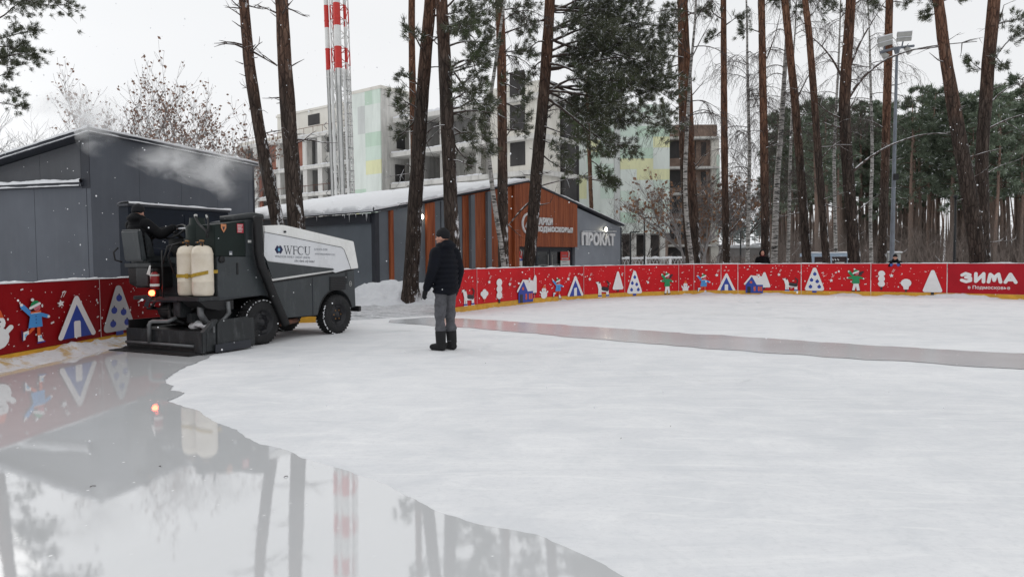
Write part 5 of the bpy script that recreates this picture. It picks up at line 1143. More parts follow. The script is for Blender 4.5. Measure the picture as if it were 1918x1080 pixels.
def rental():
    A = at(704, 450, 24.0); A.z = 0; Bp = at(1163, 450, 36.6); Bp.z = 0; u = (Bp - A).normalized(); L = (Bp - A).length; n = Vector((u.y, -u.x, 0))
    rz = math.atan2(u.y, u.x); t = thing('rental_building', 'skate rental building with snowy gable roof, grey walls and rust coloured plank facade', 'building', A, rz)
    Y = -n                         # local y goes into the building
    def X(px, py=450, off=0.0): return (onp(px, py, A + n * off, n) - A).dot(u)
    def Z(px, py, off=0.0): return onp(px, py, A + n * off, n).z
    ze = Z(706, 398); zr = Z(1162, 424); xp = X(985); zp = Z(985, 343) ; DP = 12.5
    zt = lambda x: ze + (zp - ze) * x / xp if x < xp else zp + (zr - zp) * (x - xp) / (L - xp)
    # walls
    mb = MB(['slate_mid']); b0, b1 = X(720), X(866)
    mb.hexa([(.12, .0, -.05), (b1, .0, -.05), (b1, .15, -.05), (.12, .15, -.05), (.12, .0, zt(.12) - .02), (b1, .0, zt(b1) - .02), (b1, .15, zt(b1) - .02), (.12, .15, zt(.12) - .02)]); mb.obj('wall', t)
    mb = MB(['slate_mid']); mb.box(0, .12, .16, DP, -.05, ze - .12); mb.box(0.12, L - .12, DP - .12, DP, -.05, ze - .1); mb.obj('side_wall', t)
    mb = MB(['slate_light']); xg = X(1077, 440); mb.hexa([(xg, 0, -.05), (L, 0, -.05), (L, .15, -.05), (xg, .15, -.05), (xg, 0, zt(xg) - .06), (L, 0, zt(L) - .06), (L, .15, zt(L) - .06), (xg, .15, zt(xg) - .06)]); mb.box(L - .12, L - .001, .15, DP, -.05, zr - .08); mb.obj('wall', t)
    # corner post, gutter beam
    mb = MB(['trim']); mb.box(-.06, .11, -.05, .155, -.05, ze + .0); mb.obj('corner_trim', t)
    mb = MB(['trim']); mb.box(-.10, -.001, .16, DP, ze - .34, ze - .02); mb.obj('gutter_beam', t)
    mb = MB(['trim']); mb.box(L - .04, L + .03, -.03, .05, -.05, zr - .05); mb.obj('corner_trim', t)
    # plank facade
    mb = MB(['wood']); xa, xb, xc = X(866), X(959), X(968)
    zf = lambda x: zt(x) - .015
    wood_strip(mb, xa, xb, -.02, .15, zf); mb.obj('plank_wall', t)
    mb = MB(['wood']); zd = Z(1020, 462, .12)
    wood_strip(mb, xb + .01, xc, -.14, .15, lambda x: zt(x) + .02); wood_strip(mb, xc, xg - .005, -.14, .15, lambda x: zt(x) + .02, z0=zd); mb.obj('entrance_front', t)
    for px, wd in ((731, .16), (804, .42)):
        mb = MB(['wood']); x = X(px); wood_strip(mb, x - wd / 2, x + wd / 2, -.10, -.003, lambda q: zt(q) - .03, .08); mb.obj('batten', t)
    for px in (881, 912):
        mb = MB(['slate_mid']); x = X(px); mb.hexa([(x - .11, -.16, -.05), (x + .11, -.16, -.05), (x + .11, -.03, -.05), (x - .11, -.03, -.05), (x - .11, -.16, zt(x - .11) - .04), (x + .11, -.16, zt(x + .11) - .04), (x + .11, -.03, zt(x + .11) - .04), (x - .11, -.03, zt(x - .11) - .04)]); mb.obj('fin', t)
    mb = MB(['trim']);
    for px in (768, 776, 826): x = X(px); mb.box(x - .02, x + .02, -.012, -.001, -.05, zt(x) - .06)
    mb.obj('panel_joint', t)
    # entrance
    mb = MB(['trim']); mb.box(xc - .01, xc + .10, .16, .24, -.05, zd); mb.box(xg - .15, xg - .01, .16, .24, -.05, zd); mb.box(xc + .1, xg - .15, .16, .24, zd - .13, zd); mb.obj('door_frame', t)
    d0, d1 = X(1004, 480, -.2), X(1052, 480, -.2); dm = (d0 + d1) / 2
    for a, b in ((d0, dm - .02), (dm + .02, d1)):
        mb = MB(['glass']); mb.box(a + .07, b - .07, .20, .215, .1, zd - .22); o = mb.obj('door', t)
        m2 = MB(['trim']); m2.box(a, a + .07, .18, .23, -.03, zd - .14); m2.box(b - .07, b, .18, .23, -.03, zd - .14); m2.box(a + .07, b - .07, .18, .23, zd - .22, zd - .14); m2.box(a + .07, b - .07, .18, .23, -.03, .1); m2.obj('frame', o)
        m3 = MB(['lampgrey']); h = b - .13 if a == d0 else a + .13; m3.tube([(h, .14, .85), (h, .14, 1.5)], .016, 6); m3.tube([(a + .1, .15, 1.02), (b - .1, .15, 1.02)], .012, 6); m3.obj('handle', o)
    mb = MB(['glass']); mb.box(xc + .1, d0 - .001, .20, .22, 0, zd - .14); mb.box(d1 + .001, xg - .15, .20, .22, 0, zd - .14); mb.obj('side_light', t)
    mb = MB(['void']); mb.box(xc, xg - .02, 1.2, 1.3, -.05, zd + .3); mb.obj('inner_wall', t)
    # posters
    def poster(px0, px1, py0, py1, blue):
        x0, x1 = X(px0, 485, -.05), X(px1, 485, -.05); z1, z0 = Z((px0 + px1) / 2, py0, -.05), Z((px0 + px1) / 2, py1, -.05); h = z1 - z0; zz = [z0, z0 + h * .46, z0 + h * (.58 if blue else .5), z1]
        mb = MB(['paper', 'poster_blue' if blue else 'red_paint', 'red_paint', 'ink_soft']); mb.box(x0, x1, .10, .12, zz[0], zz[1], 0); mb.box(x0, x1, .10, .12, zz[1], zz[2], 1); mb.box(x0, x1, .10, .12, zz[2], zz[3], 2)
        for i in range(3): mb.box(x0 + .08, x1 - .1 - i * .06, .094, .099, zz[3] - .35 - i * .12, zz[3] - .29 - i * .12, 0)
        mb.tube([(x1 - .12, .09, zz[2] + .12), (x1 - .08, .09, zz[2] + .3), (x1 - .16, .09, zz[2] + .4)], .03, 6, 0)
        for i in range(4): mb.box(x0 + .1, x1 - .12 - (i % 2) * .15, .094, .099, zz[0] + .12 + i * .14, zz[0] + .155 + i * .14, 3)
        mb.obj('poster', t)
    poster(966, 980, 470, 504, True); poster(1052, 1069, 471, 501, False)
    # roof with thick snow
    ov = .22
    def rp(x, y, dz): return (x, y, (zt(max(min(x, L), 0)) if 0 <= x <= L else (ze - (ze - zt(.5)) * -0 + (x * (zp - ze) / xp) if x < 0 else zr + (x - L) * (zr - zp) / (L - xp))) + dz)
    mb = MB(['trim']); f0 = -.17
    for xa_, xb_ in ((-ov, xp), (xp, L + .1)): mb.hexa([rp(xa_, f0, .03), rp(xb_, f0, .03), rp(xb_, DP + .2, .03), rp(xa_, DP + .2, .03), rp(xa_, f0, .10), rp(xb_, f0, .10), rp(xb_, DP + .2, .10), rp(xa_, DP + .2, .10)])
    mb.obj('roof', t)
    mb = MB(['snow_clean']); nx, ny = 60, 46; vs = []
    for j in range(ny + 1):
        for i in range(nx + 1):
            x = -ov - .05 + (L + .1 + ov + .05) * i / nx; y = f0 + .02 + (DP + .15 - f0) * j / ny; e = min(1, (i + .15) / 2.2, (nx - i + .4) / 3, (j + .3) / 2.0)
            vs.append(rp(x, y, .101 + max(0, min(1, e)) ** .6 * (.19 + .05 * fbm(x * .9, y * .9, 2, 4)) * (1 if x < xp else .45)))
    mb.add(vs, [(j * (nx + 1) + i, j * (nx + 1) + i + 1, (j + 1) * (nx + 1) + i + 1, (j + 1) * (nx + 1) + i) for j in range(ny) for i in range(nx)], 0, True)
    snow_strip(mb, rp(-ov, f0, .10), rp(xp, f0, .10), (0, -1, 0), .3, .10, 2); snow_strip(mb, rp(xp, f0, .10), rp(L + .1, f0, .10), (0, -1, 0), .3, .05, 6); snow_strip(mb, rp(-ov, f0, .07), rp(-ov, DP, .07), (-1, 0, 0), .3, .2, 3)
    mb.obj('roof_snow', t)
    mb = MB(['snow_clean'])
    for i in range(9): y = random.choice([random.uniform(.1, 1.2), random.uniform(1, 3)]); h = random.uniform(.06, .28); mb.tube([(-ov - .02, y, ze - .02), (-ov - .02, y, ze - .02 - h)], [.011, .002], 5)
    mb.obj('icicle', t)
    # lettering
    Xm = lambda px, py: Matrix.Translation((X(px, py, .02), -.06, Z(px, py, .02))) @ Matrix(((1, 0, 0, 0), (0, 0, -1, 0), (0, 1, 0, 0), (0, 0, 0, 1)))
    h1 = Z(1088, 434.5) - Z(1088, 458); fit_text('sign_letters', 'ПРОКАТ', Xm(1088, 459.5), X(1150, 450) - X(1088, 450), h1 * 1.07, t, 'a_white', .035, .048)
    fit_text('sign_letters', 'ПАРКИ', Xm(996, 421), X(1029, 415, .15) - X(996, 415, .15), Z(1015, 407) - Z(1015, 421), t, 'a_white', .03, .045, 0, 1.08).location = (0, -.13, 0)
    fit_text('sign_letters', 'ПОДМОСКОВЬЯ', Xm(998, 435.5), X(1067, 430, .15) - X(998, 430, .15), Z(1030, 424) - Z(1030, 436), t, 'a_white', .03, .042, 0, 1.08).location = (0, -.13, 0)
    mb = MB(['a_white']); cx, cz, rr = X(989, 419, .15), Z(989, 419, .15), .42; mb.tube([(cx + rr * math.cos(R(a)), -.18, cz + rr * math.sin(R(a))) for a in range(40, 330, 10)], .05, 8); mb.tube([(cx - .2, -.18, cz - .15), (cx, -.18, cz + .2), (cx + .2, -.18, cz - .15)], .04, 8); mb.tube([(cx, -.18, cz + .2), (cx, -.18, cz - .3)], .03, 8); mb.obj('sign_emblem', t)
    mb = MB(['snow_clean'])
    for px in range(1090, 1151, 3): mb.ell((X(px, 434) + .02, -.075, Z(px, 434.2) + .02), (.09, .05, random.uniform(.012, .03)), 0, 8, 5)
    mb.obj('letter_snow', t)
    # wall lamps (lit in the photograph)
    for (px, py), lp in (((571, 431), 'side'), ((790, 407), 'front'), ((1135, 430), 'front')):
        if lp == 'side': P = Vector((-.16, 5.05, ze - .55))
        else: P = Vector((X(px, py, .12), -.12, Z(px, py, .12)))
        mb = MB(['trim']); mb.box(P.x - .05, P.x + .05, P.y + .02, P.y + .12, P.z - .02, P.z + .1) if lp == 'front' else mb.box(P.x + .02, P.x + .16, P.y - .05, P.y + .05, P.z - .02, P.z + .1); o = mb.obj('wall_lamp', t)
        m2 = MB(['lamp']); m2.ell((P.x, P.y - .01, P.z + .02), (.062, .055, .085), 0, 14, 10); m2.obj('bulb', o)
    return t
rental()

# ------------------------------------------------------------------ unfinished concrete complex
def complex_():
    t = thing('unfinished_building', 'abandoned concrete hospital block with open floors and green and yellow facade panels', 'building', at(718, 480, 78).xy.to_3d())
    O = t.location.copy(); T = Matrix.Translation(-O)
    u = Vector((.79, -.613, 0)).normalized(); n = Vector((u.y, -u.x, 0))      # main facade runs towards the right, coming nearer
    cor = at(718, 480, 78); cor.z = 0
    def F(p0): return T @ frame(p0, u, -n, (0, 0, 1))          # local x along facade, y into the building
    def sx(px, p0, off=0): return (onp(px, 400, p0, n) - p0).dot(u)
    lev = [-.3, 2.9, 6.2, 9.55, 12.9, 16.7]
    # --- wing with open frame (behind the chimney)
    p0 = at(452, 480, 98.5); p0.z = 0; p1 = onp(664, 400, p0, n); Lw = (p1 - p0).dot(u); Xw = F(p0)
    cols = [sx(px, p0) for px in (454, 480, 523, 573, 601, 640, 664)]
    mb = MB(['conc'], Xw)
    for k in range(1, 6): mb.box(-.4, Lw, -.25, 12, lev[k] - .38, lev[k], 0)
    mb.obj('floor_slab', t)
    for x in cols:
        mb = MB(['conc'], Xw); mb.box(x - .42, x + .42, -.02, .8, -.3, lev[5] - .39); mb.obj('column', t)
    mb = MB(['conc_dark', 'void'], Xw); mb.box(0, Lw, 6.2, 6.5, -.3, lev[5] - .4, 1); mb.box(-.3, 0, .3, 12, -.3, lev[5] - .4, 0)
    for k in range(1, 5):
        for x in cols[1:]: mb.box(x - .2, x + .2, .9, 6.1, lev[k] + .01, lev[k + 1] - .4, 0)
    mb.obj('inner_wall', t)
    mb = MB(['brick'], Xw)
    for a, b in ((497, 507), (508, 517), (553, 567)): mb.box(sx(a, p0), sx(b, p0), .25, .5, lev[4] + .01, lev[5] - .4)
    for a, b in ((479, 488),): mb.box(sx(a, p0), sx(b, p0), .25, .5, lev[2] + .01, lev[3] - .4); mb.box(sx(a, p0), sx(b, p0), .26, .5, lev[3] + .01, lev[4] - .4)
    mb.obj('brick_infill', t)
    mb = MB(['conc_dark', 'conc'], Xw)
    for a, b in ((578, 597), (603, 620), (524, 548)): mb.box(sx(a, p0), sx(b, p0), 1.2, 1.4, lev[4] + .01, lev[5] - .4, 0)
    mb.box(sx(605, p0), sx(638, p0), .6, .8, lev[4] + .01, lev[4] + 1.5, 1); mb.obj('block_infill', t)
    mb = MB(['rust'], Xw)
    for k in (1, 2, 3, 4, 5):
        mb.tube([(0, -.1, lev[k] + .95), (Lw, -.1, lev[k] + .95)], .035, 5) if k in (2, 3, 5) else None
        for i in range(14):
            x = Lw * i / 13
            if k in (2, 3, 5): mb.tube([(x, -.1, lev[k]), (x, -.1, lev[k] + .95)], .03, 5)
    mb.obj('guard_rail', t)
    mb = MB(['conc_cream', 'void'], Xw); a, b, c = sx(517, p0), sx(557, p0), sx(640, p0); zt = at(557, 203, 90).z
    mb.hexa([(a, .5, lev[5]), (c, .5, lev[5]), (c, 9, lev[5]), (a, 9, lev[5]), (a, .5, zt), (c, .5, zt - .4), (c, 9, zt - .4), (a, 9, zt)]); mb.box(sx(575, p0), sx(596, p0), .42, .499, lev[5] + 1.3, lev[5] + 2.6, 1); mb.box(a - .1, c + .1, .35, .48, zt - .45, zt - .2, 0); mb.obj('penthouse', t)
    mb = MB(['conc_cream'], Xw); mb.box(-.6, a - .01, .3, 9, lev[5] + .001, lev[5] + .7); mb.obj('parapet', t)
    mb = MB(['snow_clean'], Xw)
    for k in (2, 3, 4, 5): snow_strip(mb, (0, -.24, lev[k] + .002), (Lw, -.24, lev[k] + .002), (0, -1, 0), .7, .09, k)
    mb.obj('slab_snow', t)
    # --- stair tower with coloured cladding
    Xt = F(cor); zt = at(718, 166, 78).z; Lt = (cor - onp(661, 400, cor, n)).dot(u)
    mb = MB(['conc', 'conc_cream', 'void'], Xt); mb.box(-Lt, 0, 0, 6.2, -.3, zt, 0); mb.box(.001, .12, 2.2, 3.4, 13.6, 15.6, 2); mb.box(.001, .12, 1.9, 3.3, 9.9, 11.8, 2); mb.obj('stair_tower', t)
    mb = MB(['conc_cream'], Xt); mb.box(-Lt - .15, .15, -.15, 6.3, zt + .002, zt + .35); mb.obj('parapet', t)
    mb = MB(['p_pale', 'p_green', 'p_mint', 'p_yell', 'p_grey'], Xt); rows = 9; rh = zt / rows; cw = Lt / 2.05
    pat = ['00', '40', '00', '02', '03', '23', '01', '32', '20']
    def panels(x0, x1, nc, patt, y, zlo=0.0, zhi=zt):
        rr = len(patt); h = (zhi - zlo) / rr
        for r_ in range(rr):
            for c_ in range(nc): mb.box(x0 + (x1 - x0) * c_ / nc + .002, x0 + (x1 - x0) * (c_ + 1) / nc - .002, y - .12, y - .002, zlo + h * (rr - 1 - r_) + .002, zlo + h * (rr - r_) - .002, int(patt[r_][c_]))
    panels(-Lt, -.02, 4, ['0012', '0400', '0400', '0011', '0022', '0033', '0000', '1100', '3022', '3300', '0000', '0011', '0022'], 0); mb.obj('facade_panel', t)
    # --- middle part with open slabs
    Lm = sx(1000, cor); mb = MB(['conc'], Xt)
    for k in range(1, 6): mb.box(.3, Lm, 2.6 - (1.6 if k < 5 else 1.2), 7.8, lev[k] - .45, lev[k] + .02)
    mb.obj('floor_slab', t)
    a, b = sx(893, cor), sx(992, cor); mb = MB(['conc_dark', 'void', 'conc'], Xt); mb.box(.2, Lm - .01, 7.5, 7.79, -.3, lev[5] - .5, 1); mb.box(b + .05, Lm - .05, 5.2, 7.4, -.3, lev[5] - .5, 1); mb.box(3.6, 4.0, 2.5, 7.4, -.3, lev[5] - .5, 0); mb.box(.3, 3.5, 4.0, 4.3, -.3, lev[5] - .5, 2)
    for k in range(1, 5): mb.box(1.2, 2.4, 3.9, 3.99, lev[k] + .05, lev[k] + 2.0, 1)
    for k in range(1, 5): mb.box(4.1, 9.5 + (k % 2) * 3, 5.2, 5.4, lev[k] + .03, lev[k + 1] - .46, 2 if k % 2 else 0)
    mb.obj('inner_wall', t)
    for px in (742, 800, 868):
        mb = MB(['conc'], Xt); x = sx(px, cor); mb.box(x - .35, x + .35, 2.4, 3.1, -.3, lev[5] - .46); mb.obj('column', t)
    mb = MB(['conc_cream', 'void'], Xt); a, b = sx(893, cor), sx(992, cor); zq = at(940, 172, 72).z; mb.box(a, b, 1.9, 5.1, -.3, zq, 0)
    for zz in (3.5, 6.9, 10.2, 13.6, 16.8): mb.box(sx(934, cor), sx(962, cor), 1.85, 1.899, zz, zz + 2.4, 1)
    mb.obj('stair_tower', t)
    mb = MB(['snow_clean'], Xt)
    for k in (2, 3, 4): snow_strip(mb, (.4, 1.02, lev[k] + .022), (a - .1, 1.02, lev[k] + .022), (0, -1, 0), .7, .10, k + 3)
    snow_strip(mb, (.4, 1.42, lev[5] + .022), (a - .1, 1.42, lev[5] + .022), (0, -1, 0), 4.0, .22, 9); mb.obj('slab_snow', t)
    # --- right block with pale green panels on an open ground floor
    q0 = at(1074, 480, 84); q0.z = 0; q1 = at(1254, 480, 84); q1.z = 0; Lq = (q1 - q0).length; Xq = T @ frame(q0, (1, 0, 0), (0, 1, 0), (0, 0, 1)); zq = at(1160, 196, 84).z; zg = at(1200, 437, 84).z
    mb = MB(['conc', 'void'], Xq); mb.box(0, Lq, .13, 11, zg, zq, 0); mb.box(-.4, 0, 1, 11, zg, zq, 1); mb.obj('block', t)
    mb = MB(['p_pale', 'p_green', 'p_mint', 'p_yell', 'p_grey'], Xq); g0, g1 = Lq * (1150 - 1074) / 180, Lq * (1162 - 1074) / 180
    panels(0, g0, 3, ['022', '020', '002', '032', '010', '022', '300', '302', '000', '010', '020'], .13, zg, zq)
    mb.box(g0 + .05, g1 - .05, .0, .12, zg, zq, 4)
    panels(g1, Lq, 3, ['020', '000', '211', '023', '110', '330', '033', '002', '200', '022', '100', '000'], .13, zg, zq); mb.obj('facade_panel', t)
    for i in range(7):
        mb = MB(['conc'], Xq); x = Lq * (i + .2) / 6.6; mb.box(x - .3, x + .3, .5, 1.1, -.3, zg - .001); mb.obj('column', t)
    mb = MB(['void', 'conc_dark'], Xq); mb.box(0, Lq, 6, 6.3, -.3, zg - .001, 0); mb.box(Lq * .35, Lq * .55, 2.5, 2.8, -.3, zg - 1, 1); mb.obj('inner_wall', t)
    # --- brown far end
    e0 = at(1254, 480, 92); e0.z = 0; e1 = at(1346, 480, 92); Le = e1.x - e0.x; Xe = T @ frame(e0, (1, 0, 0), (0, 1, 0), (0, 0, 1)); ze = at(1300, 231, 92).z
    mb = MB(['brown', 'void'], Xe); mb.box(.0, Le, 1.0, 9, -.3, ze, 0)
    for k in range(1, 6): mb.box(.05, 3.6, .95, .999, lev[k] - 2.6, lev[k] - .4, 1); mb.box(4.3, Le - 1.4, .95, .999, lev[k] - 2.4, lev[k] - .6, 1)
    mb.obj('end_block', t)
    mb = MB(['conc'], Xe)
    for k in range(1, 6): mb.box(0, Le, -.1, .949, lev[k] - .3, lev[k])
    mb.obj('floor_slab', t)
    mb = MB(['conc_cream', 'p_mint'], Xe); mb.box(Le - .9, Le + .1, .3, .94, -.3, ze - 2, 0); mb.box(Le - .25, Le + .14, .2, .299, 4, ze - 4, 1); mb.obj('facade_panel', t)
complex_()

# ------------------------------------------------------------------ chimney stack
def chimney():
    d = 64; B = at(640, 490, d); B.z = 0
    t = thing('chimney_stack', 'tall red and white banded boiler chimney of several pipes in a lattice mast', 'chimney', B)
    zb = [at(636, y, d).z for y in (130, 90, 50, 8)]; zb = [0] + zb + [zb[3] + 2.0, zb[3] + 3.9, zb[3] + 5.8, zb[3] + 7.0]
    k = d / 1330.0; zref = at(636, 250, d).z
    for px, r_, dy in ((612.5, .21, .3), (634.5, .31, -.25), (624.5, .17, .75), (647, .14, .2)):
        x = (px + 1.5 - 640) * k; mb = MB(['white_paint', 'red_paint', 'steel'])
        for i, (a, b) in enumerate(zip(zb[:-1], zb[1:])): mb.lathe([(r_, a), (r_, b)] if i else [(r_ * .62, a), (r_ * .62, b - 1.6), (r_, b - 1.5), (r_, b)], (x + .3, dy, 0), 'z', 18, i % 2)
        for z in [2.5 * q for q in range(1, 15)]: q_ = r_ if z > zb[1] - 1.6 else r_ * .62; mb.lathe([(q_ + .005, z), (q_ + .022, z + .02), (q_ + .022, z + .10), (q_ + .005, z + .12)], (x + .3, dy, 0), 'z', 18, 0 if not (zb[1] < z < zb[2] or zb[3] < z < zb[4]) else 1)
        if r_ > .2:
            mb.obj('pipe', t, True); mb = MB(['steel', 'steel', 'steel']); mb.tube([(x + .3 - r_ * .5, dy - r_ * .9, 0), (x + .3 - r_ * .5, dy - r_ * .9, zb[1])], .028, 6, 2); mb.tube([(x + .3 + r_ * .6, dy - r_ * .85, 0), (x + .3 + r_ * .6, dy - r_ * .85, zb[1])], .028, 6, 2); mb.obj('conduit', t)
        else: mb.obj('pipe', t, True)
    mb = MB(['white_paint', 'red_paint']); c = [(-.62, -.1), (.72, -.1), (.72, 1.1), (-.62, 1.1)]; st = 1.25
    for i in range(int(zb[-1] / st)):
        z0, z1 = i * st, (i + 1) * st; mi = 1 if (zb[1] < (z0 + z1) / 2 < zb[2] or zb[3] < (z0 + z1) / 2 < zb[4]) else 0
        for j in range(4):
            a, b = c[j], c[(j + 1) % 4]; mb.tube([(a[0] + .1, a[1], z0), (a[0] + .1, a[1], z1)], .06, 5, mi); mb.tube([(a[0] + .1, a[1], z0), (b[0] + .1, b[1], z1)], .035, 4, mi); mb.tube([(a[0] + .1, a[1], z1), (b[0] + .1, b[1], z1)], .035, 4, mi)
    mb.obj('lattice_mast', t)
    mb = MB(['steel', 'white_paint']); x = (655 - 640) * k
    for dx in (-.2, .2): mb.tube([(x + dx, .2, 0), (x + dx, .2, zb[1] - .3)], .045, 5, 1)
    for i in range(int(zb[1] / .4)): mb.tube([(x - .2, .2, i * .4), (x + .2, .2, i * .4)], .025, 4, 0)
    for i in range(0, int(zb[1] / 1.0)): mb.tube([(x + .38 * math.cos(a), .0 - .36 * math.sin(a), i * 1.0 + .2) for a in [q * PI / 6 for q in range(7)]], .022, 4, 0)
    mb.obj('ladder', t)
    mb = MB(['steel']); x = (608 - 640) * k + .3
    for i in range(14): mb.tube([(x, .1, i * 1.0), (x - .25, .1, i * 1.0 + .3), (x, .1, i * 1.0 + .6)], .03, 4)
    mb.obj('bracket', t)
    for px, r_, dy in ((620, .13, -.45), (643, .11, -.5)):
        x = (px + 4 - 640) * k; mb = MB(['white_paint', 'steel']); mb.lathe([(r_, 0), (r_, zb[1] - .4), (r_ * 1.25, zb[1] - .38), (r_ * 1.25, zb[1] - .1), (0, zb[1] - .1)], (x + .3, dy, 0), 'z', 14)
        for z in (5.2, 9.0): mb.lathe([(r_ + .01, z), (r_ + .06, z + .02), (r_ + .06, z + .12), (r_ + .01, z + .14)], (x + .3, dy, 0), 'z', 14)
        mb.obj('pipe', t)
    t.rotation_euler = (0, R(-1.0), 0); t.location.x += .32
chimney()

# ------------------------------------------------------------------ posts, kiosk, fence, far shed
def flood_mast():
    d = 27.5; b = at(1670, 480, d); top = at(1680, 92, d); t = thing('floodlight_mast', 'tall grey floodlight mast with snowy lamps, between two pines behind the child', 'light mast', (b.x, b.y, 0))
    T = Vector((top.x - b.x, 0, top.z)); mb = MB(['galv']); k = 14
    mb.tube([T * (i / k) for i in range(k + 1)], [.092 - .045 * i / k for i in range(k + 1)], 12); mb.lathe([(.2, 0), (.2, .03), (.13, .04)], (0, 0, 0), 'z', 12); mb.obj('mast', t)
    mb = MB(['galv']); mb.tube([T + Vector((-.68, -.1, -.14)), T + Vector((.0, 0, .04)), T + Vector((.70, .1, .14))], .05, 8); mb.prism([(-.12, T.z + .02), (.12, T.z + .06), (.05, T.z - .2), (-.05, T.z - .2)], -.04, .04, 'y'); mb.v = [(v[0] + (T.x if abs(v[0]) < .13 and i >= len(mb.v) - 8 else 0), v[1], v[2]) for i, v in enumerate(mb.v)]; mb.obj('cross_arm', t)
    def flood(px, py, w_, h_, tilt, roll):
        c = at(px, py, d) - Vector((b.x, b.y, 0)); Q = Matrix.Translation(c) @ Matrix.Rotation(R(roll), 4, 'Y') @ Matrix.Rotation(R(tilt), 4, 'X')
        mb = MB(['lampgrey', 'galv', 'snow_clean'], Q); mb.box(-w_ / 2, w_ / 2, -.03, .06, .01, h_ / 2, 0, .012); mb.box(-w_ / 2, w_ / 2, -.03, .06, -h_ / 2, -.02, 0, .012)
        mb.box(-w_ * .5, w_ * .5, -.06, .02, -.018, .008, 2, .004); mb.box(-w_ / 2, w_ / 2, -.05, .05, h_ / 2 + .001, h_ / 2 + .03, 2, .008); mb.tube([(0, .06, -h_ / 2), (0, .10, -h_ / 2 - .2)], .025, 6, 1); mb.obj('floodlight', t)
    flood(1694, 69, .56, .34, 18, -4); flood(1658, 77, .56, .36, 18, -14)
    for px, py in ((1700, 94), (1656, 103)):
        c = at(px, py, d) - Vector((b.x, b.y, 0)); mb = MB(['lampgrey', 'mblack', 'galv']); dv = Vector((.55, -.35, -.75)).normalized()
        q0 = c - dv * .12; mb.tube([q0, c + dv * .05, c + dv * .14], [.075, .11, .125], 12, 0); mb.tube([q0 - dv * .03, q0 + dv * .005], [.06, .08], 10, 1); mb.tube([q0, c + Vector((.03, 0, .24))], .015, 5, 2); mb.obj('spotlight', t)
    mb = MB(['mblack']); mb.box(T.x * .47 - .09, T.x * .47 + .09, -.2, -.09, T.z * .47 - .12, T.z * .47 + .12, 0, .01); mb.obj('control_box', t)
flood_mast()
def lamp_post(px, ptop, pbase, d, label, arm=0.0, r_=.055):
    b = at(px, 470, d); t = thing('lamp_post', label, 'lamp post', (b.x, b.y, 0), 0, 'dark posts behind the rink'); h = at(px, ptop, d).z
    mb = MB(['postblack']); mb.tube([(0, 0, 0), (0, 0, h)], [r_ * 1.15, r_ * .8], 8); mb.lathe([(.16, 0), (.16, .03), (.07, .05)], (0, 0, 0), 'z', 10); mb.obj('pole', t)
    if arm:
        mb = MB(['postblack']); mb.tube([(0, 0, h - .03), (arm, 0, h - .01)], .04, 6); mb.box(min(arm, arm * 1.5), max(arm, arm * 1.5), -.08, .08, h - .04, h + .01, 0, .01); mb.obj('lamp_head', t)
    else:
        mb = MB(['postblack', 'lampgrey']); mb.lathe([(.0, h), (.09, h + .01), (.09, h + .12), (.0, h + .14)], (0, 0, 0), 'z', 10, 0); mb.obj('lamp_head', t)
lamp_post(1207, 407, 490, 44, 'taller of two black lamp posts right of the rental building', .45)
lamp_post(1181, 434, 490, 41, 'short black lamp post with bent arm at the rental building corner', .35)
lamp_post(1788, 371, 490, 30, 'thin black post standing left of the leaning pine at the right')
lamp_post(1387, 432, 490, 62, 'far small lamp post in front of the hazy firs beside the low white shed', .5, .07)
def kiosk():
    d = 33; a, b = at(1521, 480, d), at(1588, 480, d); L = b.x - a.x; t = thing('kiosk', 'small brown kiosk with pale blue frame seen between pine trunks', 'kiosk', (a.x, a.y, 0), R(-6)); h = at(1550, 474, d).z
    mb = MB(['kiosk']); mb.box(.06, L - .06, .05, 1.6, 0, h - .18); mb.obj('wall', t)
    mb = MB(['kiosk_blue']); mb.box(-.06, L + .06, -.08, 1.7, h - .16, h); mb.obj('roof', t)
    mb = MB(['kiosk_blue']); mb.box(-.02, .10, -.03, .06, 0, h - .161); mb.box(L - .10, L + .02, -.03, .06, 0, h - .161); mb.box(L * .5 - .05, L * .5 + .05, -.03, .049, 0, h - .161); mb.obj('frame', t)
    for x in (.18, L * .62): mb = MB(['paper']); mb.box(x, x + .42, -.0, .045, .75, h - .42); mb.obj('window', t)
    mb = MB(['a_white']); [mb.tube([(L * .54 + i * .12, .02, h - .26), (L * .54 + i * .12 + .06, .02, h - .34)], .028, 5) for i in range(3)]; mb.obj('sign_letters', t)
    mb = MB(['snow_clean']); snow_strip(mb, (-.06, -.08, h), (L + .06, -.08, h), (0, -1, 0), 1.7, .06, 2); mb.obj('roof_snow', t)
kiosk()
def utility_box():
    d = 29; a, b = at(1662, 480, d), at(1688, 480, d); L = b.x - a.x; h = at(1670, 474, d).z; t = thing('utility_box', 'pale grey utility box with snow on top behind the peeking child', 'utility box', (a.x, a.y, 0))
    mb = MB(['lampgrey']); mb.box(0, L, 0, .5, 0, h - .02, 0, .03); mb.obj('body', t); mb = MB(['lampgrey']); mb.box(-.03, L + .03, -.03, .53, h - .019, h + .02, 0, .01); mb.obj('lid', t); mb = MB(['snow_clean']); snow_strip(mb, (-.03, -.03, h + .02), (L + .03, -.03, h + .02), (0, -1, 0), .55, .05, 3); mb.obj('snow_cap', t)
utility_box()
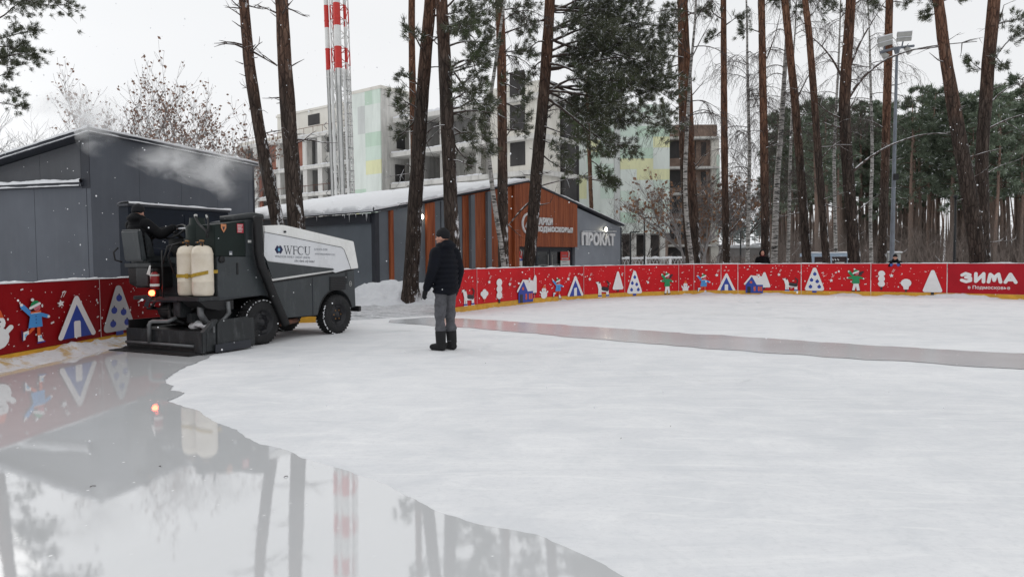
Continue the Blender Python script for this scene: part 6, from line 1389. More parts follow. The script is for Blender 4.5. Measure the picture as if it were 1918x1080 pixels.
def lattice_fence():
    d = 46; a, b = at(1160, 480, d), at(1300, 480, d + 3); L = (b - a).length; t = thing('lattice_fence', 'white lattice fence with snow along its rail beyond the boards, right of the rental building', 'fence', (a.x, a.y, 0), math.atan2(b.y - a.y, b.x - a.x)); h = 1.25
    mb = MB(['a_white']); mb.box(0, L, -.04, .04, h - .06, h); mb.box(0, L, -.03, .03, .1, .16); mb.obj('rail', t)
    mb = MB(['a_dim']); s = .3
    for i in range(int(L / s)):
        mb.tube([(i * s, 0, .16), (i * s + .55, 0, h - .07)], .022, 4); mb.tube([(i * s + .55, .02, .16), (i * s, .02, h - .07)], .022, 4)
    mb.obj('lattice', t)
    for i in range(4): mb = MB(['a_white']); x = L * i / 3; mb.box(x - .06, x + .06, -.061, .061, -.02, h + .1); mb.obj('post', t)
    mb = MB(['snow_clean']); snow_strip(mb, (0, -.04, h), (L, -.04, h), (0, -1, 0), .09, .08, 4); mb.obj('snow_cap', t)
lattice_fence()
def far_shed(px0, px1, py, d, label, grp):
    a, b = at(px0, 480, d), at(px1, 480, d); L = b.x - a.x; h = at(px0, py, d).z; t = thing('low_shed', label, 'shed', (a.x, a.y, 0), 0, grp)
    mb = MB(['shed']); mb.box(0, L, 0, 6, -.1, h - .25); mb.obj('wall', t); mb = MB(['snow_clean']); snow_strip(mb, (-.3, -.3, h - .25), (L + .3, -.3, h - .25), (0, -1, 0), 6.5, .35, 2); mb.box(-.3, L + .3, -.3, 6.4, h - .249, h - .1); mb.obj('snowy_roof', t)
far_shed(1362, 1430, 461, 95, 'low snowy roofed shed between two pine trunks left of the hooded onlooker', 'far sheds')
far_shed(1432, 1500, 457, 105, 'low snow roofed shed right of the birch behind the hooded onlooker', 'far sheds')
# ------------------------------------------------------------------ trees
def unit(a): return a / np.maximum(np.linalg.norm(a, axis=-1, keepdims=True), 1e-9)
def tufts(C, D, k, ln, wd, spread=.75, snow=0.0, split=None):
    """needle tufts: k thin triangles around each centre; returns tris (n*k,3,3) and material idx (0 needle, 1 snow, 2 lit)"""
    C = np.asarray(C, float); D = unit(np.asarray(D, float)); n = len(C)
    d = unit(D[:, None, :] + spread * unit(rng.normal(size=(n, k, 3))) * rng.uniform(.4, 1.5, (n, k, 1)))
    b = C[:, None, :] + rng.normal(size=(n, k, 3)) * ln * .22
    s = unit(np.cross(d, rng.normal(size=(n, k, 3)))) * wd * .5
    tip = b + d * ln * rng.uniform(.6, 1.25, (n, k, 1))
    V = np.stack([b - s, b + s, tip], 2).reshape(-1, 3, 3); mi = np.zeros(n * k, np.int32)
    if split is not None: mi[np.repeat(rng.random(n) < split, k)] = 2
    if snow:
        m = rng.random((n, k)) < snow; mi[m.ravel()] = 1
    return V, mi

def rv(): return Vector((random.gauss(0, 1), random.gauss(0, 1), random.gauss(0, 1)))
def needle_limb(mb, p0, p1, r0, T, sag=.0, dens=1.0, sub=.34, start=.3, mi=0):
    """a live pine limb: main axis, side shoots, tuft positions appended to T as (pos, dir)"""
    p0, p1 = Vector(p0), Vector(p1); L = (p1 - p0).length; n = 9; axis = (p1 - p0).normalized(); pts = []
    w1 = rv() * .035 * L; w2 = rv() * .03 * L
    for i in range(n + 1):
        f = i / n; pts.append(p0.lerp(p1, f) + Vector((0, 0, sag * L * math.sin(f * PI))) + w1 * math.sin(f * PI) + w2 * math.sin(f * 2 * PI))
    mb.tube(pts, [r0 * (1 - .82 * i / n) for i in range(n + 1)], 6, mi, False)
    m = int(max(4, L * 4.2 * dens))
    for j in range(m):
        f = start + (1 - start) * (j + random.random()) / m; i = min(n - 1, int(f * n)); q = pts[i].lerp(pts[i + 1], f * n - i)
        sd = axis.cross(Vector((0, 0, 1))).normalized() * random.choice((-1, 1))
        d = (axis * random.uniform(.25, .9) + sd * random.uniform(.3, 1.0) + Vector((0, 0, random.uniform(-.45, .55)))).normalized(); l = L * sub * random.uniform(.45, 1.1) * (1.15 - .55 * f) + .15
        e = q + d * l + Vector((0, 0, -.10 * l)); mid = q.lerp(e, .5) + rv() * .05 * l
        mb.tube([q, mid, e], [r0 * .25, r0 * .17, r0 * .08], 4, mi, False)
        nt = max(3, int(l * 7.5 * dens))
        for a in range(nt):
            g = .25 + .75 * (a + random.random()) / nt; c = q.lerp(mid, g * 2) if g < .5 else mid.lerp(e, g * 2 - 1)
            o = rv() * (.085 + .05 * l); T.append((c + o, (d * .7 + o.normalized() * .7 + Vector((0, 0, .25)))))
    for a in range(6): T.append((pts[-1] + rv() * .08, axis + rv() * .3))

def trunk_path(pxs, d, dtop=None, ztop=20.0):
    P = [at(x, y, d + ((dtop or d) - d) * i / max(1, len(pxs) - 1)) for i, (x, y) in enumerate(pxs)]
    # down to the ground
    a, b = P[0], P[1]; t = (a.z + .12) / max(.5, (b.z - a.z)); base = a - (b - a) * min(t, 1.2); base.z = -.12
    if P[0].z > .4:
        s = (b - a) / (b.z - a.z); base = a - s * (a.z + .12) * .8; base.z = -.12; P = [base] + P
    else: P[0] = Vector((P[0].x, P[0].y, -.12))
    s = (P[-1] - P[-2]); s /= s.z; z = P[-1].z
    while z < ztop: 
        z += 2.0; s = Vector((s.x * .93, s.y * .93, 1)); P.append(P[-1] + s * 2.0 + Vector((random.gauss(0, .03), random.gauss(0, .03), 0)))
    return P
def resample(P, step):
    out = []
    for a, b in zip(P[:-1], P[1:]):
        k = max(1, int((b - a).length / step))
        for i in range(k): out.append(a.lerp(b, i / k))
    out.append(P[-1])
    for _ in range(3): out = [out[0]] + [(out[i - 1] + out[i] * 2 + out[i + 1]) / 4 for i in range(1, len(out) - 1)] + [out[-1]]
    return out
def trunk_mesh(mb, P, r0, r1, rtop, zsplit, seed, seg=14, flare=.35, mi=0):
    """P local; radius r0 at ground, r1 at zsplit, rtop at the top"""
    pts = resample(P, .28); ztop = pts[-1].z; vs = []
    for i, p in enumerate(pts):
        z = p.z; r_ = r0 + (r1 - r0) * min(1, z / zsplit) if z < zsplit else r1 + (rtop - r1) * (z - zsplit) / max(.1, ztop - zsplit)
        r_ *= 1 + flare * math.exp(-max(0, z) / .28)
        for k in range(seg):
            a = 2 * PI * k / seg; q = Vector((math.cos(a), math.sin(a), 0)); rr = r_ * (1 + .09 * fbm(q.x * 1.6 + seed, q.y * 1.6, z * .8, 3) + .05 * noise.noise(Vector((q.x * 5, q.y * 5, z * 2.3 + seed))))
            if z < .5: rr *= 1 + .22 * max(0, math.cos(a * 3 + seed)) * (1 - z / .5)
            vs.append(p + q * rr)
    n = len(pts); mb.add(vs, [(i * seg + k, i * seg + (k + 1) % seg, (i + 1) * seg + (k + 1) % seg, (i + 1) * seg + k) for i in range(n - 1) for k in range(seg)], mi, True)
    return pts
def on_path(pts, z):
    for a, b in zip(pts[:-1], pts[1:]):
        if b.z >= z: return a.lerp(b, max(0, min(1, (z - a.z) / max(1e-4, b.z - a.z))))
    return pts[-1].copy()
def stub(mb, p, d, L, r_, mi, fork=True, droop=0.0):
    d = d.normalized(); pts = [p]; q = p.copy(); dd = d.copy(); k = 5
    for i in range(k): dd = (dd + rv() * .10 + Vector((0, 0, -droop / k))).normalized(); q = q + dd * L / k; pts.append(q.copy())
    mb.tube(pts, [r_ * (1 - .75 * i / k) for i in range(k + 1)], 5, mi, False)
    if fork and L > .5:
        for j in range(random.randint(1, 3)):
            i = random.randint(2, k - 1); e = pts[i] + (dd + rv() * .55).normalized() * L * random.uniform(.25, .5); mb.tube([pts[i], pts[i].lerp(e, .5) + rv() * .03, e], [r_ * .4, r_ * .3, r_ * .12], 4, mi, False)

def pine(label, pxs, d, w0, w1, ztop=19, bark='bark', limbs=(), crown=14, stubs=10, crown_z=None, dead=(), group=None, seed=1, snowy=.035, dtop=None, needle=('needle', 'snow_clean', 'needle_lit'), tk=34, tl=.16, tw=.019, clen=2.6, stub_z=(2.6, 8.5), split=.12):
    random.seed(seed * 13 + 5); k = d / FPX
    P = trunk_path(pxs, d, dtop, ztop); B = P[0].copy(); B.z = 0; t = thing('pine_tree', label, 'pine tree', B, 0, group)
    P = [p - B for p in P]; zs = at(pxs[-1][0], pxs[-1][1], d).z
    mb = MB([bark, 'limb_snow']); pts = trunk_mesh(mb, P, w0 * k * .42, w1 * k * .43, .05, zs, seed)
    for i in range(stubs):
        z = random.uniform(*stub_z); p = on_path(pts, z); a = random.uniform(0, 2 * PI); stub(mb, p, Vector((math.cos(a), math.sin(a), random.uniform(-.1, .5))), random.choice([.25, .4, .7, 1.1]) * random.uniform(.7, 1.2), .022 + .01 * random.random(), 1)
    for ds in dead:                 # long dead branches seen in the photograph: list of image points, at trunk depth
        q = [at(x, y, d + o) - B for x, y, o in ds['p']]; m = resample(q, .25); r_ = ds.get('r', .035); mb.tube(m, [r_ * (1 - .8 * i / (len(m) - 1)) for i in range(len(m))], 6, 1, False)
        for j in range(ds.get('n', 4)):
            i = random.randint(len(m) // 3, len(m) - 1); dv = (m[-1] - m[0]).normalized(); stub(mb, m[i], dv * .6 + rv() * .55, random.uniform(.3, .9), r_ * .35, 1, True, ds.get('droop', .0))
    mb.obj('trunk', t)
    T = []; lb = MB(['needle', 'snow_clean', 'needle_lit', 'limb_snow', 'limb'])
    for L_ in limbs:                # live limbs given by image points (x0,y0,x1,y1,depth offset)
        x0, y0, x1, y1, o = L_[:5]; p = at(x0, y0, d) - B; p = on_path(pts, p.z); e = at(x1, y1, d + o) - B
        needle_limb(lb, p, e, .055 if (e - p).length > 2 else .035, T, random.uniform(-.04, .10), L_[5] if len(L_) > 5 else 1.0, mi=3)
    Tl = len(T)
    cz = crown_z or max(zs + .8, ztop * .55)
    for i in range(crown):
        f = (i + random.random()) / crown; z = cz + (ztop - cz) * f * .98; p = on_path(pts, z); a = i * 2.4 + random.random(); l = clen * (1 - .6 * f) * random.uniform(.7, 1.2)
        needle_limb(lb, p, p + Vector((math.cos(a) * l, math.sin(a) * l, l * random.uniform(-.05, .5))), .05, T, .05, .62, mi=4)
    if T:
        C = np.array([tuple(c) for c, _ in T]); Dn = np.array([tuple(c) for _, c in T])
        V1, m1 = tufts(C[:Tl], Dn[:Tl], tk, tl, tw, .8, snowy, split) if Tl else (np.zeros((0, 3, 3)), np.zeros(0, np.int32))
        V2, m2 = tufts(C[Tl:], Dn[Tl:], 15, .2, .032, .8, 0, split) if len(C) > Tl else (np.zeros((0, 3, 3)), np.zeros(0, np.int32))
        me = tri_mesh('crown', np.concatenate([V1, V2]), [needle[0], needle[1], needle[2], 'limb_snow', 'limb'], np.concatenate([m1, m2]), lb); link('crown', me, t)
    return t

G = 'tall pines standing around the rink'
pine('snow flecked pine trunk left of the chimney, the left one of two behind the machine', [(523, 430), (512, 380), (496, 300), (480, 210), (465, 105), (457, 0)], 18.5, 33, 21, 19, 'bark', [], 12, 16, group=G, seed=2, stub_z=(3.5, 8),
     dead=[dict(p=[(462, 92, 0), (440, 72, -.3), (415, 72, -.5), (401, 88, -.6)], r=.03, n=0), dict(p=[(460, 84, 0), (436, 81, 0)], r=.025, n=0), dict(p=[(474, 97, 0), (500, 110, .2), (519, 124, .2)], r=.03, n=1), dict(p=[(452, 16, 0), (436, 10, 0), (421, 14, 0)], r=.025, n=0), dict(p=[(466, 145, 0), (448, 138, 0)], r=.02, n=0), dict(p=[(455, 120, 0), (440, 114, 0)], r=.02, n=0)])
pine('thick pine trunk directly left of the chimney, reddish towards the top, behind the machine', [(556, 440), (552, 390), (546, 300), (540, 215), (533, 120), (527, 0)], 17.5, 41, 27, 19, 'bark', [], 12, 16, group=G, seed=3, stub_z=(3.5, 8),
     dead=[dict(p=[(519, 123, 0), (504, 105, 0), (476, 92, 0)], r=.025, n=0), dict(p=[(542, 126, 0), (558, 114, 0), (570, 111, 0)], r=.022, n=0), dict(p=[(520, 12, 0), (508, 0, 0)], r=.025, n=0), dict(p=[(536, 15, 0), (549, 0, 0)], r=.022, n=0)])
pine('straight slim reddish pine trunk close behind the big dark pine with the flared foot', [(778, 400), (776, 300), (773, 170), (771, 60), (771, 0)], 27.5, 17, 14, 20, 'bark_red', [(772, 190, 752, 205, .5, .8), (772, 150, 750, 140, -.5, .8)], 12, 8, group=G, seed=4)
pine('big dark pine with flared snowy foot standing in front of the snow heap', [(768, 571), (770, 520), (775, 440), (781, 330), (787, 230), (796, 110), (806, 0)], 20.8, 36, 25, 19, 'bark',
     [(787, 215, 748, 175, -.6), (788, 215, 752, 250, .4, .8), (797, 100, 760, 60, -.8), (806, 30, 880, 20, .4, 1.2), (800, 90, 850, 60, .8)], 12, 14, group=G, seed=5, dead=[dict(p=[(784, 268, 0), (803, 240, 0), (815, 236, 0)], r=.03, n=2), dict(p=[(781, 330, 0), (764, 306, 0)], r=.03, n=1), dict(p=[(780, 180, 0), (766, 165, 0)], r=.03, n=2), dict(p=[(778, 290, 0), (820, 245, .4)], r=.03, n=3)])
pine('thick orange brown pine with a snow streaked flank, directly behind the standing man', [(848, 470), (845, 400), (841, 300), (836, 180), (832, 80), (827, 0)], 20, 35, 26, 19, 'bark',
     [(838, 140, 912, 118, .5), (838, 132, 890, 108, -.4), (840, 180, 905, 150, .8), (842, 220, 900, 225, .2), (840, 205, 915, 190, -.6), (834, 60, 905, 40, .5, 1.2), (836, 40, 900, 90, .9, 1.1), (845, 255, 912, 255, .6, 1.1), (832, 20, 880, -20, -.5, 1.2), (836, 90, 915, 75, .4, 1.3), (842, 190, 890, 170, -.8, 1.3), (843, 230, 915, 280, .4, 1.2), (844, 250, 880, 300, .8, 1.2), (834, 50, 925, 10, 1.0, 1.3), (834, 30, 870, 60, -.9, 1.3), (838, 100, 905, 205, .8, 1.2)], 12, 10, group=G, seed=6,
     dead=[dict(p=[(846, 212, 0), (876, 202, 0), (914, 208, .2), (936, 216, .3)], r=.035, n=4), dict(p=[(848, 170, 0), (866, 152, 0), (880, 150, 0)], r=.03, n=2), dict(p=[(842, 130, 0), (850, 112, 0), (886, 104, 0), (906, 128, 0), (917, 130, 0)], r=.045, n=3)])
pine('dark straight pine in front of the rental facade, right of the leaning birch', [(943, 500), (942, 420), (941, 300), (940, 180), (938, 60), (936, 0)], 24.3, 23, 20, 20, 'bark',
     [(940, 60, 880, 40, .6), (940, 90, 885, 105, -.5), (940, 100, 995, 95, .6), (942, 130, 985, 150, .3), (940, 150, 985, 185, -.6), (941, 190, 990, 220, .8, .8), (938, 20, 990, 10, .5, 1.3), (938, 15, 880, -5, -.4, 1.3), (942, 250, 985, 245, .3, .7)], 14, 10, group=G, seed=7, dead=[dict(p=[(946, 62, 0), (970, 50, 0), (998, 46, 0)], r=.035, n=4), dict(p=[(944, 262, 0), (965, 230, 0)], r=.03, n=4), dict(p=[(936, 280, 0), (918, 294, 0)], r=.03, n=3)])
pine('leaning pine that covers the first letters of the facade sign, with wide snowy needle boughs', [(990, 500), (996, 440), (1002, 360), (1010, 270), (1018, 190), (1024, 110), (1030, 0)], 25, 29, 22, 19, 'bark',
     [(1022, 130, 1130, 95, .4, 1.3), (1024, 100, 1190, 80, .9, 1.3), (1022, 128, 1225, 130, -.4, 1.35), (1018, 165, 1215, 185, .6, 1.35), (1018, 185, 1160, 150, -1, 1.3), (1026, 60, 1180, 30, .6, 1.3), (1026, 50, 1120, 50, -.9, 1.3), (1028, 20, 1150, -15, .4, 1.3), (1028, 20, 1240, 50, .9, 1.3), (1016, 150, 1180, 225, 1.1, 1.3), (1018, 170, 1245, 235, -.6, 1.2), (1020, 150, 1258, 175, 1.3, 1.25),
      (1012, 215, 1075, 190, .4, .9), (1010, 235, 1090, 260, -.6, .9), (1028, 40, 965, 30, .3, 1.2), (1026, 80, 975, 100, -.6, 1.1), (1012, 280, 1060, 320, .5, .8), (1022, 105, 1100, 120, 1.4, 1.4), (1026, 60, 1230, 95, 1.2, 1.4), (1024, 120, 1150, 190, -1.1, 1.5), (1024, 110, 1110, 60, 1.2, 1.5), (1026, 80, 1150, 70, -1.2, 1.5), (1018, 180, 1190, 280, .4, 1.3), (1018, 170, 1120, 215, .9, 1.4), (1028, 20, 1090, 20, 1, 1.4), (1028, 10, 1200, 10, .5, 1.4), (1026, 70, 1215, 160, .2, 1.4), (1010, 260, 1055, 285, -.5, 1.2), (1028, 30, 985, 55, -.8, 1.4), (1024, 110, 985, 140, .5, 1.2)], 14, 8, group=G, seed=8, snowy=.06,
     dead=[dict(p=[(1001, 372, 0), (985, 380, 0), (962, 410, 0), (944, 432, 0)], r=.05, n=3), dict(p=[(1008, 385, 0), (1030, 380, 0)], r=.035, n=1), dict(p=[(1016, 205, 0), (1060, 185, .2), (1098, 172, .3)], r=.05, n=2), dict(p=[(1014, 230, 0), (1036, 212, 0)], r=.035, n=1), dict(p=[(1005, 350, 0), (1060, 335, 0), (1110, 330, 0)], r=.03, n=6)])
pine('slender pine with a paler trunk behind the rental roof, before the green panels', [(1108, 400), (1105, 320), (1102, 250), (1100, 190)], 52, 10, 8, 13.5, 'bark_red', [(1104, 300, 1150, 340, .8, 1.4), (1104, 270, 1140, 290, -.6, 1.4), (1102, 240, 1060, 215, .5, 1.4), (1102, 240, 1140, 230, .9, 1.4), (1101, 225, 1080, 260, -1, 1.4), (1101, 215, 1125, 200, .6, 1.4), (1100, 205, 1075, 185, .6, 1.4), (1104, 290, 1070, 300, .4, 1.2), (1106, 335, 1155, 345, .4, 1.3), (1101, 215, 1145, 260, 1, 1.4), (1100, 205, 1110, 170, .6, 1.4), (1104, 320, 1085, 340, .4, 1.)], 0, 4, group=G, seed=9, snowy=.02, tk=16, tl=.3, tw=.05, needle=('needle', 'snow_clean', 'needle_lit'), split=.5)
pine('pine with a dark twin trunk close behind it, right of the big needle boughs', [(1303, 490), (1299, 400), (1293, 280), (1288, 150), (1281, 0)], 28.5, 23, 15, 20, 'bark_red', [(1285, 90, 1240, 30, .5), (1286, 110, 1230, 100, -.4, .9), (1284, 40, 1250, 10, .6, 1.2), (1288, 130, 1235, 165, .6), (1284, 30, 1320, 20, -.5, .9), (1290, 190, 1240, 215, .4, .9)], 12, 6, group=G, seed=10, dead=[dict(p=[(1290, 120, 0), (1320, 60, 0), (1340, 25, 0)], r=.03, n=5), dict(p=[(1295, 180, 0), (1330, 140, 0)], r=.025, n=4)])
pine('dark thin twin trunk behind the pine at the edge of the brown concrete ruin', [(1290, 490), (1284, 400), (1278, 280), (1276, 150), (1274, 0)], 30.5, 15, 12, 20, 'bark', [(1276, 120, 1235, 140, .4, .8), (1276, 60, 1240, 60, .4, 1)], 10, 6, group=G, seed=11)
pine('straight narrow pine standing alone right of the brown concrete ruin', [(1361, 490), (1359, 400), (1357, 280), (1356, 150), (1355, 0)], 29, 17, 12, 20, 'bark_red', [(1355, 50, 1385, 30, .4, .8), (1355, 60, 1330, 70, .4, .7), (1356, 35, 1330, 15, -.4, .8)], 12, 8, group=G, seed=12, stub_z=(1.2, 4), dead=[dict(p=[(1362, 440, 0), (1378, 425, 0), (1395, 398, 0)], r=.04, n=1), dict(p=[(1362, 452, 0), (1380, 440, 0)], r=.03, n=1), dict(p=[(1362, 425, 0), (1386, 385, 0)], r=.025, n=2)])
pine('straight pine beside the hooded onlooker, left of the birch with the white trunk', [(1434, 490), (1433, 400), (1431, 280), (1429, 150), (1426, 0)], 28, 20, 14, 20, 'bark_red', [(1427, 60, 1390, 55, .4, .7), (1427, 20, 1450, 0, .4, 1)], 12, 10, group=G, seed=13, dead=[dict(p=[(1436, 110, 0), (1455, 60, 0), (1462, 20, 0)], r=.03, n=4)])
pine('slightly leaning pine, first trunk right of the white birch', [(1512, 490), (1505, 400), (1498, 300), (1488, 180), (1477, 70), (1470, 0)], 28, 20, 15, 20, 'bark', [(1474, 40, 1500, 10, .4, .8)], 12, 10, group=G, seed=14, dead=[dict(p=[(1490, 190, 0), (1520, 130, 0), (1545, 95, 0)], r=.03, n=6)])
pine('slim pine crossing the brown kiosk, snow down one edge', [(1548, 490), (1541, 400), (1533, 300), (1525, 180), (1516, 70), (1508, 0)], 27, 17, 13, 20, 'bark', [(1511, 30, 1545, 5, .3, .8)], 12, 10, group=G, seed=15, dead=[dict(p=[(1540, 380, 0), (1565, 390, 0), (1580, 392, 0)], r=.035, n=3), dict(p=[(1537, 300, 0), (1560, 270, 0), (1605, 248, 0)], r=.03, n=4)])
pine('dark thick pine with long bare crooked boughs, left of the floodlight mast', [(1600, 490), (1594, 400), (1586, 290), (1581, 200), (1586, 110), (1594, 0)], 27, 27, 20, 20, 'bark', [(1592, 30, 1560, 10, .5, .8), (1594, 10, 1640, -5, .3, .8)], 12, 14, group=G, seed=16,
     dead=[dict(p=[(1586, 190, 0), (1610, 150, 0), (1650, 115, 0), (1700, 95, .3), (1760, 84, .4), (1830, 78, .4)], r=.06, n=4), dict(p=[(1582, 155, 0), (1560, 110, 0), (1530, 75, 0), (1500, 55, 0)], r=.05, n=7, droop=.5), dict(p=[(1584, 225, 0), (1545, 210, 0), (1510, 165, 0)], r=.04, n=6, droop=.4), dict(p=[(1590, 130, 0), (1610, 80, 0), (1640, 30, 0), (1660, 0, 0)], r=.05, n=4), dict(p=[(1585, 215, 0), (1600, 190, 0), (1610, 165, 0)], r=.03, n=1),
           dict(p=[(1588, 330, 0), (1620, 300, 0), (1665, 272, .2), (1720, 252, .3), (1780, 248, .4)], r=.055, n=5), dict(p=[(1600, 400, 0), (1628, 376, 0), (1650, 362, 0)], r=.03, n=2), dict(p=[(1602, 445, 0), (1622, 432, 0)], r=.03, n=1), dict(p=[(1590, 240, 0), (1560, 240, 0), (1535, 225, 0)], r=.04, n=5, droop=.4)])
pine('pine partly hidden by the floodlight mast, with a snow clump on a low stub', [(1652, 490), (1655, 400), (1658, 300), (1662, 180), (1664, 80), (1666, 0)], 29, 19, 15, 20, 'bark', [(1665, 20, 1640, 5, .5, 1), (1665, 10, 1700, 5, .4, 1)], 12, 8, group=G, seed=17, dead=[dict(p=[(1655, 240, 0), (1635, 225, 0), (1610, 222, 0)], r=.03, n=2)])
pine('strongly leaning pine with a thick snow spotted foot behind the maroon board', [(1833, 490), (1826, 430), (1813, 350), (1797, 260), (1783, 180), (1768, 90), (1757, 0)], 24, 38, 20, 19, 'bark', [(1758, 10, 1730, -5, .4, 1.2), (1757, 5, 1800, -10, .4, 1.2), (1760, 20, 1735, 35, .3, .8)], 12, 14, group=G, seed=18, dead=[dict(p=[(1775, 85, 0), (1730, 92, 0), (1700, 95, 0)], r=.03, n=1)])
pine('thick orange pine behind the strongly leaning one, crossing it low', [(1842, 490), (1840, 400), (1838, 310), (1845, 200), (1853, 100), (1862, 0)], 26, 27, 24, 19, 'bark', [(1850, 120, 1905, 60, .5, .9), (1848, 140, 1815, 110, .5, .9), (1856, 60, 1918, 30, .4, 1), (1852, 100, 1880, 125, -.5, .8)], 12, 12, group=G, seed=19,
     dead=[dict(p=[(1848, 200, 0), (1880, 165, 0), (1925, 150, 0)], r=.035, n=5), dict(p=[(1845, 245, 0), (1880, 225, 0), (1930, 210, 0)], r=.045, n=2), dict(p=[(1852, 90, 0), (1870, 50, 0), (1880, 10, 0)], r=.035, n=4), dict(p=[(1843, 330, 0), (1865, 312, 0), (1890, 305, 0)], r=.03, n=2), dict(p=[(1848, 455, 0), (1870, 448, 0), (1895, 450, 0)], r=.03, n=3)])
pine('pine beyond the left building whose needle boughs hang into the top left corner', [(-34, 300), (-30, 200), (-26, 100), (-22, 0)], 28, 30, 24, 18, 'bark',
     [(-5, 80, 60, 55, .3, 1.3), (-5, 110, 62, 105, -.5, 1.3), (-6, 120, 45, 80, .7, 1.3), (-4, 40, 60, 8, .4, 1.3), (-2, 10, 122, 8, -.3, 1.1), (-3, 20, 40, -20, .8, 1.3), (-8, 190, 45, 200, .2, 1.0), (-8, 170, 20, 140, .5, .9), (-5, 70, -60, 60, .3, 1.2), (-6, 120, -70, 130, .3, 1.2), (-6, 200, -60, 210, .3, 1.2), (-8, 180, 30, 175, -.4, 1.), (-20, 95, 40, 90, .1, 1.2), (-20, 130, 30, 120, .0, 1.2)], 16, 4, group=G, seed=20, snowy=.02)

# ---- birches and other bare trees -------------------------------------------------
def birch(label, pxs, d, w0, w1, ztop, group, seed, hang=(), zb=(4, 9), nb=14):
    random.seed(seed * 7 + 1); k = d / FPX; P = trunk_path(pxs, d, None, ztop); B = P[0].copy(); B.z = 0
    t = thing('birch_tree', label, 'birch tree', B, 0, group); P = [p - B for p in P]; mb = MB(['birch']); pts = trunk_mesh(mb, P, w0 * k / 2, w1 * k / 2, .02, at(pxs[-1][0], pxs[-1][1], d).z, seed, 10, .2); mb.obj('trunk', t)
    mb = MB(['twig'])
    for i in range(nb):
        z = random.uniform(*zb); p = on_path(pts, z); a = random.uniform(0, 2 * PI); L = random.uniform(1.2, 2.6); d0 = Vector((math.cos(a), math.sin(a), random.uniform(.3, 1.0))).normalized(); q = [p]; dd = d0
        for j in range(8): dd = (dd + Vector((0, 0, -.16)) + rv() * .06).normalized(); q.append(q[-1] + dd * L / 8)
        mb.tube(q, [.022 * (1 - .8 * j / 8) for j in range(9)], 4, 0, False)
        for j in range(18):
            s = q[random.randint(2, 8)]; dd = (Vector((math.cos(a + random.gauss(0, .9)), math.sin(a + random.gauss(0, .9)), random.uniform(-.4, .3)))).normalized(); w_ = [s]; l = random.uniform(.5, 1.5)
            for m in range(5): dd = (dd + Vector((0, 0, -.40)) + rv() * .12).normalized(); w_.append(w_[-1] + dd * l / 5)
            mb.tube(w_, [.007, .006, .006, .005, .004, .003], 3, 0, False)
            for m in range(3):
                s2 = w_[random.randint(1, 5)]; e = s2 + (dd + rv() * .5).normalized() * random.uniform(.2, .5); mb.tube([s2, s2.lerp(e, .5) + rv() * .02, e], [.004, .004, .003], 3, 0, False)
    mb.obj('crown', t); return t
GB = 'bare birches among the pines'
birch('thin leaning birch in front of the plank facade, left of the straight dark pine', [(944, 498), (938, 450), (930, 410), (922, 350), (914, 280), (913, 220), (922, 160)], 24.0, 10.5, 6.5, 12, GB, 1, zb=(6, 11), nb=6)
birch('white birch trunk right of the hooded onlooker', [(1450, 490), (1452, 420), (1456, 330), (1462, 260), (1466, 190), (1472, 100)], 29.5, 13, 8, 14, GB, 2, zb=(5.5, 13), nb=20)
birch('white birch foot hugging the pine in front of the brown leaved oak', [(1296, 492), (1288, 430), (1284, 380), (1283, 320), (1287, 240)], 27.6, 9.5, 7, 13, GB, 3, zb=(6, 12), nb=12)
birch('slim birch with drooping bare twigs behind the lone narrow pine', [(1400, 490), (1402, 400), (1404, 300), (1402, 200)], 36, 8, 6, 15, GB, 4, zb=(4, 14), nb=26)

birch('slim bare birch with hanging twigs between the white birch and the first leaning pine', [(1476, 490), (1478, 400), (1480, 300), (1484, 200)], 38, 7, 5, 15, GB, 5, zb=(5, 15), nb=24)
birch('slim bare birch with hanging twigs just left of the crooked boughed pine', [(1566, 490), (1564, 400), (1562, 300), (1566, 200)], 40, 7, 5, 16, GB, 6, zb=(6, 16), nb=24)
birch('slim bare birch with hanging twigs left of the floodlight mast', [(1632, 490), (1630, 400), (1634, 300), (1632, 200)], 39, 7, 5, 16, GB, 7, zb=(7, 16), nb=22)

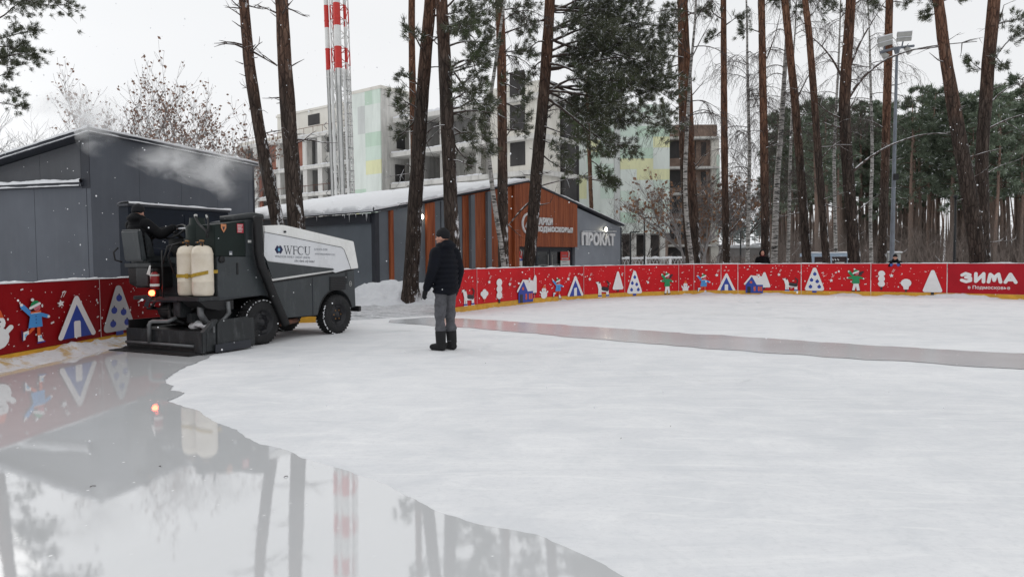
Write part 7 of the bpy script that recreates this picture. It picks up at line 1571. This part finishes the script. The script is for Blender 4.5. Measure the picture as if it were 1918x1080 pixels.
def bare_tree(label, px, d, h, spread, seed, twig='twig', leaves=0, leafmat='leaf_brown', group=None, name='bare_tree', cat='bare tree', depth=5, stems=1, r0=.09, zmin=0, leafsize=.07, up=.55, z0=.0):
    random.seed(seed * 31 + 3); B = at(px, 480, d); B.z = 0; t = thing(name, label, cat, B, 0, group); tr = MB([twig]); mb = MB([twig]); tips = []
    def grow(p, dd, L, r_, lev):
        k = 4; q = [p]; 
        for i in range(k): dd = (dd + rv() * .10 + Vector((0, 0, .05))).normalized(); q.append(q[-1] + dd * L / k)
        (tr if lev == depth else mb).tube(q, [max(.004, r_ * (1 - .45 * i / k)) for i in range(k + 1)], 6 if lev > 2 else 3, 0, False)
        if lev <= 2: tips.extend(q[1:])
        if lev == 0: return
        for i in range(3 if lev > 1 else 4):
            s = q[random.randint(1 if lev < depth else 2, k)]; a = random.uniform(0, 2 * PI); side = Vector((math.cos(a), math.sin(a), random.uniform(-.1, .3))); grow(s, (dd * up + side * spread).normalized(), L * random.uniform(.55, .8), r_ * .55, lev - 1)
        grow(q[-1], (dd + rv() * .15).normalized(), L * .75, r_ * .55, lev - 1)
    for s in range(stems):
        a = 2 * PI * s / max(1, stems) + random.random(); st = Vector((math.cos(a) * .35, math.sin(a) * .35, 0)) if stems > 1 else Vector((0, 0, 0)); grow(st, Vector((math.cos(a) * (.28 if stems > 1 else .05), math.sin(a) * .28 if stems > 1 else 0, 1)).normalized(), h * .30, r0, depth)
    tr.obj('trunk', t)
    if leaves and tips:
        n = leaves; idx = rng.integers(0, len(tips), n); C = np.array([tuple(tips[i]) for i in idx]); C = C[C[:, 2] > zmin]; n = len(C); C += rng.normal(size=(n, 3)) * .05; d1 = unit(rng.normal(size=(n, 3)) + np.array([0, 0, -.8])); s1 = unit(np.cross(d1, rng.normal(size=(n, 3)))); sz = leafsize * rng.uniform(.6, 1.3, (n, 1))
        V = np.concatenate([np.stack([C, C + d1 * sz * .5 + s1 * sz * .32, C + d1 * sz], 1), np.stack([C, C + d1 * sz, C + d1 * sz * .5 - s1 * sz * .32], 1)])
        me = tri_mesh('foliage', V, [leafmat, twig], None, None); link('foliage', me, t)
    mb.obj('crown', t); return t
GL = 'bare deciduous trees behind the left building'
bare_tree('bare pale tree at the far left above the grey roof', 30, 30, 9.0, .55, 1, 'twig_pale', group=GL, r0=.10)
bare_tree('bare tree with thin pale twigs just left of the roof ridge', 90, 33, 8.8, .60, 2, 'twig_pale', group=GL, r0=.09)
bare_tree('taller bare tree rising straight behind the roof ridge', 178, 28, 9.4, .42, 3, 'twig_pale', group=GL, r0=.08)
bare_tree('tree with dry brown leaves, left one of three over the grey roof', 265, 26, 8.8, .45, 4, 'twig_pale', 2200, 'leaf_brown', GL, r0=.08, zmin=4.0, leafsize=.12)
bare_tree('tree dense with dry brown leaves, middle one of three over the grey roof', 325, 28, 8.2, .55, 5, 'twig_pale', 3200, 'leaf_brown', GL, r0=.08, zmin=3.8, leafsize=.13)
bare_tree('tallest of the three brown leaved trees, nearest the leaning pine trunk', 395, 25, 8.9, .42, 6, 'twig_pale', 2200, 'leaf_brown', GL, r0=.08, zmin=4.2, leafsize=.12)
bare_tree('young oak full of russet dry leaves in front of the brown concrete ruin', 1302, 36, 7.4, .32, 7, 'twig_pale', 800, 'leaf_russet', None, 'oak_tree', 'oak tree', 5, 2, .09, .4, .22, .5)
bare_tree('second young russet leaved oak right of the twin trunk pine', 1330, 39, 6.4, .38, 8, 'twig_pale', 750, 'leaf_russet', None, 'oak_tree', 'oak tree', 5, 2, .08, .3, .22, .5)
bare_tree('bare sapling behind the right slope of the rental roof', 1125, 46, 5.2, .5, 9, 'twig', group='bare saplings', name='bare_sapling', cat='sapling', depth=4, stems=3, r0=.04)
bare_tree('bare sapling before the pale green panels, right of the rental roof', 1195, 48, 6.5, .5, 10, 'twig', group='bare saplings', name='bare_sapling', cat='sapling', depth=4, stems=2, r0=.04)
bare_tree('thin bare tree between the lone pine and the hooded onlooker', 1398, 40, 11, .5, 11, 'twig', group='bare saplings', name='bare_sapling', cat='sapling', depth=5, stems=1, r0=.06)
# ---- the forest behind the right half ------------------------------------------------
def forest():
    protos = []
    for s in range(6):
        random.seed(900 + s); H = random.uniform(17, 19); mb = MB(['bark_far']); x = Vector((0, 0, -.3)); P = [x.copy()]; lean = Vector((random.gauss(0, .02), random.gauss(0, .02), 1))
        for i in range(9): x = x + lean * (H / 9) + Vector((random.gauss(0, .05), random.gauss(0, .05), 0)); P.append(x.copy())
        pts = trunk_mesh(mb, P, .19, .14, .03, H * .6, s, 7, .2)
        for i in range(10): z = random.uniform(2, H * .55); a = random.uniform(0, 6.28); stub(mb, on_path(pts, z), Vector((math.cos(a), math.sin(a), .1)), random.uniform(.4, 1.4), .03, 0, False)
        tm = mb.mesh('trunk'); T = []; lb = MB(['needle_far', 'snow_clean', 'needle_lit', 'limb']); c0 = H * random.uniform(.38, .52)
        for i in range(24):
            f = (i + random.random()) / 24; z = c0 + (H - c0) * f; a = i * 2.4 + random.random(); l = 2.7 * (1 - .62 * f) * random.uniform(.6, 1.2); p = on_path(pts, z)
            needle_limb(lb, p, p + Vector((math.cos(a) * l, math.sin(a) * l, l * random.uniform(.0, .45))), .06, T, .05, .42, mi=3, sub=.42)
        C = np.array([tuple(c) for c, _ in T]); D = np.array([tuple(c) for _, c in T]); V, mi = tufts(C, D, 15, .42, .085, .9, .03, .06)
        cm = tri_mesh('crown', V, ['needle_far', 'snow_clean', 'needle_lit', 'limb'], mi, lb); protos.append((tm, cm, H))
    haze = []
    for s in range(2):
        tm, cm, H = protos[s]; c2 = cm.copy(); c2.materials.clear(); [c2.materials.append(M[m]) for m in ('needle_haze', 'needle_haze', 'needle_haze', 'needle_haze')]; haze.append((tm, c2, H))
    random.seed(77); cnt = 0; placed = []
    prof = [(1380, 400), (1420, 330), (1455, 235), (1500, 215), (1560, 205), (1620, 215), (1700, 185), (1760, 180), (1830, 200), (1918, 165), (2050, 150), (2400, 150)]
    def top(px):
        for (x0, y0), (x1, y1) in zip(prof[:-1], prof[1:]):
            if x0 <= px <= x1: return y0 + (y1 - y0) * (px - x0) / (x1 - x0)
        return 160
    tries = 0
    while cnt < 205 and tries < 6000:
        tries += 1; px = random.uniform(1440, 2250); d = random.uniform(52, 112) if px > 1500 else random.uniform(75, 112)
        p = at(px, 480, d)
        if any((p.x - q[0]) ** 2 + (p.y - q[1]) ** 2 < 1.7 for q in placed): continue
        zt = at(px, top(px) + random.uniform(-30, 85), d).z; zt = max(11, min(22, zt))
        tm, cm, H = protos[cnt % 6]; sc = zt / H
        if at(px, top(px) - 45, d).z < zt - 1: continue
        t = thing('pine_tree', 'tall slim pine of the dense snowy forest beyond the right boards', 'pine tree', (p.x, p.y, 0), random.uniform(0, 6.28), 'forest pines behind the right boards'); t.scale = (sc * random.uniform(.9, 1.1),) * 2 + (sc,)
        link('trunk', tm, t); link('crown', cm, t); placed.append((p.x, p.y)); cnt += 1
    for i in range(26):
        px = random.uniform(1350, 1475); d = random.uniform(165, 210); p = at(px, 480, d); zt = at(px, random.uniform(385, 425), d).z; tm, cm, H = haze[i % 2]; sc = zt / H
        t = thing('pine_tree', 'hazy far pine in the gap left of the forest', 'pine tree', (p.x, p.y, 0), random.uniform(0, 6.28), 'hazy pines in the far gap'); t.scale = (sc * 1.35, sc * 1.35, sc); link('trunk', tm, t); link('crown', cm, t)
    mb = MB(['bark_far', 'undergrowth']); random.seed(9)
    for i in range(620):
        px = random.uniform(1425, 2300); d = random.uniform(113, 190); p = at(px, 480, d); p.z = -.3; h = min(random.uniform(9, 15), at(px, top(px) + 20, d).z if px > 1440 else 9); mb.tube([p, p + Vector((random.gauss(0, .3), 0, h * .5)), p + Vector((random.gauss(0, .5), 0, h))], [.2, .15, .08], 4, random.choice([0, 1, 1]), False)
    tag(mb.obj('far_wood'), 'mass of far thin trunks deep inside the forest', 'far wood', kind='stuff')
    # twiggy undergrowth: a mass nobody could count
    mb = MB(['undergrowth', 'snow_clean']); random.seed(5)
    for i in range(2100):
        px = random.uniform(1440, 2150); d = random.uniform(38, 110); p = at(px, 480, d); p.z = 0; h = random.uniform(.8, 3.4) * (1 + max(0, d - 60) / 60); a = random.uniform(0, 6.28); e = p + Vector((math.cos(a) * h * .4, math.sin(a) * h * .4, h)); m = p.lerp(e, .5) + rv() * .1
        mb.tube([p, m, e], [.016, .011, .006], 3, 0, False)
        for j in range(4): s = p.lerp(e, random.uniform(.3, .95)); q = s + (Vector((math.cos(a + random.gauss(0, 1.3)), math.sin(a + random.gauss(0, 1.3)), .7))) * h * .3; mb.tube([s, q], [.008, .004], 3, 1 if random.random() < .01 else 0, False)
    tag(mb.obj('undergrowth'), 'brownish leafless undergrowth at the foot of the forest', 'undergrowth', kind='stuff')
    mb = MB(['undergrowth']); random.seed(6)
    for i in range(500):
        px = random.uniform(1165, 1440); d = random.uniform(50, 85); p = at(px, 480, d); p.z = 0; h = random.uniform(.5, 1.6); a = random.uniform(0, 6.28); e = p + Vector((math.cos(a) * h * .5, math.sin(a) * h * .5, h)); mb.tube([p, p.lerp(e, .5) + rv() * .1, e], [.022, .016, .008], 3, 0, False)
        for j in range(4): s = p.lerp(e, random.uniform(.2, .9)); q = s + (Vector((math.cos(a + random.gauss(0, 1.3)), math.sin(a + random.gauss(0, 1.3)), .7))) * h * .35; mb.tube([s, q], [.008, .004], 3, 0, False)
    tag(mb.obj('undergrowth'), 'low reddish brown scrub around the concrete ruin', 'scrub', kind='stuff')
forest()

# ------------------------------------------------------------------ steam and falling snow
def steam_cloud(label, lumps, seed):
    mb = MB(['steam']); 
    for (px, py, d, r_) in lumps:
        c = at(px, py, d); mb.ell(c, (r_[0], r_[1], r_[2]), 0, 16, 10)
    o = remesh(mb, 'mist', .09, None, 6, 'steam'); tag(o, label, 'steam', kind='stuff')
steam_cloud('white steam drifting from the machine across the grey building wall', [(330, 300, 13.6, (.8, .5, .42)), (395, 315, 13.8, (.8, .5, .42)), (455, 345, 13.8, (.65, .45, .5)), (260, 280, 13.6, (.6, .5, .35))], 1)
steam_cloud('faint steam rising over the ridge of the grey roof', [(200, 255, 16.0, (.7, .5, .6)), (180, 210, 16.2, (.8, .5, .6)), (120, 195, 16.2, (.95, .5, .6))], 2)
def flakes():
    random.seed(42); V = []
    o = np.array([(1, 0, 0), (-1, 0, 0), (0, 1, 0), (0, -1, 0), (0, 0, 1), (0, 0, -1)], float); F = [(0, 2, 4), (2, 1, 4), (1, 3, 4), (3, 0, 4), (2, 0, 5), (1, 2, 5), (3, 1, 5), (0, 3, 5)]
    for i in range(1200):
        d = random.uniform(4.5, 24); x = random.uniform(-.85, .85) * d; z = random.uniform(.02, 1.35 + .38 * d); r_ = random.uniform(.0035, .0085) * (1.0 if random.random() < .85 else 1.5)
        P = np.array([x, d, z]) + o * r_ * np.array([1, 1, random.uniform(.7, 1.4)])
        for f in F: V.append(P[list(f)])
    me = tri_mesh('falling_snow', np.array(V), ['snow_clean']); tag(link('falling_snow', me), 'small white snowflakes falling over the whole rink', 'falling snow', kind='stuff')
flakes()
